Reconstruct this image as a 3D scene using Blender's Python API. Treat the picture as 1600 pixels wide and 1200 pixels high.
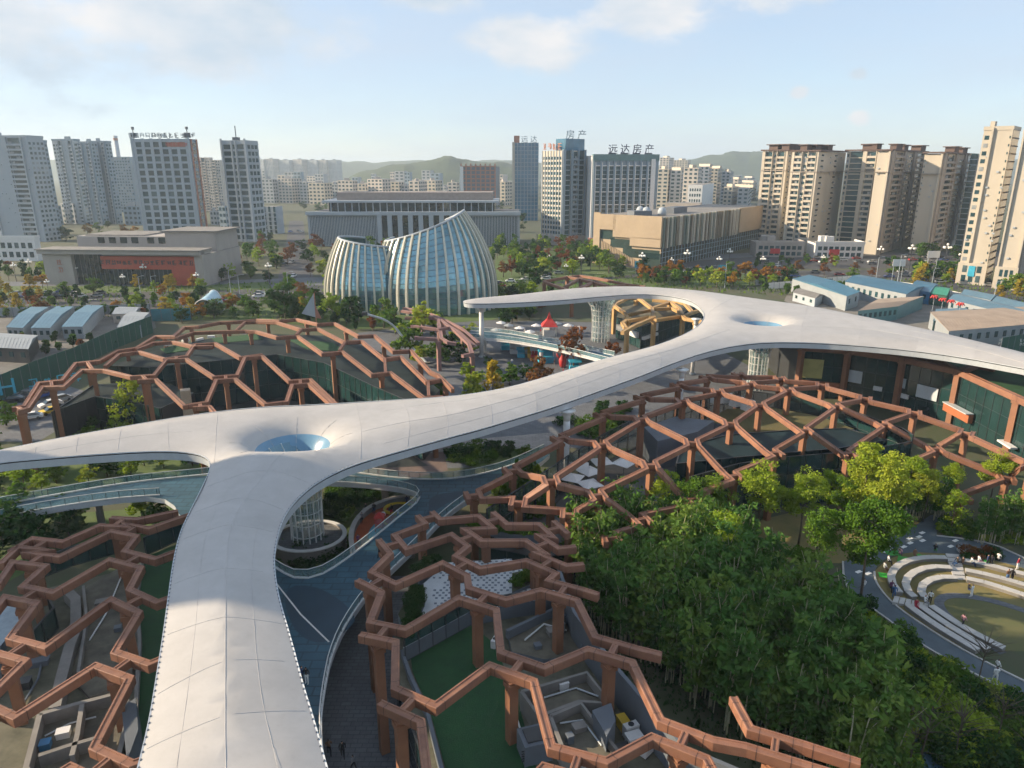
import bpy, bmesh, math, random
from mathutils import Vector, Matrix, noise as mnoise
from mathutils.geometry import delaunay_2d_cdt, tessellate_polygon
R = math.radians
rnd = random.Random(7)
for o in list(bpy.data.objects): bpy.data.objects.remove(o)
scene = bpy.context.scene
COL = scene.collection
# ------------------------------------------------------------------ camera
CAMZ, PITCH, FPX = 48.0, R(17), 1110.0
cam_d = bpy.data.cameras.new('camera'); cam = bpy.data.objects.new('camera', cam_d); COL.objects.link(cam)
cam.location = (0, 0, CAMZ); cam.rotation_euler = (R(90) - PITCH, 0, 0)
cam_d.sensor_width = 36; cam_d.lens = 36 * FPX / 1600; cam_d.clip_start = 0.5; cam_d.clip_end = 20000
scene.camera = cam
# ------------------------------------------------------------------ light
SUN_EL, SUN_AZ = R(22), R(7)          # sun stands to the left of the view, a little beyond
SUN = Vector((-math.cos(SUN_EL) * math.cos(SUN_AZ), math.cos(SUN_EL) * math.sin(SUN_AZ), math.sin(SUN_EL)))
world = bpy.data.worlds.new('World'); scene.world = world; world.use_nodes = True
wn, wl = world.node_tree.nodes, world.node_tree.links; wn.clear()
wout = wn.new('ShaderNodeOutputWorld')
sky = wn.new('ShaderNodeTexSky'); sky.sky_type = 'NISHITA'; sky.sun_disc = False
sky.sun_elevation = SUN_EL; sky.sun_rotation = math.atan2(SUN.x, SUN.y)
sky.air_density = 1.0; sky.dust_density = .6; sky.ozone_density = 2.5; sky.altitude = 300
bg = wn.new('ShaderNodeBackground'); bg.inputs['Strength'].default_value = 0.115
wl.new(sky.outputs[0], bg.inputs['Color'])
# clouds: banks in the sky, set by direction
tc = wn.new('ShaderNodeTexCoord')
def wmath(op, a, b=None, clamp=False):
    n = wn.new('ShaderNodeMath'); n.operation = op; n.use_clamp = clamp
    for i, v in enumerate((a, b)):
        if v is None: continue
        if isinstance(v, (int, float)): n.inputs[i].default_value = v
        else: wl.new(v, n.inputs[i])
    return n.outputs[0]
def wnoise(scale, detail, rough, zs=1.9, off=(0, 0, 0)):
    mp = wn.new('ShaderNodeMapping'); mp.inputs['Scale'].default_value = (1, 1, zs); mp.inputs['Location'].default_value = off
    wl.new(tc.outputs['Generated'], mp.inputs['Vector'])
    n = wn.new('ShaderNodeTexNoise'); n.inputs['Scale'].default_value = scale; n.inputs['Detail'].default_value = detail
    n.inputs['Roughness'].default_value = rough; wl.new(mp.outputs[0], n.inputs['Vector'])
    return n.outputs['Fac']
def wblob(az, el, raz, rel):
    # soft ellipse round a direction: azimuth from +Y towards +X, elevation (degrees)
    d = Vector((math.sin(R(az)) * math.cos(R(el)), math.cos(R(az)) * math.cos(R(el)), math.sin(R(el))))
    sub = wn.new('ShaderNodeVectorMath'); sub.operation = 'SUBTRACT'; wl.new(tc.outputs['Generated'], sub.inputs[0]); sub.inputs[1].default_value = d
    mul = wn.new('ShaderNodeVectorMath'); mul.operation = 'MULTIPLY'; wl.new(sub.outputs[0], mul.inputs[0])
    mul.inputs[1].default_value = (1 / math.tan(R(raz)), 1 / math.tan(R(raz)), 1 / math.tan(R(rel)))
    ln = wn.new('ShaderNodeVectorMath'); ln.operation = 'LENGTH'; wl.new(mul.outputs[0], ln.inputs[0])
    return wmath('SUBTRACT', 1.0, ln.outputs['Value'], True)
fine = wnoise(9, 9, .62)
blobs = None
for b in [(10.5, 10.8, 7.5, 3.0), (18, 12.2, 13, 3.0), (1.5, 8.6, 7.4, 2.8), (-6, 11.8, 6, 2.0), (24.2, 6.0, 1.15, .8), (20.6, 5.0, .95, .65), (24.6, 3.2, 1.3, .9),
          (-22, 9.5, 16, 5.5), (-42, 11, 26, 11), (40, 16, 9, 3), (60, 13, 12, 3), (95, 17, 15, 4), (150, 15, 20, 5), (-120, 18, 20, 5), (-75, 20, 16, 5), (200, 22, 18, 6), (0, 35, 25, 9), (70, 42, 25, 10)]:
    v = wblob(*b); blobs = v if blobs is None else wmath('MAXIMUM', blobs, v)
dens = wmath('ADD', wmath('MULTIPLY', blobs, 1.6), wmath('MULTIPLY', wmath('SUBTRACT', fine, .5), 2.6))
mask = wn.new('ShaderNodeMapRange'); mask.interpolation_type = 'SMOOTHSTEP'
mask.inputs['From Min'].default_value = .34; mask.inputs['From Max'].default_value = 1.05; mask.inputs['To Max'].default_value = .9
wl.new(wmath('MULTIPLY', dens, wmath('GREATER_THAN', blobs, .001)), mask.inputs['Value'])
shade = wn.new('ShaderNodeMapRange'); shade.inputs['From Min'].default_value = .38; shade.inputs['From Max'].default_value = .62
wl.new(wnoise(5, 5, .55, 2.2, (.02, .0, .05)), shade.inputs['Value'])
crgb = wn.new('ShaderNodeMix'); crgb.data_type = 'RGBA'; wl.new(shade.outputs[0], crgb.inputs['Factor'])
crgb.inputs['A'].default_value = (.33, .385, .44, 1); crgb.inputs['B'].default_value = (.50, .49, .485, 1)
bg2 = wn.new('ShaderNodeBackground'); bg2.inputs['Strength'].default_value = 1.0; wl.new(crgb.outputs['Result'], bg2.inputs['Color'])
veil = wn.new('ShaderNodeMapRange'); veil.inputs['From Min'].default_value = .3; veil.inputs['From Max'].default_value = .7; veil.inputs['To Min'].default_value = .50; veil.inputs['To Max'].default_value = .85
wl.new(wnoise(2.2, 6, .6, 4.0, (.3, .1, .2)), veil.inputs['Value'])
bg3 = wn.new('ShaderNodeBackground'); bg3.inputs['Color'].default_value = (.345, .395, .465, 1)
mixv = wn.new('ShaderNodeMixShader'); wl.new(veil.outputs[0], mixv.inputs[0]); wl.new(bg.outputs[0], mixv.inputs[1]); wl.new(bg3.outputs[0], mixv.inputs[2])
mixw = wn.new('ShaderNodeMixShader'); wl.new(mask.outputs[0], mixw.inputs[0]); wl.new(mixv.outputs[0], mixw.inputs[1]); wl.new(bg2.outputs[0], mixw.inputs[2])
wl.new(mixw.outputs[0], wout.inputs['Surface'])
sun_d = bpy.data.lights.new('sun', 'SUN'); sun_d.energy = 5.0; sun_d.angle = R(.6); sun_d.color = (1.0, .80, .56)
sun_o = bpy.data.objects.new('sun', sun_d); COL.objects.link(sun_o); sun_o.location = (-300, 60, 150)
sun_o.rotation_euler = (-SUN).to_track_quat('-Z', 'Y').to_euler()
scene.view_settings.view_transform = 'Standard'; scene.view_settings.look = 'None'
scene.view_settings.exposure = 0.92; scene.view_settings.gamma = 1.0; scene.view_settings.use_curve_mapping = False
scene.render.engine = 'CYCLES'
scene.cycles.use_denoising = True; scene.cycles.max_bounces = 5; scene.cycles.diffuse_bounces = 2; scene.cycles.glossy_bounces = 3
scene.cycles.transparent_max_bounces = 8; scene.cycles.volume_bounces = 1; scene.cycles.caustics_reflective = False; scene.cycles.caustics_refractive = False
scene.cycles.sample_clamp_indirect = 4.0; scene.cycles.use_adaptive_sampling = True; scene.cycles.adaptive_threshold = .05
world.cycles.sampling_method = 'MANUAL'; world.cycles.sample_map_resolution = 512
# ------------------------------------------------------------------ geometry helpers
CP, SP = math.cos(PITCH), math.sin(PITCH)
def P(px, py, h=0.0):
    """point at height h seen at photo pixel (px, py)"""
    u, v = (px - 800) / FPX, (600 - py) / FPX
    t = (h - CAMZ) / (-SP + v * CP)
    return Vector((u * t, (CP + v * SP) * t, h))
def PX(p):
    z = p[2] - CAMZ; d = p[1] * CP - z * SP
    return 800 + FPX * p[0] / d, 600 - FPX * (p[1] * SP + z * CP) / d
def hgt(base, ytop):
    """height above ground at plan position base whose image row is ytop"""
    v = (600 - ytop) / FPX
    k = (-SP + v * CP) / (CP + v * SP)
    return CAMZ + k * base[1]
class MB:
    def __init__(s): s.v = []; s.f = []; s.m = []; s.cur = 0
    def add(s, vs, fs, m=None):
        b = len(s.v); s.v += [tuple(p) for p in vs]; s.f += [tuple(i + b for i in f) for f in fs]; s.m += [s.cur if m is None else m] * len(fs); return s
    def box(s, c, d, rz=0.0, m=None):
        x, y, z = d[0] / 2, d[1] / 2, d[2] / 2; ca, sa = math.cos(rz), math.sin(rz)
        vs = [(c[0] + a * x * ca - b * y * sa, c[1] + a * x * sa + b * y * ca, c[2] + e * z) for e in (-1, 1) for a, b in ((-1, -1), (1, -1), (1, 1), (-1, 1))]
        return s.add(vs, [(3, 2, 1, 0), (4, 5, 6, 7), (0, 1, 5, 4), (1, 2, 6, 5), (2, 3, 7, 6), (3, 0, 4, 7)], m)
    def prism(s, poly, z0, z1, m=None, mt=None):
        n = len(poly); ar = sum(poly[i][0] * poly[(i + 1) % n][1] - poly[(i + 1) % n][0] * poly[i][1] for i in range(n))
        if ar < 0: poly = list(reversed(poly))
        vs = [(p[0], p[1], z0) for p in poly] + [(p[0], p[1], z1) for p in poly]
        s.add(vs, [(i, (i + 1) % n, n + (i + 1) % n, n + i) for i in range(n)], m)
        tri = tessellate_polygon([[Vector((p[0], p[1], 0)) for p in poly]])
        fs = []
        for t in tri:
            a, b, c = (Vector(poly[i][:2]) for i in t)
            fs.append(t if (b - a).cross(c - a) > 0 else t[::-1])
        s.add([(p[0], p[1], z1) for p in poly], fs, m if mt is None else mt)
        s.add([(p[0], p[1], z0) for p in poly], [f[::-1] for f in fs], m)
        return s
    def tube(s, pts, rads, n=8, m=None, cap=True):
        pts = [Vector(p) for p in pts]
        if isinstance(rads, (int, float)): rads = [rads] * len(pts)
        vs = []; fs = []
        for i, p in enumerate(pts):
            t = (pts[min(i + 1, len(pts) - 1)] - pts[max(i - 1, 0)]).normalized()
            a = t.orthogonal().normalized() if abs(t.z) > .99 else t.cross(Vector((0, 0, 1))).normalized()
            b = t.cross(a)
            vs += [p + (a * math.cos(2 * math.pi * k / n) + b * math.sin(2 * math.pi * k / n)) * rads[i] for k in range(n)]
        for i in range(len(pts) - 1):
            fs += [(i * n + k, (i + 1) * n + k, (i + 1) * n + (k + 1) % n, i * n + (k + 1) % n) for k in range(n)]
        if cap: fs += [tuple(range(n)), tuple(range(len(vs) - 1, len(vs) - n - 1, -1))]
        return s.add(vs, fs, m)
    def mesh(s, name, mats, smooth=False):
        me = bpy.data.meshes.new(name); me.from_pydata(s.v, [], s.f)
        for m in (mats if isinstance(mats, (list, tuple)) else [mats]): me.materials.append(m)
        if any(s.m): me.polygons.foreach_set('material_index', s.m)
        if smooth: me.polygons.foreach_set('use_smooth', [True] * len(s.f))
        me.update(); return me
    def build(s, name, mats, parent=None, smooth=False, kind=None):
        o = bpy.data.objects.new(name, s.mesh(name, mats, smooth)); COL.objects.link(o)
        if parent is not None: o.parent = parent
        if kind: o['kind'] = kind
        return o
def tag(o, label=None, cat=None, group=None, kind=None):
    if label: o['label'] = label
    if cat: o['category'] = cat
    if group: o['group'] = group
    if kind: o['kind'] = kind
    return o
def empty(name, loc=(0, 0, 0), rz=0.0):
    o = bpy.data.objects.new(name, None); COL.objects.link(o); o.location = loc; o.rotation_euler = (0, 0, rz); o.empty_display_size = .3; return o
def link(name, me, parent=None, loc=None, rz=None, sc=None):
    o = bpy.data.objects.new(name, me); COL.objects.link(o)
    if parent is not None: o.parent = parent
    if loc is not None: o.location = loc
    if rz is not None: o.rotation_euler = (0, 0, rz)
    if sc is not None: o.scale = sc
    return o
def copy_tree(o, parent=None):
    c = o.copy(); COL.objects.link(c); c.parent = parent
    for ch in o.children: copy_tree(ch, c)
    return c
def smooth_poly(pts, it=2, closed=False):
    """Chaikin corner cutting"""
    pts = [Vector(p) for p in pts]
    for _ in range(it):
        q = []; n = len(pts)
        rng = range(n) if closed else range(n - 1)
        if not closed: q.append(pts[0])
        for i in rng:
            a, b = pts[i], pts[(i + 1) % n]; q += [a * .75 + b * .25, a * .25 + b * .75]
        if not closed: q.append(pts[-1])
        pts = q
    return pts
def resample(pts, step):
    out = [pts[0].copy()]; acc = 0
    for a, b in zip(pts, pts[1:]):
        L = (b - a).length
        if L < 1e-6: continue
        while acc + L >= step:
            t = (step - acc) / L; a = a + (b - a) * t; out.append(a.copy()); L = (b - a).length; acc = 0
            if L < 1e-9: break
        acc += L
    if (out[-1] - pts[-1]).length > .2 * step: out.append(pts[-1].copy())
    return out
def perp(d): return Vector((-d.y, d.x, 0)).normalized()
def strip(mb, pts, w, z0, z1, m=None, side=0):
    """wall of width w along a plan line, from z0 to z1 (side: 0 centred, 1 left, -1 right)"""
    n = len(pts); L = []; Rr = []
    for i, p in enumerate(pts):
        a = (pts[i] - pts[i - 1]) if i else pts[1] - pts[0]; b = (pts[i + 1] - pts[i]) if i < n - 1 else a
        q = perp(Vector((a.x, a.y, 0)).normalized() + Vector((b.x, b.y, 0)).normalized())
        L.append(p + q * w * (.5 if side == 0 else 1 if side == 1 else 0)); Rr.append(p - q * w * (.5 if side == 0 else 0 if side == 1 else 1))
    vs = []
    for l, r in zip(L, Rr): vs += [(l.x, l.y, z1), (r.x, r.y, z1), (r.x, r.y, z0), (l.x, l.y, z0)]
    fs = []
    for i in range(n - 1):
        a, b = 4 * i, 4 * i + 4
        fs += [(a, a + 1, b + 1, b), (a + 1, a + 2, b + 2, b + 1), (a + 3, a, b, b + 3), (a + 2, a + 3, b + 3, b + 2)]
    fs += [(3, 2, 1, 0), (4 * n - 4, 4 * n - 3, 4 * n - 2, 4 * n - 1)]
    mb.add(vs, fs, m)
def inside(p, poly):
    c = False; n = len(poly)
    for i in range(n):
        a, b = poly[i], poly[i - 1]
        if (a[1] > p[1]) != (b[1] > p[1]) and p[0] < (b[0] - a[0]) * (p[1] - a[1]) / (b[1] - a[1]) + a[0]: c = not c
    return c
def sheet(name, poly, z, mat, holes=(), thick=0, parent=None, kind='structure', side_mat=None):
    loops = [[Vector((p[0], p[1], 0)) for p in poly]] + [[Vector((p[0], p[1], 0)) for p in h] for h in holes]
    flat = [p for l in loops for p in l]; mb = MB(); fs = []
    for t in tessellate_polygon(loops):
        a, b, c = (flat[i] for i in t); fs.append(t if (b - a).xy.cross((c - a).xy) > 0 else t[::-1])
    mb.add([(p.x, p.y, z) for p in flat], fs, 0)
    if thick:
        mb.add([(p.x, p.y, z - thick) for p in flat], [f[::-1] for f in fs], 1)
        for l in loops:
            n = len(l); ar = sum(l[i].x * l[(i + 1) % n].y - l[(i + 1) % n].x * l[i].y for i in range(n))
            l2 = l if (ar > 0) == (l is loops[0]) else l[::-1]
            mb.add([(p.x, p.y, z) for p in l2] + [(p.x, p.y, z - thick) for p in l2], [(n + i, n + (i + 1) % n, (i + 1) % n, i) for i in range(n)], 1)
    o = mb.build(name, [mat, side_mat or mat], parent)
    if kind and parent is None: o['kind'] = kind
    return o
# ------------------------------------------------------------------ materials
def mat(name, col, rough=.6, var=.15, scale=.6, metal=0.0, bump=0.0, bscale=8.0, col2=None, spec=.5, streak=0.0, objvar=0.0, dirt=0.0, brick=0.0):
    m = bpy.data.materials.new(name); m.use_nodes = True; nt = m.node_tree; n, l = nt.nodes, nt.links
    p = n['Principled BSDF']; p.inputs['Roughness'].default_value = rough; p.inputs['Metallic'].default_value = metal; p.inputs['Specular IOR Level'].default_value = spec
    g = n.new('ShaderNodeNewGeometry')
    t = n.new('ShaderNodeTexNoise'); t.inputs['Scale'].default_value = scale; t.inputs['Detail'].default_value = 6; t.inputs['Roughness'].default_value = .65
    if streak:
        mp = n.new('ShaderNodeMapping'); mp.inputs['Scale'].default_value = (1, 1, streak); l.new(g.outputs['Position'], mp.inputs['Vector']); l.new(mp.outputs[0], t.inputs['Vector'])
    else: l.new(g.outputs['Position'], t.inputs['Vector'])
    mr = n.new('ShaderNodeMapRange'); mr.inputs['From Min'].default_value = .3; mr.inputs['From Max'].default_value = .7; l.new(t.outputs['Fac'], mr.inputs['Value'])
    mx = n.new('ShaderNodeMix'); mx.data_type = 'RGBA'; l.new(mr.outputs[0], mx.inputs['Factor'])
    c2 = col2 or tuple(min(1, c * (1 + var)) for c in col); c1 = col if col2 else tuple(c * (1 - var) for c in col)
    mx.inputs['A'].default_value = (*c1, 1); mx.inputs['B'].default_value = (*c2, 1); l.new(mx.outputs['Result'], p.inputs['Base Color'])
    last = mx.outputs['Result']
    if dirt:
        td = n.new('ShaderNodeTexNoise'); td.inputs['Scale'].default_value = 1.7; td.inputs['Detail'].default_value = 9; td.inputs['Roughness'].default_value = .75; l.new(g.outputs['Position'], td.inputs['Vector'])
        md = n.new('ShaderNodeMapRange'); md.inputs['From Min'].default_value = .52; md.inputs['From Max'].default_value = .75; md.inputs['To Min'].default_value = 1.0; md.inputs['To Max'].default_value = 1 - dirt; l.new(td.outputs['Fac'], md.inputs['Value'])
        vd = n.new('ShaderNodeHueSaturation'); l.new(md.outputs[0], vd.inputs['Value']); l.new(last, vd.inputs['Color']); last = vd.outputs[0]; l.new(last, p.inputs['Base Color'])
    if brick:
        tb = n.new('ShaderNodeTexBrick'); tb.inputs['Scale'].default_value = brick; tb.inputs['Color1'].default_value = (1, 1, 1, 1); tb.inputs['Color2'].default_value = (.8, .8, .8, 1); tb.inputs['Mortar'].default_value = (.55, .55, .55, 1); tb.inputs['Mortar Size'].default_value = .02; l.new(g.outputs['Position'], tb.inputs['Vector'])
        mu = n.new('ShaderNodeMix'); mu.data_type = 'RGBA'; mu.blend_type = 'MULTIPLY'; mu.inputs['Factor'].default_value = 1; l.new(last, mu.inputs['A']); l.new(tb.outputs['Color'], mu.inputs['B']); last = mu.outputs['Result']; l.new(last, p.inputs['Base Color'])
    if objvar:
        oi = n.new('ShaderNodeObjectInfo'); mo = n.new('ShaderNodeMapRange'); mo.inputs['To Min'].default_value = 1 - objvar; mo.inputs['To Max'].default_value = 1 + objvar; l.new(oi.outputs['Random'], mo.inputs['Value'])
        hs = n.new('ShaderNodeHueSaturation'); l.new(mo.outputs[0], hs.inputs['Value']); l.new(last, hs.inputs['Color']); l.new(hs.outputs[0], p.inputs['Base Color'])
    if bump:
        t2 = n.new('ShaderNodeTexNoise'); t2.inputs['Scale'].default_value = bscale; t2.inputs['Detail'].default_value = 4; l.new(g.outputs['Position'], t2.inputs['Vector'])
        b = n.new('ShaderNodeBump'); b.inputs['Strength'].default_value = bump; b.inputs['Distance'].default_value = .1; l.new(t2.outputs['Fac'], b.inputs['Height']); l.new(b.outputs[0], p.inputs['Normal'])
    return m
def leafmat(name, cols, trans=.3):
    m = bpy.data.materials.new(name); m.use_nodes = True; nt = m.node_tree; n, l = nt.nodes, nt.links; n.clear()
    out = n.new('ShaderNodeOutputMaterial'); oi = n.new('ShaderNodeObjectInfo'); g = n.new('ShaderNodeNewGeometry')
    t = n.new('ShaderNodeTexNoise'); t.inputs['Scale'].default_value = .9; t.inputs['Detail'].default_value = 5; l.new(g.outputs['Position'], t.inputs['Vector'])
    a = n.new('ShaderNodeMath'); a.operation = 'MULTIPLY_ADD'; l.new(oi.outputs['Random'], a.inputs[0]); a.inputs[1].default_value = .55
    mr = n.new('ShaderNodeMapRange'); mr.inputs['From Min'].default_value = .3; mr.inputs['From Max'].default_value = .7; mr.inputs['To Max'].default_value = .45; l.new(t.outputs['Fac'], mr.inputs['Value']); l.new(mr.outputs[0], a.inputs[2])
    cr = n.new('ShaderNodeValToRGB'); e = cr.color_ramp.elements
    while len(e) < len(cols): e.new(.5)
    for i, c in enumerate(cols): e[i].position = i / (len(cols) - 1); e[i].color = (*c, 1)
    l.new(a.outputs[0], cr.inputs[0])
    d = n.new('ShaderNodeBsdfDiffuse'); tr = n.new('ShaderNodeBsdfTranslucent'); l.new(cr.outputs[0], d.inputs[0]); l.new(cr.outputs[0], tr.inputs[0])
    mx = n.new('ShaderNodeMixShader'); mx.inputs[0].default_value = trans; l.new(d.outputs[0], mx.inputs[1]); l.new(tr.outputs[0], mx.inputs[2]); l.new(mx.outputs[0], out.inputs[0])
    return m
def glassmat(name, col, rough=.06, alpha=1.0, spec=.8, var=.3, scale=.15):
    m = mat(name, col, rough, var, scale, spec=spec); m.node_tree.nodes['Principled BSDF'].inputs['Alpha'].default_value = alpha
    return m
WHITE = mat('white_membrane', (.36, .35, .337), .5, .06, .35, bump=.06, bscale=.7, col2=(.425, .415, .402), objvar=.07, dirt=.09)
FASCIA = mat('pale_fascia_metal', (.50, .54, .57), .35, .07, .8, streak=.2)
SEAM = mat('seam_grey', (.44, .43, .42), .6)
DARK = mat('dark_metal', (.035, .038, .042), .45)
WHITEP = mat('white_paint', (.66, .66, .65), .5, .06, 1.2)
BEAM = mat('beam_terracotta', (.185, .082, .052), .62, .14, .6, bump=.08, bscale=3, col2=(.28, .135, .08), objvar=.14, dirt=.3)
COLM = mat('column_terracotta', (.24, .11, .06), .62, .12, .5)
GOLDB = mat('beam_ochre', (.46, .29, .12), .55, .12, .5)
CONC = mat('concrete', (.20, .19, .175), .85, .25, .35, bump=.1, bscale=5)
CONCD = mat('stained_concrete', (.06, .056, .045), .9, .3, .45, bump=.12, bscale=4, col2=(.17, .155, .115))
MOSS = mat('mossy_roof', (.055, .058, .04), .95, .3, .4, bump=.15, bscale=4, col2=(.16, .15, .105))
GREYW = mat('grey_wall', (.115, .135, .16), .7, .12, .4)
LAWN = mat('artificial_turf', (.008, .052, .016), .9, .2, .35, bump=.25, bscale=14, col2=(.016, .082, .022), dirt=.45)
GRASS = mat('grass', (.05, .095, .02), .95, .3, .25, bump=.35, bscale=9, col2=(.085, .125, .03))
DRYGRASS = mat('dry_grass', (.22, .165, .06), .95, .25, .3, bump=.3, bscale=9, col2=(.13, .125, .045))
EARTH = mat('earth', (.075, .068, .042), .95, .3, .12, bump=.3, bscale=4, col2=(.045, .07, .026))
ASPH = mat('asphalt', (.052, .054, .058), .85, .2, .5, bump=.05, bscale=20)
PAVE = mat('paving', (.12, .13, .145), .8, .18, .6, bump=.04, bscale=10, brick=.5, dirt=.3)
PAVEL = mat('pale_paving', (.28, .26, .24), .8, .15, .5, brick=.4, dirt=.3)
DECK = mat('deck_blue_grey', (.036, .108, .158), .6, .2, .35, brick=.22, dirt=.3)
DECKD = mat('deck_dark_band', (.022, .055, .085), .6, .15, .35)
PAINT = mat('road_paint', (.72, .72, .70), .6, .1, 2)
STONE = mat('bench_stone', (.42, .41, .39), .75, .14, .8, bump=.05)
GLASS = glassmat('dark_glass', (.012, .028, .032), .05)
GLASSG = glassmat('green_glass', (.018, .055, .055), .06, .78)
GLASSB = glassmat('blue_glass', (.03, .13, .22), .07)
GLASSC = glassmat('clear_rail_glass', (.25, .42, .45), .05, .3)
PANE = glassmat('window_pane', (.02, .055, .065), .12, spec=.5, var=.5, scale=.08)
BARK = mat('bark', (.10, .078, .055), .9, .3, 3)
CULM = mat('bamboo_culm', (.30, .29, .14), .6, .3, 1.5, col2=(.52, .48, .32))
ORANGE = mat('playground_orange', (.45, .10, .035), .8, .15, .8)
RED = mat('red_paint', (.50, .035, .03), .5); YEL = mat('yellow_paint', (.62, .42, .03), .5); CYAN = mat('cyan_paint', (.04, .36, .52), .5); BLUE = mat('blue_sheet', (.05, .19, .36), .5, .15, .3); GRN = mat('green_hoarding', (.012, .075, .05), .7, .2, .3)
# ================================================================== GROUND
mb = MB(); mb.add([(-9000, -400, 0), (9000, -400, 0), (9000, 12000, 0), (-9000, 12000, 0)], [(0, 1, 2, 3)])
tag(mb.build('ground', EARTH), kind='structure')
def pp(l, h=0.0): return [P(a, b, h) for a, b in l]
def flat(name, l, z, m): return tag(sheet(name, pp(l, 0), z, m), kind='structure')
# boulevard, cross street, parking and plaza sheets (each a few mm above the one below)
flat('road', [(-300, 492), (-300, 464), (300, 456), (640, 440), (850, 424), (1190, 401), (1500, 392), (1900, 392), (1900, 424), (1500, 418), (1190, 421), (850, 444), (640, 462), (300, 482)], .006, ASPH)
flat('cross_street', [(425, 470), (445, 395), (452, 345), (474, 345), (480, 395), (500, 470)], .01, ASPH)
flat('pavement', [(-300, 464), (-300, 440), (300, 440), (640, 428), (850, 412), (1190, 394), (1190, 400.5), (850, 423), (640, 439), (300, 455)], .012, PAVE)
flat('side_road', [(1180, 424), (1420, 421), (1600, 452), (1800, 480), (1800, 510), (1590, 472), (1420, 440), (1180, 440)], .014, ASPH)
flat('parking_lot', [(-200, 690), (-120, 600), (60, 590), (130, 610), (110, 660), (60, 690)], .008, PAVE)
flat('plaza', [(470, 620), (560, 520), (730, 500), (1000, 505), (1120, 545), (1300, 640), (1120, 700), (800, 700), (740, 730), (520, 740)], .004, PAVE)
flat('street_paving', [(420, 1300), (440, 1000), (560, 900), (640, 900), (700, 1300)], .006, PAVE)
# painted lane lines of the boulevard
mbp = MB()
for (a, b) in [((-200, 474), (300, 465)), ((300, 465), (640, 449)), ((640, 449), (850, 433)), ((850, 433), (1190, 410)), ((1190, 410), (1500, 404)), ((1190, 431), (1410, 431))]:
    A, B = P(*a), P(*b); n = int((B - A).length / 8)
    for k in range(n):
        c = A.lerp(B, (k + .5) / n); mbp.box((c.x, c.y, .02), (4, .3, .006), math.atan2(B.y - A.y, B.x - A.x))
tag(mbp.build('lane_marking', PAINT), kind='structure')
# ================================================================== WHITE CANOPY
RH = 15.0
upper = [(-170, 741), (-80, 722), (0, 703), (100, 683), (200, 665), (300, 648), (400, 636), (500, 632), (600, 626), (700, 620), (760, 612), (800, 604), (850, 590), (900, 574), (950, 559), (1000, 547), (1040, 535), (1075, 520), (1094, 507), (1102, 493), (1095, 479), (1077, 468), (1040, 461), (1000, 459), (950, 462), (875, 469), (800, 473), (745, 474.5), (727, 473)]
outer = [(722, 470.5), (735, 467.5), (800, 462), (850, 456), (900, 451), (950, 449), (1000, 449), (1050, 452), (1100, 456), (1150, 463), (1200, 470), (1275, 480), (1350, 495), (1450, 515), (1525, 533), (1600, 551), (1680, 573), (1760, 598)]
near = [(1755, 604), (1680, 590), (1600, 575), (1500, 557), (1425, 547), (1350, 540), (1275, 535), (1200, 534), (1150, 539), (1100, 550), (1050, 567), (1000, 587), (950, 605), (900, 623), (850, 640), (800, 655), (750, 670), (700, 683), (650, 697), (600, 711), (550, 726), (512, 743), (482, 762), (455, 788), (438, 817), (430, 850), (427, 878), (431, 915), (437, 942), (447, 977), (457, 1012), (472, 1070), (490, 1128), (508, 1195), (530, 1270)]
left = [(192, 1290), (217, 1200), (235, 1125), (247, 1050), (257, 987), (265, 925), (272, 875), (282, 832), (297, 800), (310, 775), (322, 750), (330, 731), (328, 719), (317, 711), (300, 707), (275, 704.5), (225, 704.5), (150, 709), (75, 715), (0, 721.5), (-80, 735), (-165, 748)]
ring = smooth_poly(pp(upper + outer + near + left, RH), 1, True)
ring = resample(ring + [ring[0]], 1.1)
if (ring[0] - ring[-1]).length < .6: ring.pop()
H1, H2 = P(457, 690, RH), P(1192, 505, RH)
hubs = [(H1, 7.6, 9.0), (H2, 7.0, 8.0)]
segs = [(ring[i - 1].xy, ring[i].xy) for i in range(len(ring))]
def dist_edge(p):
    best = 1e9
    for a, b in segs:
        ab = b - a; t = max(0, min(1, (p - a).dot(ab) / max(ab.length_squared, 1e-9))); d = (p - a - ab * t).length_squared
        if d < best: best = d
    return math.sqrt(best)
def canopy_z(x, y):
    d = dist_edge(Vector((x, y))); z = RH + .15 * min(d, 4.6) + .4 * (1 - math.exp(-d * .5))
    for c, r, dep in hubs:
        q = math.hypot(x - c.x, y - c.y)
        z += .15 * math.exp(-((q - r) / 3.5) ** 2) * (1 + (7 * max(0, (c.y - y) / max(q, .1)) ** 2 if c is H1 else 1)) - dep / (1 + (q / (r * .36)) ** 2.6)
    return z
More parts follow.
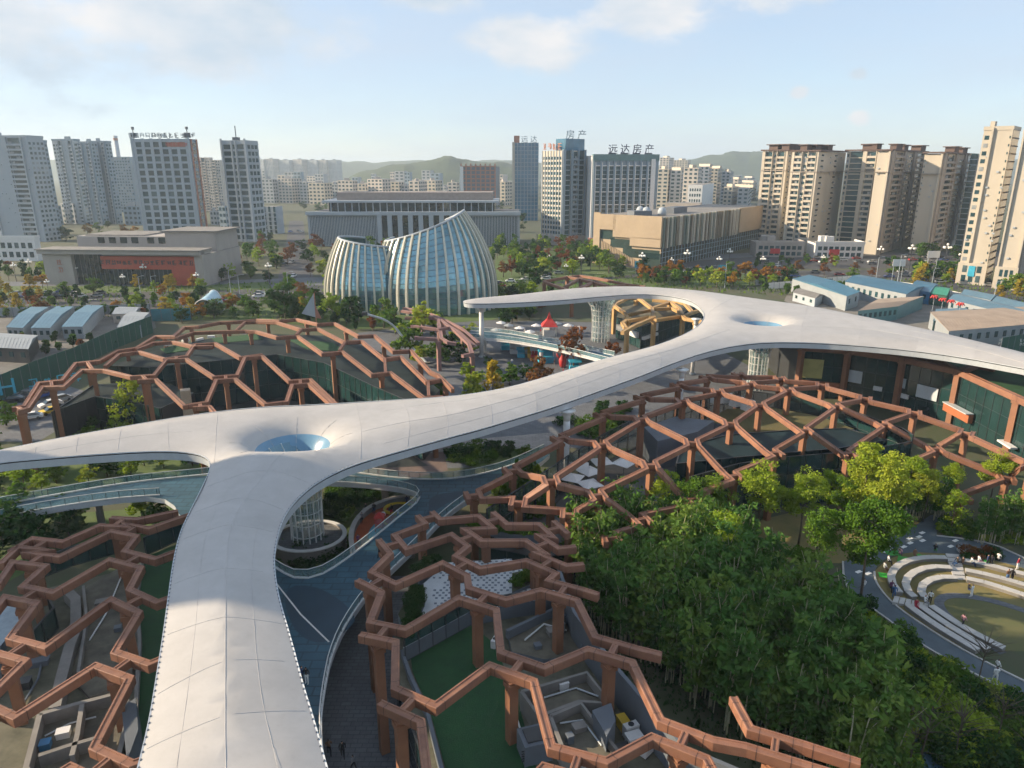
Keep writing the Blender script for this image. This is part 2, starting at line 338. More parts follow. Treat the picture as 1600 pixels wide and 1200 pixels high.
seam_px = [[(226, 1150), (352, 1118), (486, 1090)], [(243, 1066), (352, 1030), (462, 1016)], [(259, 975), (352, 962), (442, 958)], [(270, 897), (352, 885), (428, 880)], [(284, 829), (360, 818), (437, 818)], [(303, 788), (385, 775), (456, 786)], [(322, 748), (420, 735), (505, 746)],
           [(45, 714), (55, 694)], [(112, 710), (122, 681)], [(178, 706), (190, 668)], [(262, 703), (262, 656)], [(333, 716), (340, 645)],
           [(560, 722), (566, 672), (556, 630)], [(633, 700), (642, 657), (630, 626)], [(697, 683), (700, 650), (690, 622)], [(768, 664), (768, 632), (758, 614)], [(838, 643), (838, 614), (822, 600)], [(905, 620), (902, 590), (885, 581)], [(968, 598), (968, 568), (948, 562)], [(1030, 574), (1034, 550), (1008, 546)], [(1095, 550), (1098, 530), (1062, 529)],
           [(1340, 538), (1345, 512), (1345, 495)], [(1430, 547), (1435, 528), (1440, 514)], [(1520, 560), (1525, 545), (1530, 535)], [(1610, 576), (1615, 565), (1620, 558)], [(1255, 533), (1250, 520), (1262, 478)], [(1092, 490), (1120, 478), (1150, 464)], [(1050, 461), (1062, 457), (1075, 454)], [(960, 460), (965, 455), (970, 450)], [(860, 468), (863, 462), (866, 456)], [(790, 472), (792, 467), (794, 463)]]
crest_px = [[(352, 1250), (352, 1118), (352, 1030), (352, 962), (352, 885), (360, 818), (385, 775), (420, 735), (445, 716)],
            [(566, 672), (642, 657), (700, 650), (768, 632), (838, 614), (902, 590), (968, 568), (1034, 550), (1098, 530), (1140, 515)], [(1250, 510), (1345, 512), (1435, 528), (1525, 545), (1615, 566)]]
cverts = [p.xy.copy() for p in ring]; nr = len(cverts)
cedges = [(i, (i + 1) % nr) for i in range(nr)]
seam_lines = []
for sp in seam_px + crest_px:
    l = resample(smooth_poly(pp(sp, RH + 1.0), 1), 1.0); l = [p for p in l]
    seam_lines.append(l)
    b = len(cverts); cverts += [p.xy.copy() for p in l]; cedges += [(b + i, b + i + 1) for i in range(len(l) - 1)]
for c, r, dep in hubs:
    for rr in (r, r * .86, r * .72, r * .6, r * .48, r * .37, r * .28, r * .18):
        n = max(10, int(6.28 * rr / .8)); b = len(cverts)
        cverts += [Vector((c.x + rr * math.cos(6.2832 * k / n), c.y + rr * math.sin(6.2832 * k / n))) for k in range(n)]
        if rr == r * .6: cedges += [(b + k, b + (k + 1) % n) for k in range(n)]
    cverts.append(c.xy.copy())
rxy = [(p.x, p.y) for p in ring]
xs = [p[0] for p in rxy]; ys = [p[1] for p in rxy]
gx = min(xs)
while gx < max(xs):
    gy = min(ys)
    while gy < max(ys):
        q = Vector((gx + rnd.uniform(-.2, .2), gy + rnd.uniform(-.2, .2)))
        if inside(q, rxy) and all((q - c.xy).length > r * 1.02 for c, r, _ in hubs): cverts.append(q)
        gy += 1.5
    gx += 1.5
cv, ce, cf, _, oe, _ = delaunay_2d_cdt(cverts, cedges, [], 0, .02)
barrier = {tuple(sorted(e)) for e, o in zip(ce, oe) if o}
faces = [f for f in cf if inside(((cv[f[0]] + cv[f[1]] + cv[f[2]]) / 3), rxy)]
cz = [canopy_z(v.x, v.y) for v in cv]
emap = {}
for i, f in enumerate(faces):
    for a, b in zip(f, f[1:] + f[:1] if isinstance(f, list) else f[1:] + (f[0],)): emap.setdefault(tuple(sorted((a, b))), []).append(i)
comp = [-1] * len(faces); nc = 0
for i in range(len(faces)):
    if comp[i] >= 0: continue
    st = [i]; comp[i] = nc
    while st:
        k = st.pop(); f = faces[k]
        for a, b in zip(f, list(f[1:]) + [f[0]]):
            e = tuple(sorted((a, b)))
            if e in barrier: continue
            for j in emap[e]:
                if comp[j] < 0: comp[j] = nc; st.append(j)
    nc += 1
FUNB = mat('funnel_sky_blue', (.13, .26, .38), .25, .12, .5)  # blue of reflected sky and shade, painted into the inner funnel lining
canopy = empty('white_canopy', (H1.x, H1.y, 0))
tag(canopy, 'long white branching canopy ribbon with two sunken funnels sweeping over the pavilions', 'canopy')
def cchild(o): o.parent = canopy; o.matrix_parent_inverse = Matrix.Translation(-canopy.location); return o
# shared normals keep the sheet smooth over the panel joints
nrm = [Vector((0, 0, 0)) for _ in cv]
for f in faces:
    a, b, c = (Vector((cv[i].x, cv[i].y, cz[i])) for i in f[:3]); nn = (b - a).cross(c - a)
    if nn.z < 0: nn = -nn
    for i in f: nrm[i] += nn
for c_ in range(nc):
    fl = [faces[i] for i in range(len(faces)) if comp[i] == c_]
    if not fl: continue
    idx = {}; mb = MB(); vs = []; fs = []; ids = []
    for f in fl:
        g = []
        for i in f:
            if i not in idx: idx[i] = len(vs); vs.append((cv[i].x, cv[i].y, cz[i])); ids.append(i)
            g.append(idx[i])
        a, b, c = (Vector(vs[k]) for k in g[:3])
        fs.append(g if (b - a).cross(c - a).z > 0 else g[::-1])
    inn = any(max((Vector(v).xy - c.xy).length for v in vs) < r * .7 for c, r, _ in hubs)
    mb.add(vs, fs); o = cchild(mb.build('funnel_sky_tint' if inn else 'roof_panel', FUNB if inn else WHITE, None, True))
    o.data.normals_split_custom_set_from_vertices([tuple(nrm[i].normalized()) for i in ids])
for l in seam_lines:
    l = [p for p in l if inside(p, rxy)]
    if len(l) < 2: continue
    mb = MB(); mb.tube([(p.x, p.y, canopy_z(p.x, p.y) + .004) for p in l], .022, 5); cchild(mb.build('standing_seam', SEAM))
for l in [[(262, 1275), (278, 1180), (290, 1100), (300, 1020), (307, 960), (312, 890), (322, 830), (345, 780), (375, 738)], [(447, 1265), (430, 1180), (410, 1100), (400, 1020), (396, 960), (392, 890), (400, 822), (425, 778), (460, 742)], [(600, 690), (670, 672), (735, 656), (803, 637), (870, 613), (935, 592), (1000, 568), (1060, 549)], [(600, 645), (670, 634), (735, 628), (803, 612), (868, 594), (925, 574), (985, 556)], [(1300, 525), (1390, 532), (1480, 546), (1570, 562)], [(1300, 500), (1390, 512), (1480, 531), (1570, 551)], [(60, 702), (150, 690), (230, 680), (300, 676)], [(900, 459), (980, 454), (1060, 456), (1120, 465)]]:
    l = resample(smooth_poly(pp(l, RH + .7), 1), .8); mb = MB(); mb.tube([(q.x, q.y, canopy_z(q.x, q.y) + .002) for q in l], .009, 4); cchild(mb.build('fine_seam', SEAM))
for c, r, dep in hubs:
    mb = MB(); r_, r = r, r * .98; mb.tube([(c.x + r * math.cos(a / 40 * 6.2832), c.y + r * math.sin(a / 40 * 6.2832), canopy_z(c.x + r * math.cos(a / 40 * 6.2832), c.y + r * math.sin(a / 40 * 6.2832)) + .01) for a in range(41)], .022, 5); pass
    for k in range(8):
        a = k / 8 * 6.2832 + .2; mb = MB(); mb.tube([(c.x + q * math.cos(a), c.y + q * math.sin(a), canopy_z(c.x + q * math.cos(a), c.y + q * math.sin(a)) + .005) for q in [r * (.15 + .85 * t / 9) for t in range(10)]], .02, 5); cchild(mb.build('funnel_seam', SEAM))
# fascia in two bands, gutter lip, soffit
rn = []
for i, p in enumerate(ring):
    a = ring[i - 1]; b = ring[(i + 1) % nr]; rn.append(perp((b - a)))
ar = sum(ring[i - 1].x * ring[i].y - ring[i].x * ring[i - 1].y for i in range(nr))
sg = 1 if ar > 0 else -1      # inward
def band(name, o0, z0, o1, z1, m):
    mb = MB(); vs = []
    for p, q in zip(ring, rn): vs += [(p.x + q.x * sg * o0, p.y + q.y * sg * o0, z0), (p.x + q.x * sg * o1, p.y + q.y * sg * o1, z1)]
    fs = [((2 * i), 2 * ((i + 1) % nr), 2 * ((i + 1) % nr) + 1, 2 * i + 1) for i in range(nr)]
    if sg > 0: fs = [f[::-1] for f in fs]
    mb.add(vs, fs); return cchild(mb.build(name, m, None, True))
band('edge_trim', 0, RH, -.10, RH + .02, FASCIA); band('edge_trim', -.10, RH + .02, -.10, RH - .12, FASCIA)
band('gutter', -.10, RH - .12, .12, RH - .14, DARK); band('gutter', .12, RH - .14, .12, RH - .26, DARK); band('gutter', .12, RH - .26, -.04, RH - .28, DARK)
band('fascia', -.04, RH - .28, .14, RH - 1.25, FASCIA); band('soffit_edge', .14, RH - 1.25, 1.0, RH - 1.45, FASCIA)
mb = MB(); inner = [p + q * sg * 1.0 for p, q in zip(ring, rn)]

hol = [[Vector((c.x + r * .66 * math.cos(-k / 24 * 6.2832), c.y + r * .66 * math.sin(-k / 24 * 6.2832), 0)) for k in range(24)] for c, r, _ in hubs]
loops_ = [[Vector((p.x, p.y, 0)) for p in inner]] + hol; tri = tessellate_polygon(loops_); mb.add([(p.x, p.y, RH - 1.45) for l_ in loops_ for p in l_], tri); cchild(mb.build('soffit', FASCIA))
mb = MB(); bk = [p for p in resample(smooth_poly(pp(left[1:12], RH), 1), .6)] + [p for p in resample(smooth_poly(pp(near[20:], RH), 1), .6)]
for p in bk: mb.box((p.x, p.y, RH + .04), (.06, .13, .06), rnd.uniform(-.2, .2))
cchild(mb.build('edge_light_row', GREYW, kind='stuff'))
# funnel columns: flared lattice tubes
def funnel_column(c, ztop, r0, r1, zb=0.0, ns=16, name='funnel_column'):
    g = empty(name, (c.x, c.y, zb)); H = ztop - zb
    prof = [(r0, 0), (r0 * .96, H * .3), (r0, H * .55), (r0 * 1.15, H * .72), (r0 * .55 + r1 * .45, H * .87), (r1, H)]
    for k in range(ns):
        a = k / ns * 6.2832; mb = MB(); mb.tube([(q * math.cos(a), q * math.sin(a), z) for q, z in prof], .09, 6); mb.build('rib', WHITEP, g)
    for z in [H * t for t in (.08, .2, .32, .44, .56, .67, .77)]:
        q = next(prof[i][0] + (prof[i + 1][0] - prof[i][0]) * (z - prof[i][1]) / (prof[i + 1][1] - prof[i][1]) for i in range(5) if prof[i][1] <= z <= prof[i + 1][1])
        mb = MB(); mb.tube([(q * math.cos(a / 24 * 6.2832), q * math.sin(a / 24 * 6.2832), z) for a in range(25)], .06, 5); mb.build('hoop', WHITEP, g)
    mb = MB(); n = 24; vs = []; fs = []
    for q, z in prof: vs += [((q - .15) * math.cos(k / n * 6.2832), (q - .15) * math.sin(k / n * 6.2832), z) for k in range(n)]
    for i in range(len(prof) - 1): fs += [(i * n + k, i * n + (k + 1) % n, (i + 1) * n + (k + 1) % n, (i + 1) * n + k) for k in range(n)]
    mb.add(vs, fs); mb.build('glass_lining', GLASSC, g, True)
    return g
c1 = P(482, 828, 0); c1 = Vector((H1.x + 1.0, H1.y - .5, 0))
tag(funnel_column(c1, RH - 1.45, 2.1, 5.0), 'white lattice funnel column in the garden island under the canopy junction', 'column')
tag(funnel_column(Vector((H2.x, H2.y, 0)), RH - 1.45, 2.1, 5.0), 'white lattice funnel column under the far funnel of the canopy', 'column')
c3 = P(938, 532, 0)
tag(funnel_column(c3, RH - 1.45, 2.6, 6.5), 'white flared lattice column under the curled canopy tip', 'column')
def post(x, y, yb_h, r, label, ztop=RH - 1.4):
    c = P(x, y, ztop); g = empty('canopy_post', (c.x, c.y, 0))
    mb = MB(); mb.tube([(0, 0, 0), (0, 0, ztop - 1.6)], r, 16); mb.build('shaft', WHITEP, g, True)
    mb = MB(); mb.tube([(0, 0, ztop - 1.6), (0, 0, ztop - .9), (0, 0, ztop - .3), (0, 0, ztop)], [r, r * 1.1, r * 1.7, r * 2.6], 16); mb.build('flared_head', WHITEP, g, True)
    mb = MB(); mb.tube([(0, 0, 0), (0, 0, .25)], r * 1.5, 16); mb.build('base_plate', FASCIA, g)
    tag(g, label, 'column')
post(886, 641, 0, .5, 'round white post rising through the edge of the brown lattice below the canopy')
post(1066, 577, 0, .45, 'slim round white post beside the back edge of the right lattice roof')
post(752, 478, 0, .6, 'white post holding the far tapering tip of the canopy')
post(1088, 498, 0, .45, 'white post in front of the ochre lattice inside the canopy curl')
# ================================================================== HEX LATTICES
BW, BH = .64, .80
JOINT = mat('joint_dark', (.07, .035, .028), .7)  # dark collar lines at the beam joints
def beam_mesh(a, b, ma, mbv, w=BW, h=BH, ch=.09):
    """chamfered beam with mitred ends; top centre line runs a-b, ma / mbv are the plan half-width vectors at the ends"""
    e = 2 * ch / w; sec = [(-1, -h + ch), (-1, -.04), (-1 + e * .4, 0), (-1 + e * 1.6, 0), (-1 + e * 1.8, -.06), (1 - e * 1.8, -.06), (1 - e * 1.6, 0), (1 - e * .4, 0), (1, -.04), (1, -h + ch), (1 - e, -h), (-1 + e, -h)]
    mb = MB(); vs = []
    for p, m in ((a, ma), (b, mbv)): vs += [(p.x + m.x * s, p.y + m.y * s, p.z + z) for s, z in sec]
    fs = [(i, (i + 1) % 12, 12 + (i + 1) % 12, 12 + i) for i in range(12)] + [tuple(range(11, -1, -1)), tuple(range(12, 24))]
    mb.add(vs, fs)
    d = Vector((b.x - a.x, b.y - a.y, 0)); L = d.length
    if L > 2.4:
        d.normalize(); q = perp(d) * w / 2 * 1.03; q = q if q.dot(ma) > 0 else -q
        for t in (.62 / L, 1 - .62 / L):
            vs = []
            for k in (-.025, .025):
                c = a.lerp(b, t) + d * k; vs += [(c.x + q.x * s, c.y + q.y * s, c.z + z * 1.012 + .012) for s, z in sec]
            mb.add(vs, [(i, (i + 1) % 12, 12 + (i + 1) % 12, 12 + i) for i in range(12)], 1)
    return mb
def beams(poly, parent, m, name='beam', w=BW, h=BH):
    n = len(poly)
    d = [Vector((poly[i + 1].x - poly[i].x, poly[i + 1].y - poly[i].y, 0)).normalized() for i in range(n - 1)]
    mit = []
    for i in range(n):
        if i == 0: mit.append(perp(d[0]) * w / 2)
        elif i == n - 1: mit.append(perp(d[-1]) * w / 2)
        else:
            q = perp(d[i - 1]) + perp(d[i])
            if q.length < .3: mit.append(perp(d[i]) * w / 2); continue
            q.normalize(); mit.append(q * (w / 2) * min(1 / max(q.dot(perp(d[i])), .2), 2.2))
    for i in range(n - 1):
        a, b = poly[i].copy(), poly[i + 1].copy()
        beam_mesh(a, b, mit[i], mit[i + 1], w, h).build(name, [m, JOINT], parent)
def columns(pts, parent, m, w=.75, zb=0.0):
    for p in pts:
        mb = MB(); zt = p.z - BH + .02; t = .9
        mb.box((p.x, p.y, (zb + zt) / 2), (w, w, zt - zb), .5); mb.box((p.x, p.y, zt - .35), (w * 1.3, w * 1.3, .4), .5)
        mb.build('column', m, parent)
def trace(edges, pos):
    """chains from an edge list in which nodes have one or two edges"""
    adj = {}
    for a, b in edges: adj.setdefault(a, []).append(b); adj.setdefault(b, []).append(a)
    used = set(); out = []
    def walk(s):
        ch = [s]; prev = None; cur = s
        while True:
            nx = [q for q in adj[cur] if frozenset((cur, q)) not in used]
            if not nx: break
            used.add(frozenset((cur, nx[0]))); cur = nx[0]; ch.append(cur)
        return ch
    for s in [k for k in adj if len(adj[k]) == 1] + list(adj):
        ch = walk(s)
        if len(ch) > 1: out.append([pos[k] for k in ch])
    return out
def dome(c, r, h0, h1):
    return lambda p: h0 + (h1 - h0) * max(0, 1 - ((p.x - c[0]) / r) ** 2 - ((p.y - c[1]) / r) ** 2)
def onto(px, hf):
    h = hf(P(px[0], px[1], 11.5))
    for _ in range(4): h = hf(P(px[0], px[1], h))
    return P(px[0], px[1], h)
def lattice_pairs(name, label, J, stubs, hf, m=BEAM, gap=1.75, cm=COLM, extra=(), nocol=()):
    """J[(i,k)] = (uL, uR) photo pixels of the far beam of each twin; twins are tied by a cross bar"""
    pos = {}; ed = []; root = empty(name, (0, 0, 0)); bars = []
    for key, (a, b) in J.items():
        A, B = onto(a, hf), onto(b, hf); q = perp(B - A)
        if q.y > 0: q = -q
        pos[key, 'uL'], pos[key, 'uR'] = A, B
        pos[key, 'lL'], pos[key, 'lR'] = A + q * gap, B + q * gap
        for k in ('lL', 'lR'): pos[key, k].z = hf(pos[key, k])
        ed += [((key, 'uL'), (key, 'uR')), ((key, 'lL'), (key, 'lR'))]
        mid = (A + B) / 2; bars.append((mid, mid + q * gap, key))
    for (i, k) in J:
        if (i, k + 1) in J: ed.append((((i, k), 'lR'), ((i, k + 1), 'uL')))
        if (i + 1, k) in J: ed.append((((i, k), 'uR'), ((i + 1, k), 'lL')))
    for j, (key, c, px) in enumerate(stubs): pos['s', j] = onto(px, hf); ed.append(((key, c), ('s', j)))
    allp = list(pos.values()); cen = sum(allp, Vector()) / len(allp); root.location = (cen.x, cen.y, 0)
    def par(o): o.matrix_parent_inverse = Matrix.Translation(-root.location)
    for ch in trace(ed, pos): beams(ch, root, m)
    for a, b, key in bars:
        d = (b - a).normalized(); beams([a + d * (BW / 2 - .02), b - d * (BW / 2 - .02)], root, m, 'cross_bar', BW * .8, BH * .92)
    for e in extra: beams([onto(q, hf) for q in e], root, m)
    columns([b for a, b, key in bars if key not in nocol], root, cm)
    for o in root.children: par(o)
    return tag(root, label, 'lattice roof')
z1 = lambda x, y: (x / 4, 700 + y / 4); z2 = lambda x, y: (x / 4, 900 + y / 4); z3 = lambda x, y: (400 + x / 4, 700 + y / 4); z4 = lambda x, y: (400 + x / 4, 900 + y / 4)
z5 = lambda x, y: (700 + x / 4, 600 + y / 4); z6 = lambda x, y: (800 + x / 4, 900 + y / 4); z7 = lambda x, y: (800 + x / 4, 400 + y / 4); z8 = lambda x, y: (1200 + x / 4, 400 + y / 4); zA = lambda x, y: (x / 4, 460 + y / 4)
# --- front lattice between the street and the bamboo
JD = {(0, -1): (z3(1100, 392), z3(1150, 440)), (0, 0): (z3(865, 538), z3(942, 625)), (0, 1): (z3(720, 768), z3(872, 842)), (0, 2): (z3(712, 1080), z3(932, 1125)), (0, 3): (z4(868, 692), z4(1122, 802)), (0, 4): ((672, 1245), (765, 1290)),
      (1, -1): (z3(1480, 395), z3(1570, 470)), (1, 0): (z3(1308, 503), z3(1412, 575)), (1, 1): (z3(1248, 668), z3(1402, 745)), (1, 2): (z3(1330, 868), z3(1562, 940)), (1, 3): (z4(1530, 468), z4(1802, 563)), (1, 4): (z6(248, 1058), z6(592, 1150)),
      (2, -1): (z5(660, 850), z5(750, 930)), (2, 0): (z5(572, 942), z5(692, 1022)), (2, 1): (z5(560, 1053), z5(742, 1130)), (2, 2): (z6(228, 22), z6(452, 82)), (2, 3): (z6(520, 372), z6(792, 450)), (2, 4): (z6(930, 893), z6(1262, 1020)), (2, 5): ((1135, 1240), (1225, 1275)),
      (3, 4): (z6(1490, 945), z6(1822, 1045)), (3, 5): ((1330, 1215), (1420, 1250))}
DF = lattice_pairs('hexagon_lattice', 'terracotta hexagon lattice roof over turf terraces beside the bamboo grove, front centre', JD,
    [((2, 3), 'uR', z6(935, 485)), ((2, 2), 'uR', z6(540, 110)), ((3, 4), 'uL', z6(1385, 750)), ((2, 0), 'uR', z5(800, 1010)), ((2, 1), 'uR', z5(850, 1120)), ((3, 4), 'uR', (1345, 1190))], lambda p: 11.5)
# --- front left lattice
JB = {(0, 0): (z1(200, 560), z1(390, 580)), (0, 1): (z1(170, 650), z1(370, 672)), (0, 2): (z1(138, 858), z1(332, 895)), (0, 3): (z2(62, 378), z2(282, 436)), (0, 4): (z2(-110, 780), z2(92, 872)), (0, 5): ((-60, 1215), (20, 1250)),
      (1, 0): (z1(690, 430), z1(862, 440)), (1, 1): (z1(775, 468), z1(932, 497)), (1, 2): (z1(778, 638), z1(972, 687)), (1, 3): (z1(808, 878), z1(982, 957)), (1, 4): (z2(718, 468), z2(932, 542)), (1, 5): (z2(588, 1062), z2(822, 1168))}
lattice_pairs('hexagon_lattice', 'terracotta hexagon lattice roof left of the canopy stem, in the front left corner', JB,
    [((1, 0), 'uR', z1(1112, 388)), ((1, 1), 'uR', z1(1190, 408)), ((1, 2), 'uR', z1(1150, 620)), ((1, 3), 'uR', z1(1110, 910)), ((1, 4), 'uR', z2(1030, 500)), ((1, 5), 'uR', z2(960, 1120)),
     ((0, 0), 'lL', z1(0, 720)), ((0, 1), 'lL', z1(-20, 850)), ((0, 2), 'lL', z1(-40, 1010)), ((0, 3), 'lL', z2(-120, 500)), ((0, 0), 'uL', z1(60, 640))], lambda p: 11.5)
# --- back left lattice dome, chains read along its rows
hA = dome((-48, 138), 55, 9.5, 13.5)
AP = {'outer': [(75, 705), (150, 692), (240, 548), (385, 532), (470, 425), (620, 410), (735, 347), (850, 330), (970, 257), (1085, 257), (1150, 200), (1240, 195), (1370, 170), (1480, 165), (1600, 153), (1745, 160), (1850, 150), (1985, 180), (2090, 175), (2240, 255), (2340, 250), (2460, 350), (2570, 345), (2690, 478), (2740, 500), (2830, 585)],
      'p1': [(105, 725), (175, 705), (265, 573), (395, 570), (510, 467), (650, 467), (820, 508), (960, 500), (1040, 402), (1165, 398), (1335, 510), (1480, 500), (1530, 388), (1640, 380), (1810, 535), (1940, 525), (2110, 690)],
      'p2': [(860, 532), (975, 525), (1150, 690), (1290, 668), (1350, 530), (1470, 522), (1660, 680), (1790, 665), (1825, 560), (1930, 552), (2100, 705)],
      'p0': [(655, 443), (745, 368), (870, 352), (1025, 398), (1165, 380), (1215, 308), (1345, 300), (1500, 388), (1640, 370)],
      'p00': [(850, 340), (960, 297), (1080, 290), (1215, 320), (1330, 318)],
      'p3': [(1205, 700), (1310, 695), (1400, 800)],
      'q1': [(1100, 268), (1210, 232), (1330, 227), (1470, 224), (1530, 222), (1600, 225), (1730, 262), (1860, 255), (2015, 365), (2140, 352), (2325, 495), (2440, 482), (2650, 640), (2770, 632)],
      'q2': [(1530, 168), (1600, 165), (1730, 168), (1875, 213), (1985, 207), (2150, 292), (2260, 285), (2400, 398), (2505, 383), (2665, 540), (2765, 522), (2830, 590)]}
rootA = empty('hexagon_lattice', (-48, 138, 0)); cpts = []
for k, l in AP.items():
    w = [onto(zA(*q), hA) for q in l]; beams(w, rootA, BEAM)
    if k in ('p1', 'p2', 'q1', 'outer'):
        for i in range(0, len(w) - 1, 2):
            if i + 1 < len(w): cpts.append((w[i] + w[i + 1]) / 2 if k != 'q1' else (w[i] + w[min(i + 1, len(w) - 1)]) / 2)
for a, b in [((1850, 247), (1885, 212)), ((2120, 345), (2155, 292)), ((2410, 485), (2405, 400)), ((2680, 630), (2675, 540)), ((1470, 224), (1530, 168)), ((320, 540), (325, 572)), ((545, 418), (580, 465)), ((890, 503), (918, 530)), ((1410, 503), (1412, 524)), ((1250, 682), (1255, 698)), ((1875, 530), (1878, 556)), ((1100, 383), (1102, 400)), ((110, 699), (140, 715))]:
    beams([onto(zA(*a), hA), onto(zA(*b), hA)], rootA, BEAM, 'cross_bar', BW * .8, BH * .9)
columns(cpts, rootA, COLM)
for o in rootA.children: o.matrix_parent_inverse = Matrix.Translation(-rootA.location)
tag(rootA, 'domed terracotta hexagon lattice over the glass pavilion behind the canopy, middle left', 'lattice roof')
# --- right lattice dome: twin joints given by their centres
HJ = {(4, 7): 10.4, (5, 7): 9.4, (6, 7): 8.0, (4, 6): 9.8, (5, 6): 7.4, (6, 6): 5.6, (4, 5): 8.8, (5, 5): 6.4, (6, 5): 3.6, (4, 4): 8.0, (4, 3): 7.4, (3, 3): 9.6, (3, 2): 8.4, (3, 1): 8.2, (3, 0): 8.2, (3, 4): 10.4, (2, 0): 9.4, (2, 1): 10.2, (1, 0): 9.8, (0, 0): 9.6, (0, 1): 10.2, (0, 7): 11, (1, 7): 11, (2, 7): 11, (3, 7): 10.8}
JC = {(0, 0): (740, 772), (0, 1): (801, 733), (0, 2): (876, 683), (0, 3): (942, 646), (0, 4): (1004, 619), (0, 5): (1060, 600), (0, 6): (1105, 588), (0, 7): (1155, 584),
      (1, 0): (810, 783), (1, 1): (861, 749), (1, 2): (941, 693), (1, 3): (1002, 653), (1, 4): (1067, 625), (1, 5): (1122, 610), (1, 6): (1172, 598), (1, 7): (1219, 590),
      (2, 0): (890, 802), (2, 1): (934, 772), (2, 2): (1017, 725), (2, 3): (1082, 690), (2, 4): (1142, 660), (2, 5): (1187, 631), (2, 6): (1232, 608), (2, 7): (1285, 600),
      (3, 0): (955, 838), (3, 1): (1002, 810), (3, 2): (1083, 778), (3, 3): (1147, 742), (3, 4): (1210, 706), (3, 5): (1257, 671), (3, 6): (1306, 633), (3, 7): (1352, 621),
      (4, 5): (1325, 707), (4, 6): (1381, 662), (4, 7): (1429, 643),
      (5, 5): (1398, 735), (5, 6): (1462, 700), (5, 7): (1510, 675), (6, 5): (1502, 775), (6, 6): (1573, 744), (6, 7): (1612, 728)}
rootC = empty('hexagon_lattice', (34, 100, 0)); pos = {}; ed = []; bars = []
for key, c in JC.items():
    p = P(*c, HJ.get(key, 11.6))
    # short twins lie roughly square to the line to the next joint
    i, k = key
    nb = [P(*JC[q], HJ.get(q, 11.6)) - p for q in ((i, k + 1), (i + 1, k)) if q in JC]; nb2 = [p - P(*JC[q], HJ.get(q, 11.6)) for q in ((i, k - 1), (i - 1, k)) if q in JC]
    ax = sum([v.normalized() for v in nb + nb2], Vector()); ax.z = 0
    ax = ax.normalized() if ax.length > .1 else Vector((1, 0, 0)); s = perp(ax)
    if s.y < 0: s = -s
    L, g = 2.3, .8
    for nm, q in (('Lt', p - ax * g + s * L * .5), ('Lb', p - ax * g - s * L * .5), ('Rt', p + ax * g + s * L * .5), ('Rb', p + ax * g - s * L * .5)):
        pos[key, nm] = q
    ed += [((key, 'Lt'), (key, 'Lb')), ((key, 'Rt'), (key, 'Rb'))]; bars.append((p - ax * (g - BW / 2), p + ax * (g - BW / 2)))
for (i, k) in JC:
    if (i, k + 1) in JC: ed.append((((i, k), 'Rt'), ((i, k + 1), 'Lb')))
    if (i + 1, k) in JC: ed.append((((i, k), 'Rb'), ((i + 1, k), 'Lt')))
for ch in trace(ed, pos): beams(ch, rootC, BEAM)
for a, b in bars: beams([a, b], rootC, BEAM, 'cross_bar', BW * .8, BH * .92)
columns([(a + b) / 2 for a, b in bars], rootC, COLM)
for o in rootC.children: o.matrix_parent_inverse = Matrix.Translation(-rootC.location)
tag(rootC, 'wide domed terracotta hexagon lattice right of the canopy, above parasols and dark glass', 'lattice roof')
# --- far small lattices
def lattice_lines(label, lines, conv, hf, m, w, h, cols=()):
    g = empty('hexagon_lattice', (0, 0, 0)); allp = []
    for l in lines:
        q = [onto(conv(*a), hf) for a in l]; allp += q; beams(q, g, m, 'beam', w, h)
    columns([onto(conv(*a), hf) for a in cols], g, COLM if m is BEAM else m, w)
    c = sum(allp, Vector()) / len(allp); g.location = (c.x, c.y, 0)
    for o in g.children: o.matrix_parent_inverse = Matrix.Translation(-g.location)
    return tag(g, label, 'lattice roof')
lattice_lines('ochre lattice dome glimpsed inside the curl of the white canopy', [[(640, 305), (710, 352), (725, 388), (690, 412), (712, 445)], [(650, 292), (725, 255), (790, 250)], [(790, 256), (875, 322), (888, 380)], [(722, 360), (862, 330)], [(722, 398), (850, 372), (880, 382)], [(690, 470), (765, 428), (880, 380)], [(895, 392), (1062, 368)], [(1062, 366), (1085, 385), (1205, 405)], [(880, 325), (1000, 318), (1065, 352)], [(880, 268), (985, 278), (1050, 325), (1065, 360)], [(875, 320), (985, 282)], [(1075, 368), (1130, 345), (1195, 325)], [(1130, 345), (1080, 290), (1000, 268)], [(640, 305), (650, 292)]],
              z7, dome((40, 170), 30, 8.5, 10.5), GOLDB, .95, .9, [(640, 312), (722, 392), (888, 384), (1068, 372), (1150, 398), (776, 262), (985, 282)])
lattice_lines('low brown lattice roof behind the canopy hook, beside roadside trees', [[(200, 152), (345, 126), (430, 140), (610, 186)], [(205, 156), (375, 215), (520, 152)], [(330, 186), (430, 132)], [(345, 126), (420, 118), (520, 132), (615, 150), (720, 172), (830, 186)], [(430, 205), (520, 152), (610, 186), (710, 178)], [(200, 152), (205, 156)]],
              z7, lambda p: 9.0, BEAM, 1.0, .95, [(202, 156), (345, 130), (430, 140), (520, 150), (610, 184), (375, 214)])
lattice_lines('small purple brown lattice dome of rings beside the glass hall', [[(2520, 80), (2640, 98), (2770, 150), (2890, 212), (2990, 300)], [(2510, 98), (2660, 120), (2760, 160), (2860, 225), (2960, 312)], [(2530, 140), (2740, 142), (2790, 185), (2845, 220), (2930, 300), (2950, 362), (2890, 376)], [(2570, 190), (2740, 212), (2800, 200)], [(2745, 182), (2760, 270), (2800, 292), (2850, 300)], [(2590, 262), (2735, 272)], [(2740, 142), (2745, 212)]],
              zA, dome((-28, 175), 22, 6.5, 9.0), mat('beam_plum', (.25, .14, .125), .6, .15), .9, .8, [(2640, 100), (2770, 152), (2890, 214), (2745, 212), (2950, 362), (2740, 274)])
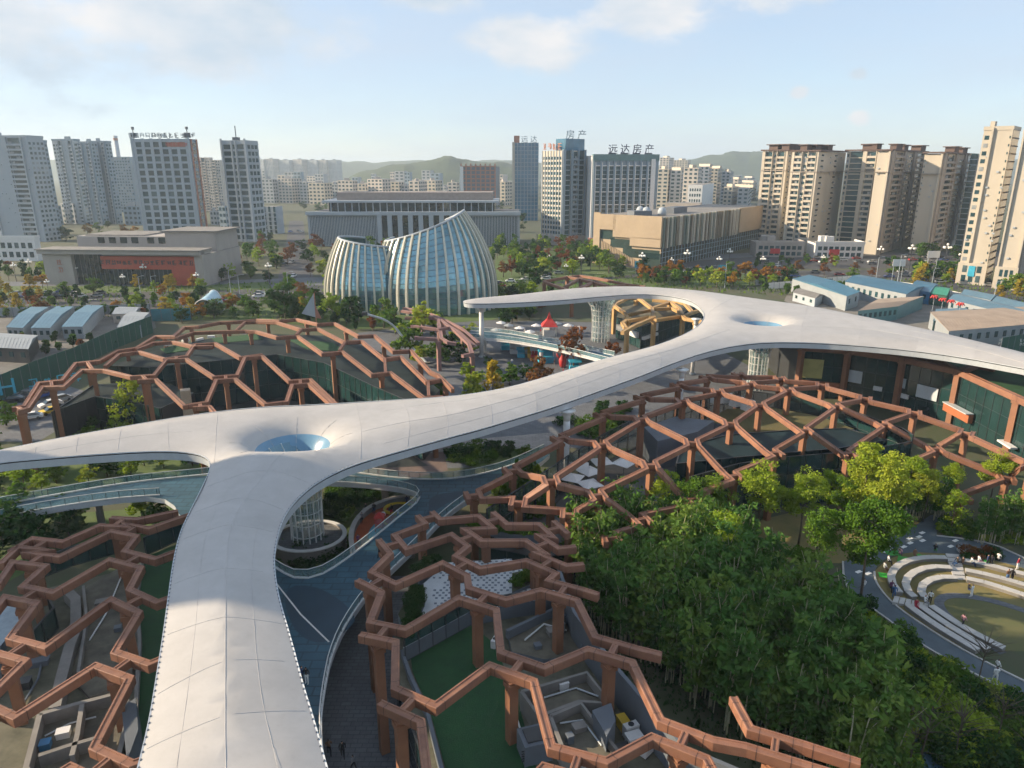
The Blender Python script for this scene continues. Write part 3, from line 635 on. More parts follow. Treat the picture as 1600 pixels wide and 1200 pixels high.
rF = [(215, 560), (505, 580), (845, 632), (1195, 708), (1565, 872), (1750, 965)]
lattice_lines('terracotta lattice edge with tall columns along the right glass pavilion under the canopy', [rF, [(1195, 708), (1310, 668), (1420, 690)], [(1310, 668), (1450, 655), (1640, 720)], [(845, 632), (930, 608), (1060, 640), (1195, 708)]], z8, lambda p: 11.5, BEAM, 1.0, 1.1, rF)
# ================================================================== RAISED WALKWAY AND ISLAND
DH = 5.0
deck_outer = [(-140, 822), (-60, 802), (0, 790), (100, 772), (200, 755), (320, 743), (440, 735), (560, 738), (625, 748), (690, 750), (740, 744), (795, 730), (850, 704), (862, 712), (800, 748), (760, 768), (728, 782), (695, 806), (655, 848), (620, 882), (577, 923), (540, 975), (517, 1025), (507, 1075), (500, 1125), (502, 1162), (507, 1205), (515, 1270), (330, 1290), (310, 1100), (300, 950), (290, 850), (280, 795), (250, 775), (175, 780), (75, 795), (0, 810), (-60, 822), (-140, 842)]
deck_hole = [(435, 890), (462, 906), (500, 901), (537, 877), (575, 848), (625, 806), (652, 786), (657, 776), (648, 768), (620, 762), (575, 756), (520, 753), (470, 752), (400, 760), (370, 800), (380, 855)]
dk = empty('raised_walkway', P(520, 950, 0))
def into(o, root): o.parent = root; o.matrix_parent_inverse = Matrix.Translation(-root.location); return o
dout = smooth_poly(pp(deck_outer, DH), 1, True); dhole = smooth_poly(pp(deck_hole, DH), 2, True)
into(sheet('deck', dout, DH, DECK, [dhole], .7, kind=None, side_mat=FASCIA), dk); bpy.data.objects['deck'].pop('kind', None)
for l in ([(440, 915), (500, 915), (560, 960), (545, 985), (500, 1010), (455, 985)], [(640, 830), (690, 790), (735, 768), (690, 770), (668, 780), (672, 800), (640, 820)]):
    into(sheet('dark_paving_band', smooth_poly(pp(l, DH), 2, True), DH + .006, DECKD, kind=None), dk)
mb = MB(); l = pp([(432, 912), (470, 960), (514, 1003)], DH); strip(mb, l, .16, DH + .002, DH + .016); into(mb.build('white_line', PAINT), dk)
for q in [(455, 960), (480, 1080), (470, 740), (150, 770), (40, 790), (640, 815), (600, 745)]:
    p = P(*q, DH); mb = MB(); mb.tube([(p.x, p.y, 0), (p.x, p.y, DH - .7)], .5, 12); into(mb.build('support', CONC), dk)
tag(dk, 'blue grey raised walkway curling round a garden island beneath the canopy', 'walkway')
def railing(label, px, h, hh=1.1, step=1.6, sm=2, world=None):
    pts = world or smooth_poly(pp(px, h), sm); pts = resample(pts, step)
    g = empty('railing', pts[0])
    mb = MB(); mb.tube([p + Vector((0, 0, hh)) for p in pts], .05, 6); into(mb.build('handrail', WHITEP), g)
    mb = MB(); strip(mb, pts, .22, h - .02, h + .16); into(mb.build('kerb', WHITEP), g)
    mb = MB(); strip(mb, pts, .02, h + .18, h + hh - .05); into(mb.build('glass_panel', GLASSC), g)
    for p in pts:
        mb = MB(); mb.box((p.x, p.y, h + hh / 2), (.05, .05, hh)); into(mb.build('baluster', DARK), g)
    return tag(g, label, 'railing')
railing('glass railing on the far edge of the walkway left of the canopy stem', [(-60, 801), (0, 789), (100, 771), (200, 754), (330, 741)], DH)
railing('glass railing on the near edge of the walkway left of the canopy stem', [(-60, 821), (0, 809), (75, 794), (175, 779), (250, 774)], DH)
railing('glass railing curving along the far walkway edge right of the canopy stem', [(545, 737), (625, 748), (690, 750), (740, 744), (795, 730), (850, 704)], DH)
railing('white railing looping round the garden island', None, DH, world=dhole + [dhole[0]])
railing('curved glass railing above the shadowed shopping street', [(728, 782), (695, 806), (655, 848), (620, 882), (577, 923), (540, 975), (517, 1025), (507, 1075), (500, 1125), (502, 1162), (508, 1210), (515, 1270)], DH)
tag(sheet('island_lawn', [(p.x * 1.0, p.y) for p in dhole], .016, GRASS), kind='structure')
PGH = 2.6
pg = smooth_poly(pp([(556, 868), (548, 825), (575, 793), (618, 778), (652, 783), (648, 802), (606, 838), (575, 868)], PGH), 2, True)
tag(sheet('playground_surface', pg, PGH, ORANGE, thick=PGH - .02, side_mat=CONC), kind='structure')
tag(sheet('playground_pool', smooth_poly(pp([(580, 850), (572, 835), (590, 812), (602, 822), (598, 838)], PGH), 2, True), PGH + .006, CYAN), kind='structure')
c = P(624, 798, PGH); g = empty('trampoline', c)
mb = MB(); mb.tube([(2.0 * math.cos(a / 24 * 6.2832), 1.6 * math.sin(a / 24 * 6.2832), .35) for a in range(25)], .22, 8); mb.build('padded_ring', YEL, g, True)
mb = MB(); mb.tube([(0, 0, .28), (0, 0, .32)], 1.5, 24); mb.build('mat', DARK, g)
for k in range(6): mb = MB(); mb.tube([(1.9 * math.cos(k), 1.5 * math.sin(k), 0), (1.9 * math.cos(k), 1.5 * math.sin(k), .3)], .05, 6); mb.build('leg', DARK, g)
tag(g, 'yellow padded ring trampoline on the orange playground', 'trampoline')
c = P(594, 828, PGH); g = empty('climbing_tower', c)
for sx in (-.8, .8):
    for sy in (-.8, .8): mb = MB(); mb.box((sx, sy, 1.6), (.16, .16, 3.2)); mb.build('post', RED, g)
for z in (.9, 1.9): mb = MB(); mb.box((0, 0, z), (1.8, 1.8, .12)); mb.build('platform', RED, g)
mb = MB(); mb.add([(-1.1, -1.1, 3.2), (1.1, -1.1, 3.2), (1.1, 1.1, 3.2), (-1.1, 1.1, 3.2), (0, 0, 4.3)], [(0, 1, 4), (1, 2, 4), (2, 3, 4), (3, 0, 4), (3, 2, 1, 0)]); mb.build('roof', RED, g)
mb = MB(); mb.add([(.8, -.4, 1.95), (.8, .4, 1.95), (3.0, .4, .1), (3.0, -.4, .1), (.8, -.4, 1.85), (.8, .4, 1.85), (3.0, .4, 0), (3.0, -.4, 0)], [(0, 3, 2, 1), (4, 5, 6, 7), (0, 4, 7, 3), (1, 2, 6, 5)]); mb.build('slide', YEL, g)
for k in range(5): mb = MB(); mb.box((-.85, 0, .3 + k * .35), (.06, 1.4, .06)); mb.build('rung', YEL, g)
g.scale = (.62, .62, .62)
tag(g, 'red climbing tower with a yellow slide on the orange playground', 'play equipment')
g = empty('seat_wall', P(560, 820, 0)); mb = MB(); strip(mb, smooth_poly(pp([(553, 872), (546, 828), (570, 794), (610, 778), (640, 774)], 3.4), 2), .5, 0, 3.4); into(mb.build('wall', CONC), g); mb = MB(); strip(mb, smooth_poly(pp([(553, 872), (546, 828), (570, 794), (610, 778), (640, 774)], 3.4), 2), .62, 3.4, 3.5); into(mb.build('coping', STONE), g)
tag(g, 'curved grey retaining wall round the back of the playground', 'wall')
cc = Vector((c1.x + .2, c1.y - .3, 0)); g = empty('planter_wall', cc)
arc = [Vector((4.6 * math.cos(a), 4.0 * math.sin(a), 0)) for a in [i / 30 * 6.2832 for i in range(31)]]
mb = MB(); strip(mb, arc, .4, 0, 2.2); mb.build('stone_wall', CONC, g); mb = MB(); strip(mb, arc, .55, 2.2, 2.34); mb.build('coping', WHITEP, g); mb = MB(); mb.prism([(p.x * .96, p.y * .96) for p in arc[:-1]], 0, 1.9); mb.build('paved_floor', PAVE, g)
tag(g, 'round stone planter wall with white coping at the foot of the near funnel column', 'planter')
# ================================================================== PAVILIONS UNDER THE LATTICES
UNITP = MB().box((0, 0, 0), (1, 1, 1)).mesh('pane', GLASS); UNITG = MB().box((0, 0, 0), (1, 1, 1)).mesh('pane', GLASSG); UNITW = MB().box((0, 0, 0), (1, 1, 1)).mesh('pane', PANE)
def facade(root, pts, z0, z1, pw=3.0, rows=2, me=None, fr=DARK, closed=False, fw=.09):
    pts = [Vector((p[0], p[1], 0)) for p in pts]
    if closed: pts = pts + [pts[0]]
    part = empty('curtain_wall'); part.parent = root; part.location = (0, 0, 0); part.matrix_parent_inverse = Matrix.Translation(-root.location)
    fm = MB()
    for a, b in zip(pts, pts[1:]):
        L = (b - a).length; n = max(1, round(L / pw)); ang = math.atan2(b.y - a.y, b.x - a.x)
        for i in range(n):
            p = a.lerp(b, (i + .5) / n)
            for r_ in range(rows):
                zc = z0 + (z1 - z0) * (r_ + .5) / rows
                link('pane', me or UNITP, part, (p.x, p.y, zc), ang, (L / n - fw * .8, .05, (z1 - z0) / rows - fw * .8))
        for i in range(n + 1):
            p = a.lerp(b, i / n); fm.box((p.x, p.y, (z0 + z1) / 2), (fw, .2, z1 - z0), ang)
        for r_ in range(rows + 1):
            z = z0 + (z1 - z0) * r_ / rows; c = (a + b) / 2; fm.box((c.x, c.y, z), (L, .16, fw), ang)
    fm.build('mullion_grid', fr, part)
    return part
def pav(name, label, fp, h, roofm, wall=DARK, cat='pavilion'):
    c = sum([Vector((p[0], p[1], 0)) for p in fp], Vector()) / len(fp); g = empty(name, c)
    mb = MB(); mb.prism(fp, .002, h, 0, 1); into(mb.build('base', [wall, roofm]), g); return tag(g, label, cat)
def addp(root, name, m, fn): mb = MB(); fn(mb); return into(mb.build(name, m), root)
def block(root, name, px, h0, h1, m, mt=None, hp=None):
    mb = MB(); mb.prism(pp(px, h1 if hp is None else hp), h0, h1, 0, 1); return into(mb.build(name, [m, mt or m]), root)
def parapet(root, px, h0, h1, w, m, closed=True, name='parapet'):
    l = pp(px, h1); l = l + [l[0]] if closed else l
    mb = MB(); strip(mb, l, w, h0, h1); return into(mb.build(name, m), root)
# front centre
fpD = [(-7.5, 69.5), (-10.7, 64.3), (-11.3, 58), (-9.6, 51), (-6.3, 42.8), (-1.5, 32), (6, 25), (24, 26), (19, 37), (12.5, 41), (9, 49), (6, 57), (5, 64.5), (0, 70.5)]
D = pav('terrace_pavilion', 'two-storey pavilion with turf terrace, tiled patio and walled roofs in the front centre', fpD, 5.0, MOSS, GREYW)
facade(D, [(-7.6, 69.7), (-10.85, 64.3), (-11.45, 58), (-9.75, 51), (-6.45, 42.7), (-1.65, 32), (5.9, 24.9)], 0.1, 4.7, 2.6, 2)
addp(D, 'turf', LAWN, lambda m: m.prism(pp([(641, 1022), (737, 976), (768, 1002), (790, 1046), (806, 1084), (842, 1215), (720, 1290), (700, 1215), (672, 1110), (645, 1050)], 5.05), 5.0, 5.05))
parapet(D, [(628, 1015), (640, 1052), (668, 1112), (690, 1200), (705, 1270)], 4.9, 5.7, .3, GREYW, False)
pat = [(-10.1, 57.5), (-9.7, 63.6), (-7, 68.6), (-.2, 69.4), (4.3, 64), (5.0, 57.6)] + [(p.x, p.y) for p in pp([(862, 935), (800, 944), (735, 956), (630, 1013)], 6.6)]
PATM = mat('patio_paving', (.50, .53, .55), .7, .1, .8)
addp(D, 'patio_block', [GREYW, PATM], lambda m: m.prism(pat, 5.002, 6.6, 0, 1))
mb = MB(); y = 51.0
for iy in range(44):
    yy = 49.5 + iy * .46
    for ix in range(40):
        xx = -11 + ix * .62 + (iy % 2) * .31
        if inside((xx, yy), pat) and rnd.random() < .8 and xx > -7.5 + .18 * (60 - yy): mb.box((xx, yy, 6.6), (.26, .3, .016))
into(mb.build('inlay_tile', mat('slate_inlay', (.12, .15, .19), .6), kind='stuff'), D)
for px in ([(632, 1011), (735, 955)], [(735, 955), (800, 943), (862, 934)]):
    l = pp(px, 6.6); facade(D, l, 5.1, 7.7, 1.6, 1, UNITG)
for px in ([(655, 905), (690, 880), (672, 868), (645, 880)], [(640, 1000), (664, 940), (662, 912), (640, 925), (622, 960)], [(735, 820), (800, 835), (860, 838), (850, 825), (790, 818)], [(800, 925), (850, 905), (848, 885), (800, 895)]):
    block(D, 'planter', px, 6.0, 6.95, GREYW, EARTH)
block(D, 'raised_roof', [(792, 985), (862, 952), (896, 965), (912, 1008), (905, 1024), (850, 1030), (800, 1018)], 5.003, 5.5, GREYW, CONCD)
parapet(D, [(792, 985), (862, 952), (896, 965), (912, 1008)], 5.5, 6.4, .35, GREYW, False)
parapet(D, [(815, 1080), (917, 1050), (955, 1098), (905, 1095), (860, 1112), (842, 1118)], 5.0, 6.9, .3, CONC)
block(D, 'roof_slab', [(820, 1083), (915, 1054), (950, 1096), (905, 1095), (860, 1110), (845, 1114)], 5.0, 6.0, CONC, CONCD, 6.0)
parapet(D, [(860, 1118), (908, 1098), (965, 1172), (930, 1215), (880, 1170)], 5.0, 6.9, .3, CONC)
block(D, 'roof_slab', [(864, 1120), (906, 1102), (960, 1172), (928, 1208), (884, 1168)], 5.0, 6.1, CONC, CONCD, 6.1)
block(D, 'service_block', [(925, 1110), (955, 1098), (962, 1125), (948, 1150)], 5.0, 7.6, GREYW, GREYW)
east = [Vector(p + (0,)) for p in [(24, 26), (19, 37), (12.5, 41), (9, 49), (6, 57), (5, 64.5)]]
mb = MB(); strip(mb, east, .35, 5.0, 8.4, None, 1); into(mb.build('east_wall', GREYW), D)
g = empty('ventilation_unit', P(835, 1178, 5.06)); 
mb = MB(); mb.box((0, 0, .9), (2.2, 2.0, 1.8), .3); mb.build('casing', GREYW, g); mb = MB(); mb.box((0, 0, 1.86), (1.5, 1.4, .12), .3); mb.build('lid', DARK, g)
for k in range(5): mb = MB(); mb.box((-.3, -1.02, .5 + k * .22), (1.5, .06, .08), .3); mb.build('louvre', DARK, g)
tag(g, 'square grey ventilation box on the dark turf', 'ventilation box')
for i, (q, s) in enumerate([((912, 985), 1.0), ((985, 1150), 1.2), ((1010, 1178), 1.1), ((773, 1010), .9)]):
    g = empty('air_conditioner', P(*q, 5.06)); mb = MB(); mb.box((0, 0, .5 * s), (1.0 * s, .5 * s, .9 * s), .4 * i); mb.build('case', WHITEP, g); mb = MB(); mb.tube([(0, 0, .96 * s), (0, 0, 1.0 * s)], .2 * s, 12); mb.build('fan', DARK, g); mb = MB(); mb.box((0, 0, .03), (.9 * s, .6 * s, .06), .4 * i); mb.build('foot', DARK, g)
    tag(g, ['small white air conditioner beside the mossy roof wall', 'white air conditioner on the roof near the front bamboo edge', 'white air conditioner in the walled roof gap at the front edge', 'white air conditioner at the top corner of the dark turf'][i], 'air conditioner')
# front left
fpB = [(-57, 60), (-49, 66.5), (-41, 71), (-34, 70), (-30, 62), (-27, 54), (-23.5, 44), (-19.5, 33), (-22, 22), (-48, 22), (-62, 38)]
B = pav('terrace_pavilion', 'pavilion with bare mossy roofs and a turf strip in the front left corner', fpB, 5.0, MOSS, GREYW)
facade(B, [(-57.1, 60.2), (-49, 66.7), (-41, 71.2), (-33.9, 70.2), (-29.8, 62)], .1, 4.8, 2.6, 2)
addp(B, 'turf', LAWN, lambda m: m.prism(pp([(222, 872), (290, 845), (282, 905), (270, 1010), (255, 1100), (240, 1210), (215, 1260), (212, 1100), (218, 1000), (213, 930)], 5.05), 5.0, 5.05))
parapet(B, [(222, 872), (213, 930), (218, 1000), (212, 1100), (213, 1180)], 5.0, 5.6, .3, CONC, False)
block(B, 'roof_slab', [(120, 925), (200, 880), (212, 935), (214, 1000), (205, 1060), (140, 1090), (105, 1050)], 5.003, 5.35, CONC, CONCD)
for w in ([(0, 1010), (40, 960), (42, 940), (10, 945), (-30, 990), (-60, 1060), (-20, 1090), (0, 1075)],):
    block(B, 'tiled_roof', w, 5.003, 5.9, GREYW, mat('pale_blue_tile', (.26, .32, .36), .6, .15, 1.5))
parapet(B, [(105, 922), (118, 935), (118, 985), (108, 1010), (95, 1060), (85, 1105)], 5.0, 6.2, .9, CONC, False, 'stepped_wall')
parapet(B, [(130, 915), (135, 965), (128, 1010), (122, 1050)], 5.0, 6.0, .25, CONC, False, 'low_wall')
parapet(B, [(62, 1115), (128, 1097), (182, 1083), (205, 1100), (180, 1200), (90, 1250), (40, 1200)], 5.0, 7.2, .4, CONC)
block(B, 'roof_slab', [(66, 1118), (128, 1101), (180, 1088), (200, 1103), (176, 1196), (92, 1240), (46, 1198)], 5.0, 6.2, CONC, CONCD, 6.2)
parapet(B, [(128, 1100), (120, 1150), (112, 1180)], 6.2, 7.2, .35, CONC, False); parapet(B, [(60, 1180), (105, 1165), (165, 1148)], 6.2, 7.2, .35, CONC, False)
block(B, 'stair_block', [(190, 1105), (212, 1090), (216, 1140), (198, 1190)], 5.0, 7.9, GREYW, GREYW)
facade(B, pp([(55, 880), (110, 860), (190, 838), (200, 845)], 7.0), 5.1, 7.4, 1.8, 1, UNITG); facade(B, pp([(45, 1000), (85, 955), (75, 935)], 7.0), 5.1, 7.4, 1.8, 1, UNITG); facade(B, pp([(225, 845), (290, 815)], 7.0), 5.1, 7.4, 1.8, 1, UNITG)
# middle left: glass pavilion under the dome
fpA = [(-80, 117), (-77.5, 126), (-66.5, 121.5), (-62, 119), (-60, 128), (-70, 136), (-82, 134)]
A = pav('glass_pavilion', 'dark green glass pavilion beneath the domed lattice, middle left', fpA, 7.0, mat('dark_roof_membrane', (.018, .028, .027), .7, .3, .3, spec=.2), DARK)
facade(A, [(x - .15, y - .25) for x, y in fpA[:5]], .1, 7.2, 2.4, 3, UNITG); facade(A, fpA[6:] + fpA[:1], .1, 7.2, 3.2, 2, UNITG)
tallA = [(-81, 138), (-72, 136.5), (-62, 141), (-50, 147), (-38, 140), (-25.5, 124.5), (-15, 112.5), (-13, 122), (-22, 141), (-33, 155), (-45, 165), (-60, 167), (-70, 163), (-78, 152)]
addp(A, 'tall_wing', [DARK, mat('dark_wing_roof', (.014, .024, .024), .7, .4, .3, spec=.2)], lambda m: m.prism(tallA, .002, 9.6, 0, 1)); facade(A, [(x - .2, y - .3) for x, y in tallA[:7]], .1, 9.8, 2.2, 3, UNITG)
into(sheet('forecourt', [(-66, 121), (-55, 111), (-40, 107), (-14, 110), (-25, 124.5), (-38, 140), (-50, 147), (-62, 141)], .03, mat('dark_forecourt', (.018, .024, .025), .6, .4, .3), kind=None), A)
for q in [(-54, 118), (-48, 124), (-57, 126), (-42, 116), (-36, 122), (-30, 115)]: addp(A, 'planter', [GREYW, LAWN], lambda m: m.box((q[0], q[1], .5), (4, 2.2, .9), q[0]))
for px in ([(250, 545), (290, 538), (300, 546), (260, 552)], [(330, 528), (400, 522), (410, 530), (340, 536)], [(450, 530), (520, 535), (540, 550), (480, 545)]):
    addp(A, 'roof_lawn', LAWN, lambda m: m.prism(pp(px, 9.7), 9.6, 9.7))
for q in [(262, 538), (270, 535), (312, 530), (330, 526), (290, 532), (380, 520)]:
    addp(A, 'roof_seat', WHITEP, lambda m: m.box(P(*q, 9.85), (1.6, .7, .5), q[0]))
mb = MB(); p = P(295, 650, 5); mb.box((p.x, p.y, 5), (1.6, 1.6, 10), .4); into(mb.build('sandstone_pier', mat('sandstone', (.42, .33, .24), .8)), A)
# right dome: open terrace, core and roof garden
fpC = [(-3, 77), (1.5, 83.5), (8, 93.5), (15, 103.3), (22.5, 111.5), (30, 118.3), (36, 123), (42, 124.5), (48.5, 121.5), (54, 117.5), (57.5, 111), (61, 104), (61, 101), (56, 99), (48, 96.5), (40, 95), (32, 92.5), (24, 88), (16, 82), (9, 77.5), (4, 74.5)]
C = pav('glass_pavilion', 'dark glass pavilion with open terraces under the wide right lattice', fpC, 3.6, mat('terrace_paving', (.075, .075, .075), .7, .3, .3), DARK)
facade(C, fpC[:9], 3.7, 8.8, 2.8, 2, mb and MB().box((0, 0, 0), (1, 1, 1)).mesh('pane', glassmat('terrace_glass', (.05, .10, .10), .05, .42)))
facade(C, fpC[8:13], 3.7, 9.0, 2.8, 2, UNITG); facade(C, fpC[12:18], .1, 8.0, 2.6, 3, UNITG); facade(C, fpC[17:] + fpC[:1], .1, 3.6, 2.6, 1, UNITG)
coreC = [(23, 92), (25, 98), (33, 103), (43, 105), (53, 106), (57, 101), (48, 97.6), (40, 96), (32, 94.2)]
DKROOF = mat('dark_glass_roof', (.012, .026, .03), .7, .4, .3, spec=.2)
addp(C, 'core', [GREYW, DKROOF], lambda m: m.prism(coreC, 3.602, 8.2, 0, 1)); facade(C, [(p[0] * 1.0, p[1] - .2) for p in coreC], 3.7, 8.3, 2.4, 2, UNITP, closed=True)
addp(C, 'roof_garden', [GREYW, mat('roof_meadow', (.075, .075, .025), .95, .3, .3, bump=.3, bscale=9, col2=(.13, .10, .035))], lambda m: m.prism([(38, 107.5), (50, 107.5), (56, 109), (53, 115), (46, 120), (38, 119), (33, 113)], 3.602, 7.0, 0, 1))
addp(C, 'stair_core', [GREYW, GREYW], lambda m: m.prism([(22, 100), (29, 104), (33, 109), (27, 111), (21, 106)], 3.602, 8.4))
for i, q in enumerate([(1132, 628), (1150, 634), (1168, 640), (1120, 630)]):
    g = empty('chiller_unit', P(*q, 8.42 if i != 3 else 7.02)); mb = MB(); mb.box((0, 0, .8), (2.0, 1.4, 1.5), .5); mb.build('case', WHITEP, g)
    for k in (-.45, .45): mb = MB(); mb.tube([(k, k * .5, 1.56), (k, k * .5, 1.7)], .4, 14); mb.build('fan', DARK, g)
    for k in range(4): mb = MB(); mb.box((.35, -.62, .35 + .3 * k), (1.7, .05, .1), .5); mb.build('louvre', FASCIA, g)
    tag(g, ['leftmost of the three chillers in a row under the right lattice', 'middle chiller of the row under the right lattice', 'rightmost chiller of the row under the right lattice', 'lone white chiller left of the row under the right lattice'][i], 'chiller')
def parasol(q, h, col, r, label, tilt=0.0, n=4):
    c = P(*q, h + 2.3); g = empty('parasol', (c.x, c.y, h), rnd.uniform(0, 1.5)); vs = [(r * math.cos(k / n * 6.2832), r * math.sin(k / n * 6.2832), 2.2) for k in range(n)]
    mb = MB(); mb.add(vs + [(0, 0, 2.85)] + [(x * .98, y * .98, 2.12) for x, y, z in vs], [(k, (k + 1) % n, n) for k in range(n)] + [(n + 1 + k, n + 1 + (k + 1) % n, (k + 1) % n, k) for k in range(n)]); mb.build('canopy', col, g)
    mb = MB(); mb.tube([(0, 0, 0), (0, 0, 2.84)], .04, 6); mb.build('pole', DARK, g); mb = MB(); mb.box((0, 0, .06), (.7, .7, .12)); mb.build('base', CONC, g)
    tag(g, label, 'parasol', 'parasols')
for q, lab in [((894, 745), 'pale square parasol beside the white post on the right terrace'), ((921, 735), 'white square parasol nearest the terracotta column on the terrace'), ((922, 755), 'pale blue grey parasol tilted towards the camera on the terrace'), ((940, 720), 'pale square parasol at the back of the terrace under the right lattice'), ((975, 722), 'cream parasol at the right end of the terrace under the lattice'), ((905, 727), 'small white parasol between the others on the right terrace')]:
    parasol(q, 3.62, WHITEP, 2.0, lab)
# right: tall glass hall under the canopy
rFw = [P(*z8(*q), 11.5) for q in rF]; front = [(p.x + .3, p.y + 1.6) for p in rFw]
back = [(front[-1][0] + 14, front[-1][1] + 18), (front[2][0] + 14, front[2][1] + 26), (front[0][0] + 2, front[0][1] + 24)]
Fp = pav('glass_hall', 'tall dark glass hall with shop fronts under the right arm of the canopy', front + back, 10.2, LAWN, DARK)
facade(Fp, [(x, y - .35) for x, y in front], .1, 10.3, 2.3, 3, UNITG)
def face_box(root, name, m, i0, t0, t1, zlo, zhi, proud=.5, line=front):
    a, b = Vector((*line[i0], 0)), Vector((*line[i0 + 1], 0)); d = (b - a).normalized(); nn = Vector((d.y, -d.x, 0)); p = a.lerp(b, (t0 + t1) / 2) + nn * (.35 + proud / 2)
    mb = MB(); mb.box((p.x, p.y, (zlo + zhi) / 2), ((b - a).length * (t1 - t0), proud, zhi - zlo), math.atan2(d.y, d.x)); return into(mb.build(name, m), root)
SHOP = mat('shop_terracotta', (.36, .12, .05), .6)
face_box(Fp, 'shop_fascia', SHOP, 0, .05, .95, 2.6, 3.6, .6); face_box(Fp, 'shop_fascia', SHOP, 3, .02, .5, 3.0, 4.6, .9); face_box(Fp, 'shop_canopy', FASCIA, 3, .05, .5, 4.7, 4.85, 1.5)
face_box(Fp, 'lit_sign', WHITEP, 1, .62, .78, 3.4, 4.3, .3); face_box(Fp, 'lit_sign', WHITEP, 2, .12, .3, 3.0, 3.9, .3); face_box(Fp, 'shop_blind', FASCIA, 1, .05, .38, 4.2, 6.8, .12); face_box(Fp, 'shop_blind', FASCIA, 2, .42, .8, 4.0, 6.6, .12); face_box(Fp, 'shop_blind', FASCIA, 2, .02, .2, 5.0, 7.0, .12)
face_box(Fp, 'yellow_blind', mat('blind_yellow', (.45, .42, .16), .7), 0, .05, .55, 4.2, 8.4, .12); face_box(Fp, 'shop_door', GLASS, 2, .5, .7, .1, 2.5, .2); face_box(Fp, 'white_canopy_edge', WHITEP, 4, .1, .6, 3.0, 3.3, 1.2)
def text_on(txt, size, p, rz, m, parent, name='lettering', depth=.05, rx=90, align='CENTER'):
    cu = bpy.data.curves.new(name, 'FONT'); cu.body = txt; cu.size = size; cu.extrude = depth; cu.align_x = align; cu.materials.append(m); cu.resolution_u = 2
    t_ = bpy.data.objects.new(name, cu); COL.objects.link(t_); bpy.context.view_layer.update(); me = bpy.data.meshes.new_from_object(t_.evaluated_get(bpy.context.evaluated_depsgraph_get())); bpy.data.objects.remove(t_)
    o = bpy.data.objects.new(name, me); COL.objects.link(o); o.location = p; o.rotation_euler = (R(rx), 0, rz)
    return into(o, parent) if parent is not None else o
def marks_on(n, size, p, rz, m, parent, name='lettering', depth=.05, rows=1):
    """lettering too small to read in the photo: the strokes of n characters, not legible"""
    r = random.Random(n * 17 + int(size * 10)); mb = MB()
    for row in range(rows):
        for i in range(n):
            cx = (i - (n - 1) / 2) * size * 1.05; z0 = -row * size * 1.25
            for z in r.sample([.08, .3, .5, .72, .92], 3): mb.box((cx + r.uniform(-.05, .05) * size, 0, z0 + z * size * .9), (size * r.uniform(.45, .8), depth * 2, size * .09))
            for x in r.sample([-.3, -.1, .12, .32], 2): mb.box((cx + x * size, .004, z0 + size * r.uniform(.4, .5)), (size * .09, depth * 2, size * r.uniform(.5, .85)))
    o = mb.build(name, m, kind='stuff'); o.location = p; o.rotation_euler = (0, 0, rz)
    return into(o, parent)
# shops and sign board inside the curl
g = empty('shop_building', P(1030, 530, 0)); fr = pp([(962, 528), (1000, 545), (1060, 523), (1100, 500)], 0); q = [(p.x, p.y) for p in fr] + [(fr[3].x + 4, fr[3].y + 14), (fr[0].x + 4, fr[0].y + 16)]
mb = MB(); mb.prism(q, 0, 6.2, 0, 1); into(mb.build('base', [DARK, MOSS]), g); facade(g, [(p[0], p[1] - .3) for p in q[:4]], .1, 6.3, 2.6, 2, UNITG)
face_box(g, 'white_fascia', WHITEP, 0, .15, .98, 3.0, 4.6, .8, q); face_box(g, 'white_fascia', WHITEP, 1, .0, .35, 2.6, 3.4, .8, q); face_box(g, 'poster', WHITEP, 1, .25, .38, 3.8, 6.0, .3, q)
tag(g, 'small shop building with white fascia under the ochre lattice', 'shop')
# ================================================================== CITY
class Face:
    def __init__(s, o, d, n, w, h): s.o, s.d, s.n, s.w, s.h = o, d, n, w, h
    def pt(s, u, z, out=0.0): return s.o + s.d * u + s.n * out + Vector((0, 0, z))
    def box(s, mb, u0, u1, z0, z1, out, inn=.02, m=None):
        c = s.pt((u0 + u1) / 2, (z0 + z1) / 2, (out - inn) / 2); mb.box(c, (u1 - u0, out + inn, z1 - z0), math.atan2(s.d.y, s.d.x), m)
def bld(name, label, cat, xl, xc, xr, yb, yt, th, wall, dep=None, roofm=None, wl_=None, group=None):
    C0 = P(xc, yb); th = R(th); dl = Vector((-math.cos(th), math.sin(th), 0)); dr = Vector((math.sin(th), math.cos(th), 0))
    def sol(px, d):
        u = (px - 800) / FPX; return (u * (C0.y * CP + CAMZ * SP) - C0.x) / (d.x - u * d.y * CP)
    wl2 = sol(xl, dl) if wl_ is None else wl_; wr2 = dep if dep else sol(xr, dr); H = hgt(C0, yt)
    if not 1 < wl2 < 160: wl2 = 20.0
    if not 1 < wr2 < 175: wr2 = max(10.0, min(28.0, wl2 * .6))
    g = empty(name, C0); B_ = C0 + dl * wl2; Dd = C0 + dr * wr2
    mb = MB(); mb.prism([(C0.x, C0.y), (Dd.x, Dd.y), (Dd.x + dl.x * wl2, Dd.y + dl.y * wl2), (B_.x, B_.y)], 0, H, 0, 1)
    into(mb.build('wall', [wall, roofm or CONC]), g); tag(g, label, cat, group)
    fl = Face(B_, -dl, Vector((-math.sin(th), -math.cos(th), 0)), wl2, H); fr_ = Face(C0, dr, Vector((math.cos(th), -math.sin(th), 0)), wr2, H)
    return g, fl, fr_
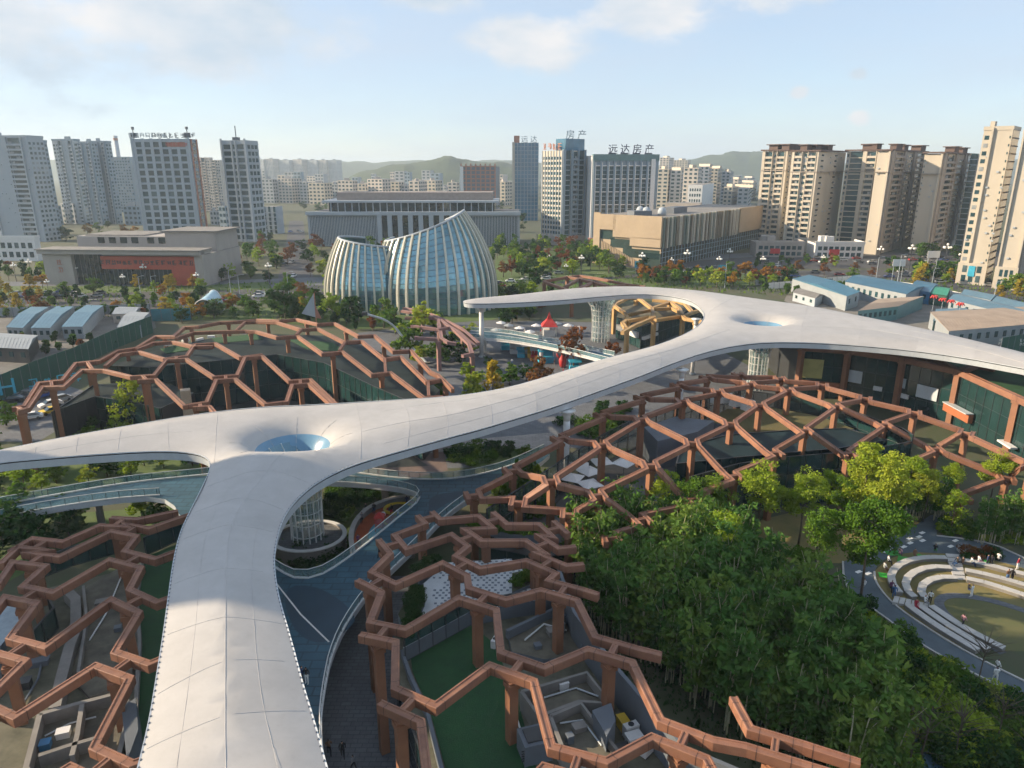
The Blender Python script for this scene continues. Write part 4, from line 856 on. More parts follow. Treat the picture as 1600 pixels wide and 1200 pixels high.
def roof_bits(g, fl, fr_, m, n=2, cap=True, seed=1):
    r2 = random.Random(seed); H = fl.h
    if cap:
        mb = MB()
        for f in (fl, fr_): f.box(mb, -.2, f.w + .2, H - .4, H + 1.1, .25, .3)
        into(mb.build('parapet', m), g)
    for k in range(n):
        a, b = r2.uniform(.2, .8), r2.uniform(.25, .75); p = fl.o + fl.d * fl.w * a + fr_.d * fr_.w * b; mb = MB(); s = r2.uniform(.12, .22)
        mb.box((p.x, p.y, H + 1.6), (fl.w * s, fr_.w * s * 1.6, 3.2), math.atan2(fl.d.y, fl.d.x)); into(mb.build('roof_plant', m), g)
def pane_grid(g, f, nx, nz, u0, u1, z0, z1, fx=.7, fz=.62, me=None, out=.06, skip=()):
    """each window its own pane with a frame and a sill"""
    du, dz = (u1 - u0) / nx, (z1 - z0) / nz; ang = math.atan2(f.d.y, f.d.x); me = me or UNITW
    for i in range(nx):
        for k in range(nz):
            if (i, k) in skip: continue
            p = f.pt(u0 + (i + .5) * du, z0 + (k + .5) * dz, out); o = link('window', UNITC if me is UNITW and wr_.random() < .2 else me, g, p, ang, (du * fx, .12, dz * fz)); o.matrix_parent_inverse = Matrix.Translation(-g.location)
CURT = mat('curtained_window', (.22, .24, .25), .35, .4, .3); UNITC = MB().box((0, 0, 0), (1, 1, 1)).mesh('pane', mat('blind_window', (.07, .11, .12), .25, .4, .3))
wr_ = random.Random(3)
def windows(mb, f, nx, nz, u0, u1, z0, z1, fx=.6, fz=.5, out=.08, alt=None):
    du, dz = (u1 - u0) / nx, (z1 - z0) / nz
    for i in range(nx):
        for k in range(nz): f.box(alt if alt is not None and wr_.random() < .22 else mb, u0 + (i + .5 - fx / 2) * du, u0 + (i + .5 + fx / 2) * du, z0 + (k + .5 - fz / 2) * dz, z0 + (k + .5 + fz / 2) * dz, out)
def resi(g, f, bays, trim, z0=0, fh=3.05, balm=None):
    """residential face: bays = [(share, kind)], kind w plain, n windows, b balconies, p pilaster"""
    tot = sum(b[0] for b in bays); u = 0; H = f.h; nf = int((H - z0) / fh); win = MB(); bal = MB(); tr = MB(); alt = MB(); ac = MB()
    for share, k in bays:
        w = f.w * share / tot
        if k == 'n': windows(win, f, max(1, round(w / 3.2)), nf, u, u + w, z0, z0 + nf * fh, .55, .52, .08, alt)
        elif k == 's': windows(win, f, 1, nf, u, u + w, z0, z0 + nf * fh, .35, .3)
        elif k == 'p': f.box(tr, u + .05, u + w - .05, 0, H + .6, .9)
        elif k == 'b':
            f.box(win, u + .12 * w, u + .88 * w, z0, H - .6, .05)
            for i in range(nf): f.box(bal, u + .04 * w, u + .96 * w, z0 + i * fh, z0 + i * fh + 1.25, 1.1)
            f.box(tr, u, u + .06 * w, z0, H, 1.2); f.box(tr, u + .94 * w, u + w, z0, H, 1.2)
        elif k == 'd': f.box(win, u + .05 * w, u + .95 * w, 0, H, .05); [f.box(bal, u + .05 * w, u + .95 * w, z0 + i * fh, z0 + i * fh + .5, .35) for i in range(nf)]
        if k in 'nws':
            for i in range(nf):
                for j in range(max(1, int(w / 4))):
                    if wr_.random() < .3: a0 = u + w * wr_.uniform(.1, .85); f.box(ac, a0, a0 + .9, z0 + i * fh + .1, z0 + i * fh + .75, .45)
        elif k == 'b':
            for i in range(nf):
                if wr_.random() < .6: a0 = u + w * wr_.uniform(.1, .6); f.box(alt, a0, a0 + w * .25, z0 + i * fh + 1.3, z0 + i * fh + 2.6, .2)
        u += w
    if alt.v: into(alt.build('curtained_windows', CURT, kind='stuff'), g)
    if ac.v: into(ac.build('air_conditioners', PALEW, kind='stuff'), g)
    if win.v: into(win.build('windows', PANE, kind='stuff'), g)
    if bal.v: into(bal.build('balconies', balm or trim, kind='stuff'), g)
    if tr.v: into(tr.build('pilasters', trim, kind='stuff'), g)
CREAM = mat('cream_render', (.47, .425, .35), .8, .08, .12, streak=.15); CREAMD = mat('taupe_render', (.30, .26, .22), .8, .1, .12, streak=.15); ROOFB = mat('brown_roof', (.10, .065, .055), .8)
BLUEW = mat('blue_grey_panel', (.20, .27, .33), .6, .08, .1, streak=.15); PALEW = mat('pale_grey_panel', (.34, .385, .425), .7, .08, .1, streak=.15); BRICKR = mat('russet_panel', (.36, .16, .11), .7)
STONEW = mat('museum_stone', (.36, .33, .30), .8, .1, .2, streak=.3); REDW = mat('museum_red', (.42, .085, .05), .75, .1, .3); TAN = mat('library_tan', (.40, .31, .21), .75, .08, .2); GOLD = mat('gold_fin', (.58, .56, .46), .35, .12, .4); FARW = mat('far_beige', (.50, .45, .40), .8, .1, .05); FARG = mat('far_grey', (.34, .36, .38), .8, .1, .05)
# --- left residential towers
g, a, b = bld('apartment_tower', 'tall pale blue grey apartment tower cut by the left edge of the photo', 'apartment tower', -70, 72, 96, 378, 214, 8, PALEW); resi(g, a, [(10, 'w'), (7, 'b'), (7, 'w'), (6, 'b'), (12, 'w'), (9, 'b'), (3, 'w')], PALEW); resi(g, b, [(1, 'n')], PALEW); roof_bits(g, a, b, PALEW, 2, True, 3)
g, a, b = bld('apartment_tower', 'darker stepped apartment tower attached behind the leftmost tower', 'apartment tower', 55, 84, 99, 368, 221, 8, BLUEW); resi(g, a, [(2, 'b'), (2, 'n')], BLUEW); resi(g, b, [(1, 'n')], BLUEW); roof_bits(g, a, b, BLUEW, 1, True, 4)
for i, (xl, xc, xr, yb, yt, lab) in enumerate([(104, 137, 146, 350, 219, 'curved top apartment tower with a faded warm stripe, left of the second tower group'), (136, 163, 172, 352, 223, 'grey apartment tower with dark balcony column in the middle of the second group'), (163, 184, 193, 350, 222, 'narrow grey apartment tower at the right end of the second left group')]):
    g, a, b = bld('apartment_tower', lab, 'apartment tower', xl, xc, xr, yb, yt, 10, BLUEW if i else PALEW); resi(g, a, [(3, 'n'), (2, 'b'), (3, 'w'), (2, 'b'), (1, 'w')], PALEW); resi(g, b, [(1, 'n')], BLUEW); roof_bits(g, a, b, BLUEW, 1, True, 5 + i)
g, a, b = bld('apartment_tower', 'hazy grey tower seen just left of the white grid office tower', 'apartment tower', 190, 215, 222, 332, 245, 8, BLUEW); resi(g, a, [(1, 'n')], BLUEW)
g = empty('chimney', P(196, 318)); H = hgt(g.location, 212)
mb = MB(); mb.tube([(0, 0, 0), (0, 0, H)], [4, 2.6], 14); mb.build('shaft', PALEW, g, True); mb = MB(); mb.tube([(0, 0, H - 6), (0, 0, H - 3)], 2.9, 14); mb.build('band', BRICKR, g); tag(g, 'tall slender pale chimney behind the left towers', 'chimney')
g, a, b = bld('patterned_block', 'white block with a zigzag screen facade left of the office tower', 'office block', 183, 214, 222, 330, 271, 4, PALEW); mb = MB()
for i in range(9):
    for k in range(7): a.box(mb, (i + .2 + .3 * (k % 2)) * a.w / 9.5, (i + .7 + .3 * (k % 2)) * a.w / 9.5, (k + .15) * a.h / 7, (k + .8) * a.h / 7, .3)
into(mb.build('windows', PANE, kind='stuff'), g)
# --- white grid office tower
g, a, b = bld('office_tower', 'white office tower with a grid of square green windows and rooftop letters', 'office tower', 229, 316, 327, 382, 217, 3, BLUEW)
zt = a.h - 1.2; nz = 15
pane_grid(g, a, 6, nz, a.w * .045, a.w * .955, zt - nz * 4.25, zt, .66, .68)
mb = MB()
for k in range(nz + 1): a.box(mb, 0, a.w, zt - k * 4.25 - .55, zt - k * 4.25 + .55, .35)
into(mb.build('floor_bands', PALEW), g); mb = MB()
for i in range(7): a.box(mb, a.w * (.045 + .91 * i / 6) - .95, a.w * (.045 + .91 * i / 6) + .95, 0, a.h + .3, .5)
a.box(mb, -.1, 1.1, 0, a.h + 1.0, 1.0); a.box(mb, a.w - .8, a.w + .1, 0, a.h + 1, 1.0); into(mb.build('piers', PALEW), g)
pane_grid(g, b, 1, nz, b.w * .3, b.w * .8, zt - nz * 4.25, zt, .7, .6); mb = MB(); b.box(mb, b.w * .1, b.w * .28, 0, b.h, .4); b.box(mb, b.w * .82, b.w, 0, b.h, .4); into(mb.build('side_stripes', BRICKR), g)
for u in (.03, .96):
    p = a.pt(a.w * u, a.h, -1.5); mb = MB(); mb.tube([p, p + Vector((0, 0, 6))], .3, 6); mb.box(p + Vector((0, 0, 2.2)), (3.4, 1.6, 3)); mb.tube([p + Vector((0, 0, 5.6)), p + Vector((0, 0, 7.2))], .9, 8); into(mb.build('roof_mast', GREYW), g)
marks_on(7, 3.4, a.pt(a.w * .30, a.h + .6, .2), math.atan2(a.d.y, a.d.x), PALEW, g, 'roof_letters', .2); marks_on(8, 3.4, a.pt(a.w * .75, a.h + .6, .2), math.atan2(a.d.y, a.d.x), GREYW, g, 'roof_letters', .2)
mb = MB(); a.box(mb, a.w * .62, a.w * .93, zt - 3.5, zt - .8, .6); into(mb.build('sign_panel', BRICKR), g); marks_on(6, 2.3, a.pt(a.w * .775, zt - 3.0, .68), math.atan2(a.d.y, a.d.x), mat('sign_red', (.42, .06, .05), .5), g, 'sign_letters', .06)
# --- slim office tower
g, a, b = bld('office_tower', 'slim pale office tower with paired window columns and an antenna', 'office tower', 362, 400, 418, 378, 219, 12, PALEW)
zt = a.h - 2; nz = 15; dz = 4.1
pane_grid(g, a, 1, nz, a.w * .08, a.w * .40, zt - nz * dz, zt, .85, .66); pane_grid(g, a, 1, nz, a.w * .46, a.w * .56, zt - nz * dz, zt, .8, .66); pane_grid(g, a, 1, nz, a.w * .62, a.w * .92, zt - nz * dz, zt, .85, .66)
mb = MB()
for k in range(nz + 1): a.box(mb, a.w * .06, a.w * .94, zt - k * dz - .4, zt - k * dz + .4, .35); b.box(mb, 0, b.w, zt - k * dz - .4, zt - k * dz + .4, .3)
into(mb.build('floor_bands', PALEW), g); mb = MB(); a.box(mb, 0, a.w * .06, 0, a.h + 1, .8); a.box(mb, a.w * .41, a.w * .45, 0, a.h, .7); a.box(mb, a.w * .57, a.w * .61, 0, a.h, .7); a.box(mb, a.w * .94, a.w, 0, a.h + 1, .8); into(mb.build('piers', PALEW), g)
pane_grid(g, b, 3, nz, 1, b.w - 1, zt - nz * dz, zt, .7, .6); p = a.pt(a.w * .5, a.h, -4); mb = MB(); mb.tube([p, p + Vector((0, 0, 9))], .35, 6); mb.box(p + Vector((0, 0, 1)), (4, 3, 2)); into(mb.build('antenna', GREYW), g)
for xl, xc, xr, yb, yt, lab in [(318, 336, 342, 330, 246, 'hazy cream striped tower between the two left office towers'), (333, 352, 357, 332, 250, 'hazy grey tower touching the slim office tower')]:
    g, a, b = bld('apartment_tower', lab, 'apartment tower', xl, xc, xr, yb, yt, 12, FARW); resi(g, a, [(1, 'n'), (1, 'b'), (1, 'n')], FARW)
g, a, b = bld('low_block', 'low pale block with dark vertical slots right of the slim tower', 'low block', 415, 434, 445, 366, 323, 12, PALEW); resi(g, a, [(1, 'd'), (1, 'w'), (1, 'd'), (1, 'w'), (1, 'd')], PALEW)
g, a, b = bld('low_block', 'white shop terrace with green windows at the far left edge', 'low block', -30, 60, 68, 408, 372, 4, WHITEP); pane_grid(g, a, 8, 2, 1, a.w - 1, 1, a.h - 1.5, .6, .6); roof_bits(g, a, b, WHITEP, 1)
# --- museum with the red wall
g, a, b = bld('museum', 'low stone museum with a slanted white roof and a red wall panel', 'museum', 84, 325, 352, 446, 398, 4, STONEW, dep=34)
W, H = a.w, a.h
mb = MB(); a.box(mb, -1, W * .17, 0, H + 1.5, 2.5); into(mb.build('corner_pylon', STONEW), g)
mb = MB(); a.box(mb, W * .17, W * .345, .1, H, .3); a.box(mb, W * .345, W * .79, .1, H * .52, .3); into(mb.build('entrance_glass', GLASS), g)
mb = MB()
for i in range(22): u = W * (.175 + .61 * i / 21); a.box(mb, u, u + .15, .1, H * (.52 if i > 6 else 1), .42)
into(mb.build('glazing_bars', GREYW), g)
mb = MB(); a.box(mb, W * .345, W * .97, H * .52, H - .8, 1.2); a.box(mb, W * .79, W * .97, 0, H * .52, 1.2); into(mb.build('red_wall', REDW), g)
mb = MB(); a.box(mb, W * .95, W, 0, H + 2, 2.2); into(mb.build('corner_pylon', STONEW), g)
mb = MB(); a.box(mb, -2, W * 1.0, H + .2, H + 1.8, 4.0, 6); into(mb.build('roof_slab', STONEW), g); mb = MB(); a.box(mb, -2.5, W + .5, H + 1.8, H + 2.2, 4.6, 7); into(mb.build('roof_edge', CONC), g)
marks_on(18, 2.3, a.pt(W * .62, H * .66, 1.3), math.atan2(a.d.y, a.d.x), DARK, g, 'wall_letters', .08)
marks_on(1, 2.6, a.pt(W * .09, H * .66, 2.6), math.atan2(a.d.y, a.d.x), BRICKR, g, 'wall_letters', .08, 2)
p0 = P(102, 428); 
mb = MB(); a.box(mb, W * .06, W * .98, 0, H + 6, -14, 36); into(mb.build('upper_block', STONEW), g); mb = MB(); a.box(mb, W * .66, W * .99, 0, H + 8.2, -13, 34); into(mb.build('upper_block', STONEW), g); mb = MB(); a.box(mb, W * .64, W * 1.01, H + 8.2, H + 8.7, -12, 35); a.box(mb, W * .1, W * .5, H + 6, H + 6.5, -16, 36); into(mb.build('roof_edge', CONC), g)
mb = MB()
for i in range(6): a.box(mb, W * (.2 + .075 * i + .03 * (i > 3)), W * (.245 + .075 * i + .03 * (i > 3)), H + 3, H + 5.6, -13.9, 14.2)
into(mb.build('roof_windows', GLASS, kind='stuff'), g)
# --- wide government building
g, a, b = bld('government_building', 'very wide grey office building with vertical fins and a tall portico behind the glass hall', 'government building', 484, 812, 820, 385, 333, 0, PALEW, dep=45)
W, H = a.w, a.h; mb = MB(); a.box(mb, W * .01, W * .33, 1, H - 2, .1); a.box(mb, W * .74, W * .99, 1, H - 2, .1); into(mb.build('window_band', PANE), g)
for x0, x1, n in ((.01, .33, 44), (.74, .99, 34)):
    for i in range(n + 1):
        u = W * (x0 + (x1 - x0) * i / n); mb = MB(); a.box(mb, u - .24, u + .24, .5, H - .5, .7); into(mb.build('fin', PALEW), g)
mb = MB(); a.box(mb, W * .345, W * .73, .5, H - 1.2, .15); into(mb.build('portico_glass', GLASS), g)
for i in range(9): u = W * (.34 + .39 * i / 8); mb = MB(); a.box(mb, u - 1.4, u + 1.4, 0, H, 2.2); into(mb.build('portico_pier', PALEW), g)
mb = MB(); a.box(mb, -.5, W + .5, H - 1.2, H + .9, 2.4, 1); into(mb.build('cornice', PALEW), g)
mb = MB(); a.box(mb, W * .09, W * .88, H, H + 6.0, -8, 40); into(mb.build('attic_glass', GLASS), g); mb = MB(); a.box(mb, W * .06, W * .9, H + 6, H + 7.2, -6, 42); into(mb.build('attic_roof', PALEW), g)
mb = MB(); a.box(mb, W * .12, W * .87, H + 7.2, H + 12.0, -14, 36); into(mb.build('roof_screen', mat('roof_brown_grey', (.26, .22, .20), .8)), g)
mb = MB()
for i in range(24): u = W * (.1 + .77 * i / 23); a.box(mb, u - .3, u + .3, H, H + 6, -7.6, 8)
into(mb.build('attic_piers', PALEW, kind='stuff'), g)
# --- striped glass hall of two shells
hall = empty('glass_hall', P(645, 486)); tag(hall, 'blue glass concert hall of two leaning shells striped with pale gold ribs', 'concert hall')
def shell(cpx, rpx, ztop, hmax, taper, a0, a1, nrib, gl):
    c = P(*cpx); Rm = rpx * (c.y * CP + CAMZ * SP) / FPX
    def pt(th, t, off=0):
        zt_ = ztop(math.cos(th)); z = zt_ * t; q = Rm * (1 + .015 * math.sin(min(1, z / hmax * 1.6) * 3.14) - taper * (z / hmax) ** 2.5) + off
        return Vector((c.x + q * math.cos(th), c.y + q * math.sin(th) * .85, z))
    N = 15
    for k in range(nrib):
        th = a0 + (a1 - a0) * k / (nrib - 1); th2 = a0 + (a1 - a0) * (k + 1) / (nrib - 1); dth = (a1 - a0) / (nrib - 1)
        mb = MB(); vs = []
        for i in range(N + 1):
            t = i / N
            vs += [pt(th - dth * .115, t, .05), pt(th - dth * .115, t, .85), pt(th + dth * .115, t, .85), pt(th + dth * .115, t, .05)]
        mb.add(vs, [(4 * i + j, 4 * i + 4 + j, 4 * i + 5 + j, 4 * i + 1 + j) for i in range(N) for j in range(3)] + [(4 * N, 4 * N + 1, 4 * N + 2, 4 * N + 3)]); into(mb.build('rib', GOLD), hall)
        if k < nrib - 1:
            mb = MB(); vs = []
            for i in range(N + 1): vs += [pt(th, i / N), pt((th + th2) / 2, i / N, .03), pt(th2, i / N)]
            mb.add(vs, [f for i in range(N) for f in ((3 * i, 3 * i + 1, 3 * i + 4, 3 * i + 3), (3 * i + 1, 3 * i + 2, 3 * i + 5, 3 * i + 4))]); o = into(mb.build('glass_strip', gl), hall)
            mb = MB()
            for i in range(1, N): mb.tube([pt(th, i / N, .08), pt((th + th2) / 2, i / N, .08), pt(th2, i / N, .08)], .09, 4)
            into(mb.build('transoms', GREYW, kind='stuff'), hall)
    mb = MB(); mb.tube([pt(a0 + (a1 - a0) * k / 48, 1.0, .3) for k in range(49)], .45, 6); into(mb.build('rim', PALEW), hall)
HG = glassmat('hall_glass', (.20, .38, .44), .14, 1, .9, .4, .12); HG.node_tree.nodes['Principled BSDF'].inputs['Metallic'].default_value = .65
shell((682, 478), 92, lambda cx: 27.8 + 5.2 * (cx + .1), 33, .50, -3.6, 1.35, 31, HG)
shell((584, 478), 71, lambda cx: 22.8 - 1.6 * cx, 26, .42, -4.4, .3, 29, HG)
# --- centre towers
g, a, b = bld('glass_tower', 'distant blue glass tower with a pale side stripe, left of the centre towers', 'glass tower', 803, 840, 843, 345, 223, 2, GLASSB); mb = MB()
for i in range(8): a.box(mb, a.w * i / 7 - .3, a.w * i / 7 + .3, 0, a.h, .4)
for k in range(20): a.box(mb, 0, a.w, a.h * k / 20 - .2, a.h * k / 20 + .25, .3)
into(mb.build('facade_grid', BLUEW), g); mb = MB(); a.box(mb, -1.5, .8, 0, a.h + .6, 1); into(mb.build('side_stripe', CREAM), g); text_on('远 达', 6.5, a.pt(a.w * .62, a.h + .5, .2), 0, BLUEW, g, 'roof_letters', .3); mb = MB(); a.box(mb, 0, 5, a.h, a.h + 6, .4, 1); into(mb.build('red_emblem', BRICKR), g)
g, a, b = bld('office_tower', 'tall tower with a sunlit gridded side and dark glass front, middle of the centre group', 'office tower', 846, 876, 911, 383, 235, 52, CREAM)
mb = MB(); windows(mb, a, 7, 17, .5, a.w - .5, 3, a.h - 3, .66, .6); into(mb.build('windows', PANE, kind='stuff'), g); mb = MB()
for i in range(8): a.box(mb, a.w * i / 7 - .25, a.w * i / 7 + .25, 0, a.h, .35)
into(mb.build('piers', PALEW), g); resi(g, b, [(1.5, 'p'), (3, 'd'), (.8, 'p'), (3, 'b'), (.6, 'p'), (3, 'd'), (.8, 'p')], BLUEW)
mb = MB(); c0 = b.pt(b.w * .55, a.h + 3.5, -b.w * .25); mb.box(c0, (b.w * .8, a.w * .5, 7), math.atan2(b.d.y, b.d.x)); into(mb.build('glass_crown', GLASSB), g); text_on('房 产', 6, b.pt(b.w * .55, a.h + 7.2, .3), R(12), BLUEW, g, 'roof_letters', .3); marks_on(4, 4.5, a.pt(a.w * .5, a.h + .4, .2), math.atan2(a.d.y, a.d.x), BRICKR, g, 'roof_letters', .2)
mb = MB(); a.box(mb, -2, a.w, 0, 5.5, 2.5); b.box(mb, 0, b.w + 6, 0, 5.5, 2.5); into(mb.build('podium', STONEW), g)
g, a, b = bld('office_tower', 'wide glass tower with mullioned bays and large dark rooftop letters', 'office tower', 908, 923, 1022, 384, 243, 82, BLUEW)
mb = MB(); a.box(mb, 0, a.w * .36, 0, a.h, .5); a.box(mb, a.w * .55, a.w, 0, a.h, .7); into(mb.build('white_fins', WHITEP), g)
nb = 9; zt = b.h - 6; nz = 6; mb = MB()
pane_grid(g, b, nb, nz * 3, b.w * .02, b.w * .93, 2, zt, .72, .8, None, .05)
for i in range(nb + 1): u = b.w * (.02 + .91 * i / nb); b.box(mb, u - .75, u + .35, 0, b.h - 3, 1.0)
into(mb.build('piers', BLUEW), g); mb = MB()
for i in range(nb + 1): u = b.w * (.02 + .91 * i / nb); b.box(mb, u + .38, u + .75, 0, b.h - 4, .9)
for k in range(nz + 1): b.box(mb, b.w * .02, b.w * .93, 2 + (zt - 2) * k / nz - .25, 2 + (zt - 2) * k / nz + .25, .8)
b.box(mb, b.w * .88, b.w * .94, 0, b.h - 2, 1.3); into(mb.build('white_mullions', WHITEP), g)
mb = MB(); b.box(mb, 0, b.w, b.h - 3, b.h + .8, .8, 3); into(mb.build('crown_band', mat('crown_teal', (.10, .19, .20), .4)), g)
for i, ch in enumerate('远达房产'): text_on(ch, 6.2, b.pt(b.w * (.285 + .185 * i), b.h + 1.5, .5), math.atan2(b.d.y, b.d.x), mat('letter_navy%d' % i, (.03, .04, .09), .5), g, 'roof_letter', .3)
mb = MB()
for i in range(4): p = b.pt(b.w * (.285 + .185 * i), b.h + 1.2, -1.2); mb.box(p, (4.5, 1.6, .9)); mb.tube([p, p + Vector((0, 0, 5))], .12, 4)
into(mb.build('letter_frames', GREYW), g)
mb = MB(); b.box(mb, -2, b.w * .5, 0, 5, 4); into(mb.build('podium', BRICKR), g)
# --- library
g, a, b = bld('library', 'broad tan library with a stepped glass slot and a finned street front', 'library', 927, 1031, 1190, 420, 341, 38, TAN)
W, H = a.w, a.h; mb = MB(); a.box(mb, W * .0, W * .1, 0, H + 1.5, 1.0); into(mb.build('corner_pylon', TAN), g)
mb = MB(); a.box(mb, W * .1, W * .32, H * .52, H * .70, .12); a.box(mb, W * .26, W * .58, H * .36, H * .54, .12); a.box(mb, W * .45, W * .98, H * .18, H * .36, .12); a.box(mb, W * .74, W, .1, H * .30, .12); b.box(mb, .1, b.w * .98, .1, H * .43, .12); into(mb.build('glass_slot', GLASSG), g)
mb = MB(); a.box(mb, W * .30, W * 1.0, H * .58, H + .8, 1.0); a.box(mb, W * .1, W * .34, H * .72, H + .8, 1.0); a.box(mb, W * .56, W * 1.0, H * .42, H * .60, 1.0); into(mb.build('overhang', TAN), g)
mb = MB()
for i in range(26): u = W * (.1 + .62 * i / 25); a.box(mb, u - .25, u + .25, 0, H * (.50 - .42 * i / 25), .5)
into(mb.build('stone_fins', TAN), g)
fc = [mat('fin_bronze', (.16, .14, .10), .5), mat('fin_pale', (.42, .40, .34), .5), mat('fin_green', (.12, .16, .14), .4)]
for i in range(52):
    u = b.w * (.005 + .68 * i / 51); mb = MB(); b.box(mb, u, u + b.w * .009, H * .42 - rnd.uniform(0, .6), H + .3, rnd.uniform(.5, 1.1)); into(mb.build('facade_fin', fc[rnd.randrange(3)]), g)
mb = MB(); b.box(mb, b.w * .69, b.w, H * .45, H + .6, 1.0); into(mb.build('tan_panel', TAN), g)
mb = MB()
for i in range(40): u = b.w * (.01 + .97 * i / 39); b.box(mb, u - .08, u + .08, 0, H * .43, .3)
for k in range(1, 4): b.box(mb, 0, b.w, H * .43 * k / 4 - .08, H * .43 * k / 4 + .08, .3)
into(mb.build('glazing_bars', PALEW), g); mb = MB(); b.box(mb, b.w * .42, b.w * .68, H * .22, H * .44, -.5, 8); into(mb.build('entrance_recess', DARK), g)
mb = MB(); c0 = a.pt(W * .5, H + 1.2, -12); mb.box(c0, (10, 8, 2.4), .3); c0 = b.pt(b.w * .3, H + 1.6, -14); mb.box(c0, (16, 6, 3.2), math.atan2(b.d.y, b.d.x)); into(mb.build('roof_plant', GREYW), g)
for u, v in ((.55, -16), (.75, -18), (.4, -20)): p = a.pt(W * u, H + 2.2, v); mb = MB(); mb.tube([p - Vector((0, 0, 2)), p, p + Vector((0, 0, 1.4)), p + Vector((0, 0, 2))], [2.2, 2.2, 1.6, .3], 12); into(mb.build('roof_dome', PALEW, None, True), g)
# --- right residential towers
RT = [(1178, 1216, 1238, 386, 236, 40, 'cream apartment tower at the left end of the right row'), (1222, 1262, 1303, 394, 237, 42, 'cream apartment tower with balconies on its sunlit side, second in the right row'), (1304, 1349, 1368, 392, 236, 40, 'apartment tower with a shadow over its blue glass bays, third in the right row'), (1349, 1369, 1424, 398, 236, 42, 'apartment tower with a bright blank cream end wall, fourth in the right row'), (1420, 1448, 1500, 398, 240, 42, 'apartment tower with grey front and narrow sunlit edge, fifth in the right row')]
for i, (xl, xc, xr, yb, yt, th, lab) in enumerate(RT):
    g, a, b = bld('apartment_tower', lab, 'apartment tower', xl, xc, xr, yb, yt, th, CREAM)
    resi(g, a, [[(1, 'p'), (3, 'b'), (1.5, 'n'), (3, 'b'), (1, 'p')], [(.8, 'p'), (3, 'b'), (2, 'n'), (3, 'b'), (.8, 'p')], [(1, 'n'), (4, 'd'), (1, 'p'), (3, 'b')], [(3, 'w'), (.6, 'p')], [(.6, 's'), (3, 'w'), (.5, 'p')]][i], CREAM, 4)
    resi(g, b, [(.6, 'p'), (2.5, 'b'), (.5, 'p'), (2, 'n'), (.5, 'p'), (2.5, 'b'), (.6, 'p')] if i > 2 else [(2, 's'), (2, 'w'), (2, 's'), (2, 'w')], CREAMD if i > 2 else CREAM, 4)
    mb = MB(); H = a.h
    for f in (a, b): f.box(mb, -1, f.w + 1, H + .2, H + 1.0, 1.4, 2.5)
    into(mb.build('roof_eave', ROOFB), g)
    r2 = random.Random(20 + i)
    for k in range(4):
        p = a.o + a.d * a.w * r2.uniform(.15, .85) + b.d * b.w * r2.uniform(.15, .85); mb = MB(); s = r2.uniform(3, 6)
        mb.box((p.x, p.y, H + 2), (s * 1.3, s, 3.6), .7); mb.box((p.x, p.y, H + 4.0), (s * 1.8, s * 1.4, .5), .7); into(mb.build('roof_turret', ROOFB), g)
    mb = MB()
    for f in (a, b): f.box(mb, -.1, f.w + .1, H * .8, H * .8 + .5, 1.3)
    into(mb.build('cornice_band', CREAMD), g)
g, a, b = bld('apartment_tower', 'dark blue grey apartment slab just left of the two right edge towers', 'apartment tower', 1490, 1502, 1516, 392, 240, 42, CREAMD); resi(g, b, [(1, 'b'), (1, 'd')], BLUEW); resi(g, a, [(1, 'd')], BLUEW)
for i, (xl, xc, xr, yb, yt, lab) in enumerate([(1494, 1536, 1548, 446, 201, 'tall cream tower with a windowed strip, left of the two at the right edge'), (1551, 1584, 1650, 453, 206, 'tall cream tower with blank sunlit wall cut by the right edge')]):
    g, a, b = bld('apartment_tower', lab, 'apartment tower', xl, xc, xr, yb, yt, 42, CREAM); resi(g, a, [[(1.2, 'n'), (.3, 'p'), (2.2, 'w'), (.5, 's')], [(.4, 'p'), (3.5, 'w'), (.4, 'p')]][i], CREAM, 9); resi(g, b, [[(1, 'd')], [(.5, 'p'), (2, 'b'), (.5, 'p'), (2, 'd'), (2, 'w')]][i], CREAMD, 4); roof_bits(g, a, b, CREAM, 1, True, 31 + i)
    mb = MB(); a.box(mb, -.3, a.w + .3, 0, 9, 1.2); into(mb.build('podium', CREAM), g); pane_grid(g, a, 3, 2, 1, a.w - 1, .5, 8.5, .6, .7, None, 1.25)
    if i == 0: mb = MB(); a.box(mb, a.w * .38, a.w * .62, 3.5, 7.8, 1.5); into(mb.build('blue_banner', CYAN), g)
for xl, xc, xr, yb, yt, lab, m2 in [(1180, 1255, 1262, 402, 380, 'low shop podium under the first two right towers', STONEW), (1272, 1348, 1354, 404, 381, 'white shop podium with a red sign before the third right tower', WHITEP)]:
    g, a, b = bld('shop_podium', lab, 'shop podium', xl, xc, xr, yb, yt, 6, m2); pane_grid(g, a, 8, 2, 1, a.w - 1, .3, a.h - 1, .7, .62); mb = MB(); a.box(mb, a.w * .3, a.w * .5, a.h * .25, a.h * .6, .5); into(mb.build('shop_sign', RED), g); roof_bits(g, a, b, m2, 2)
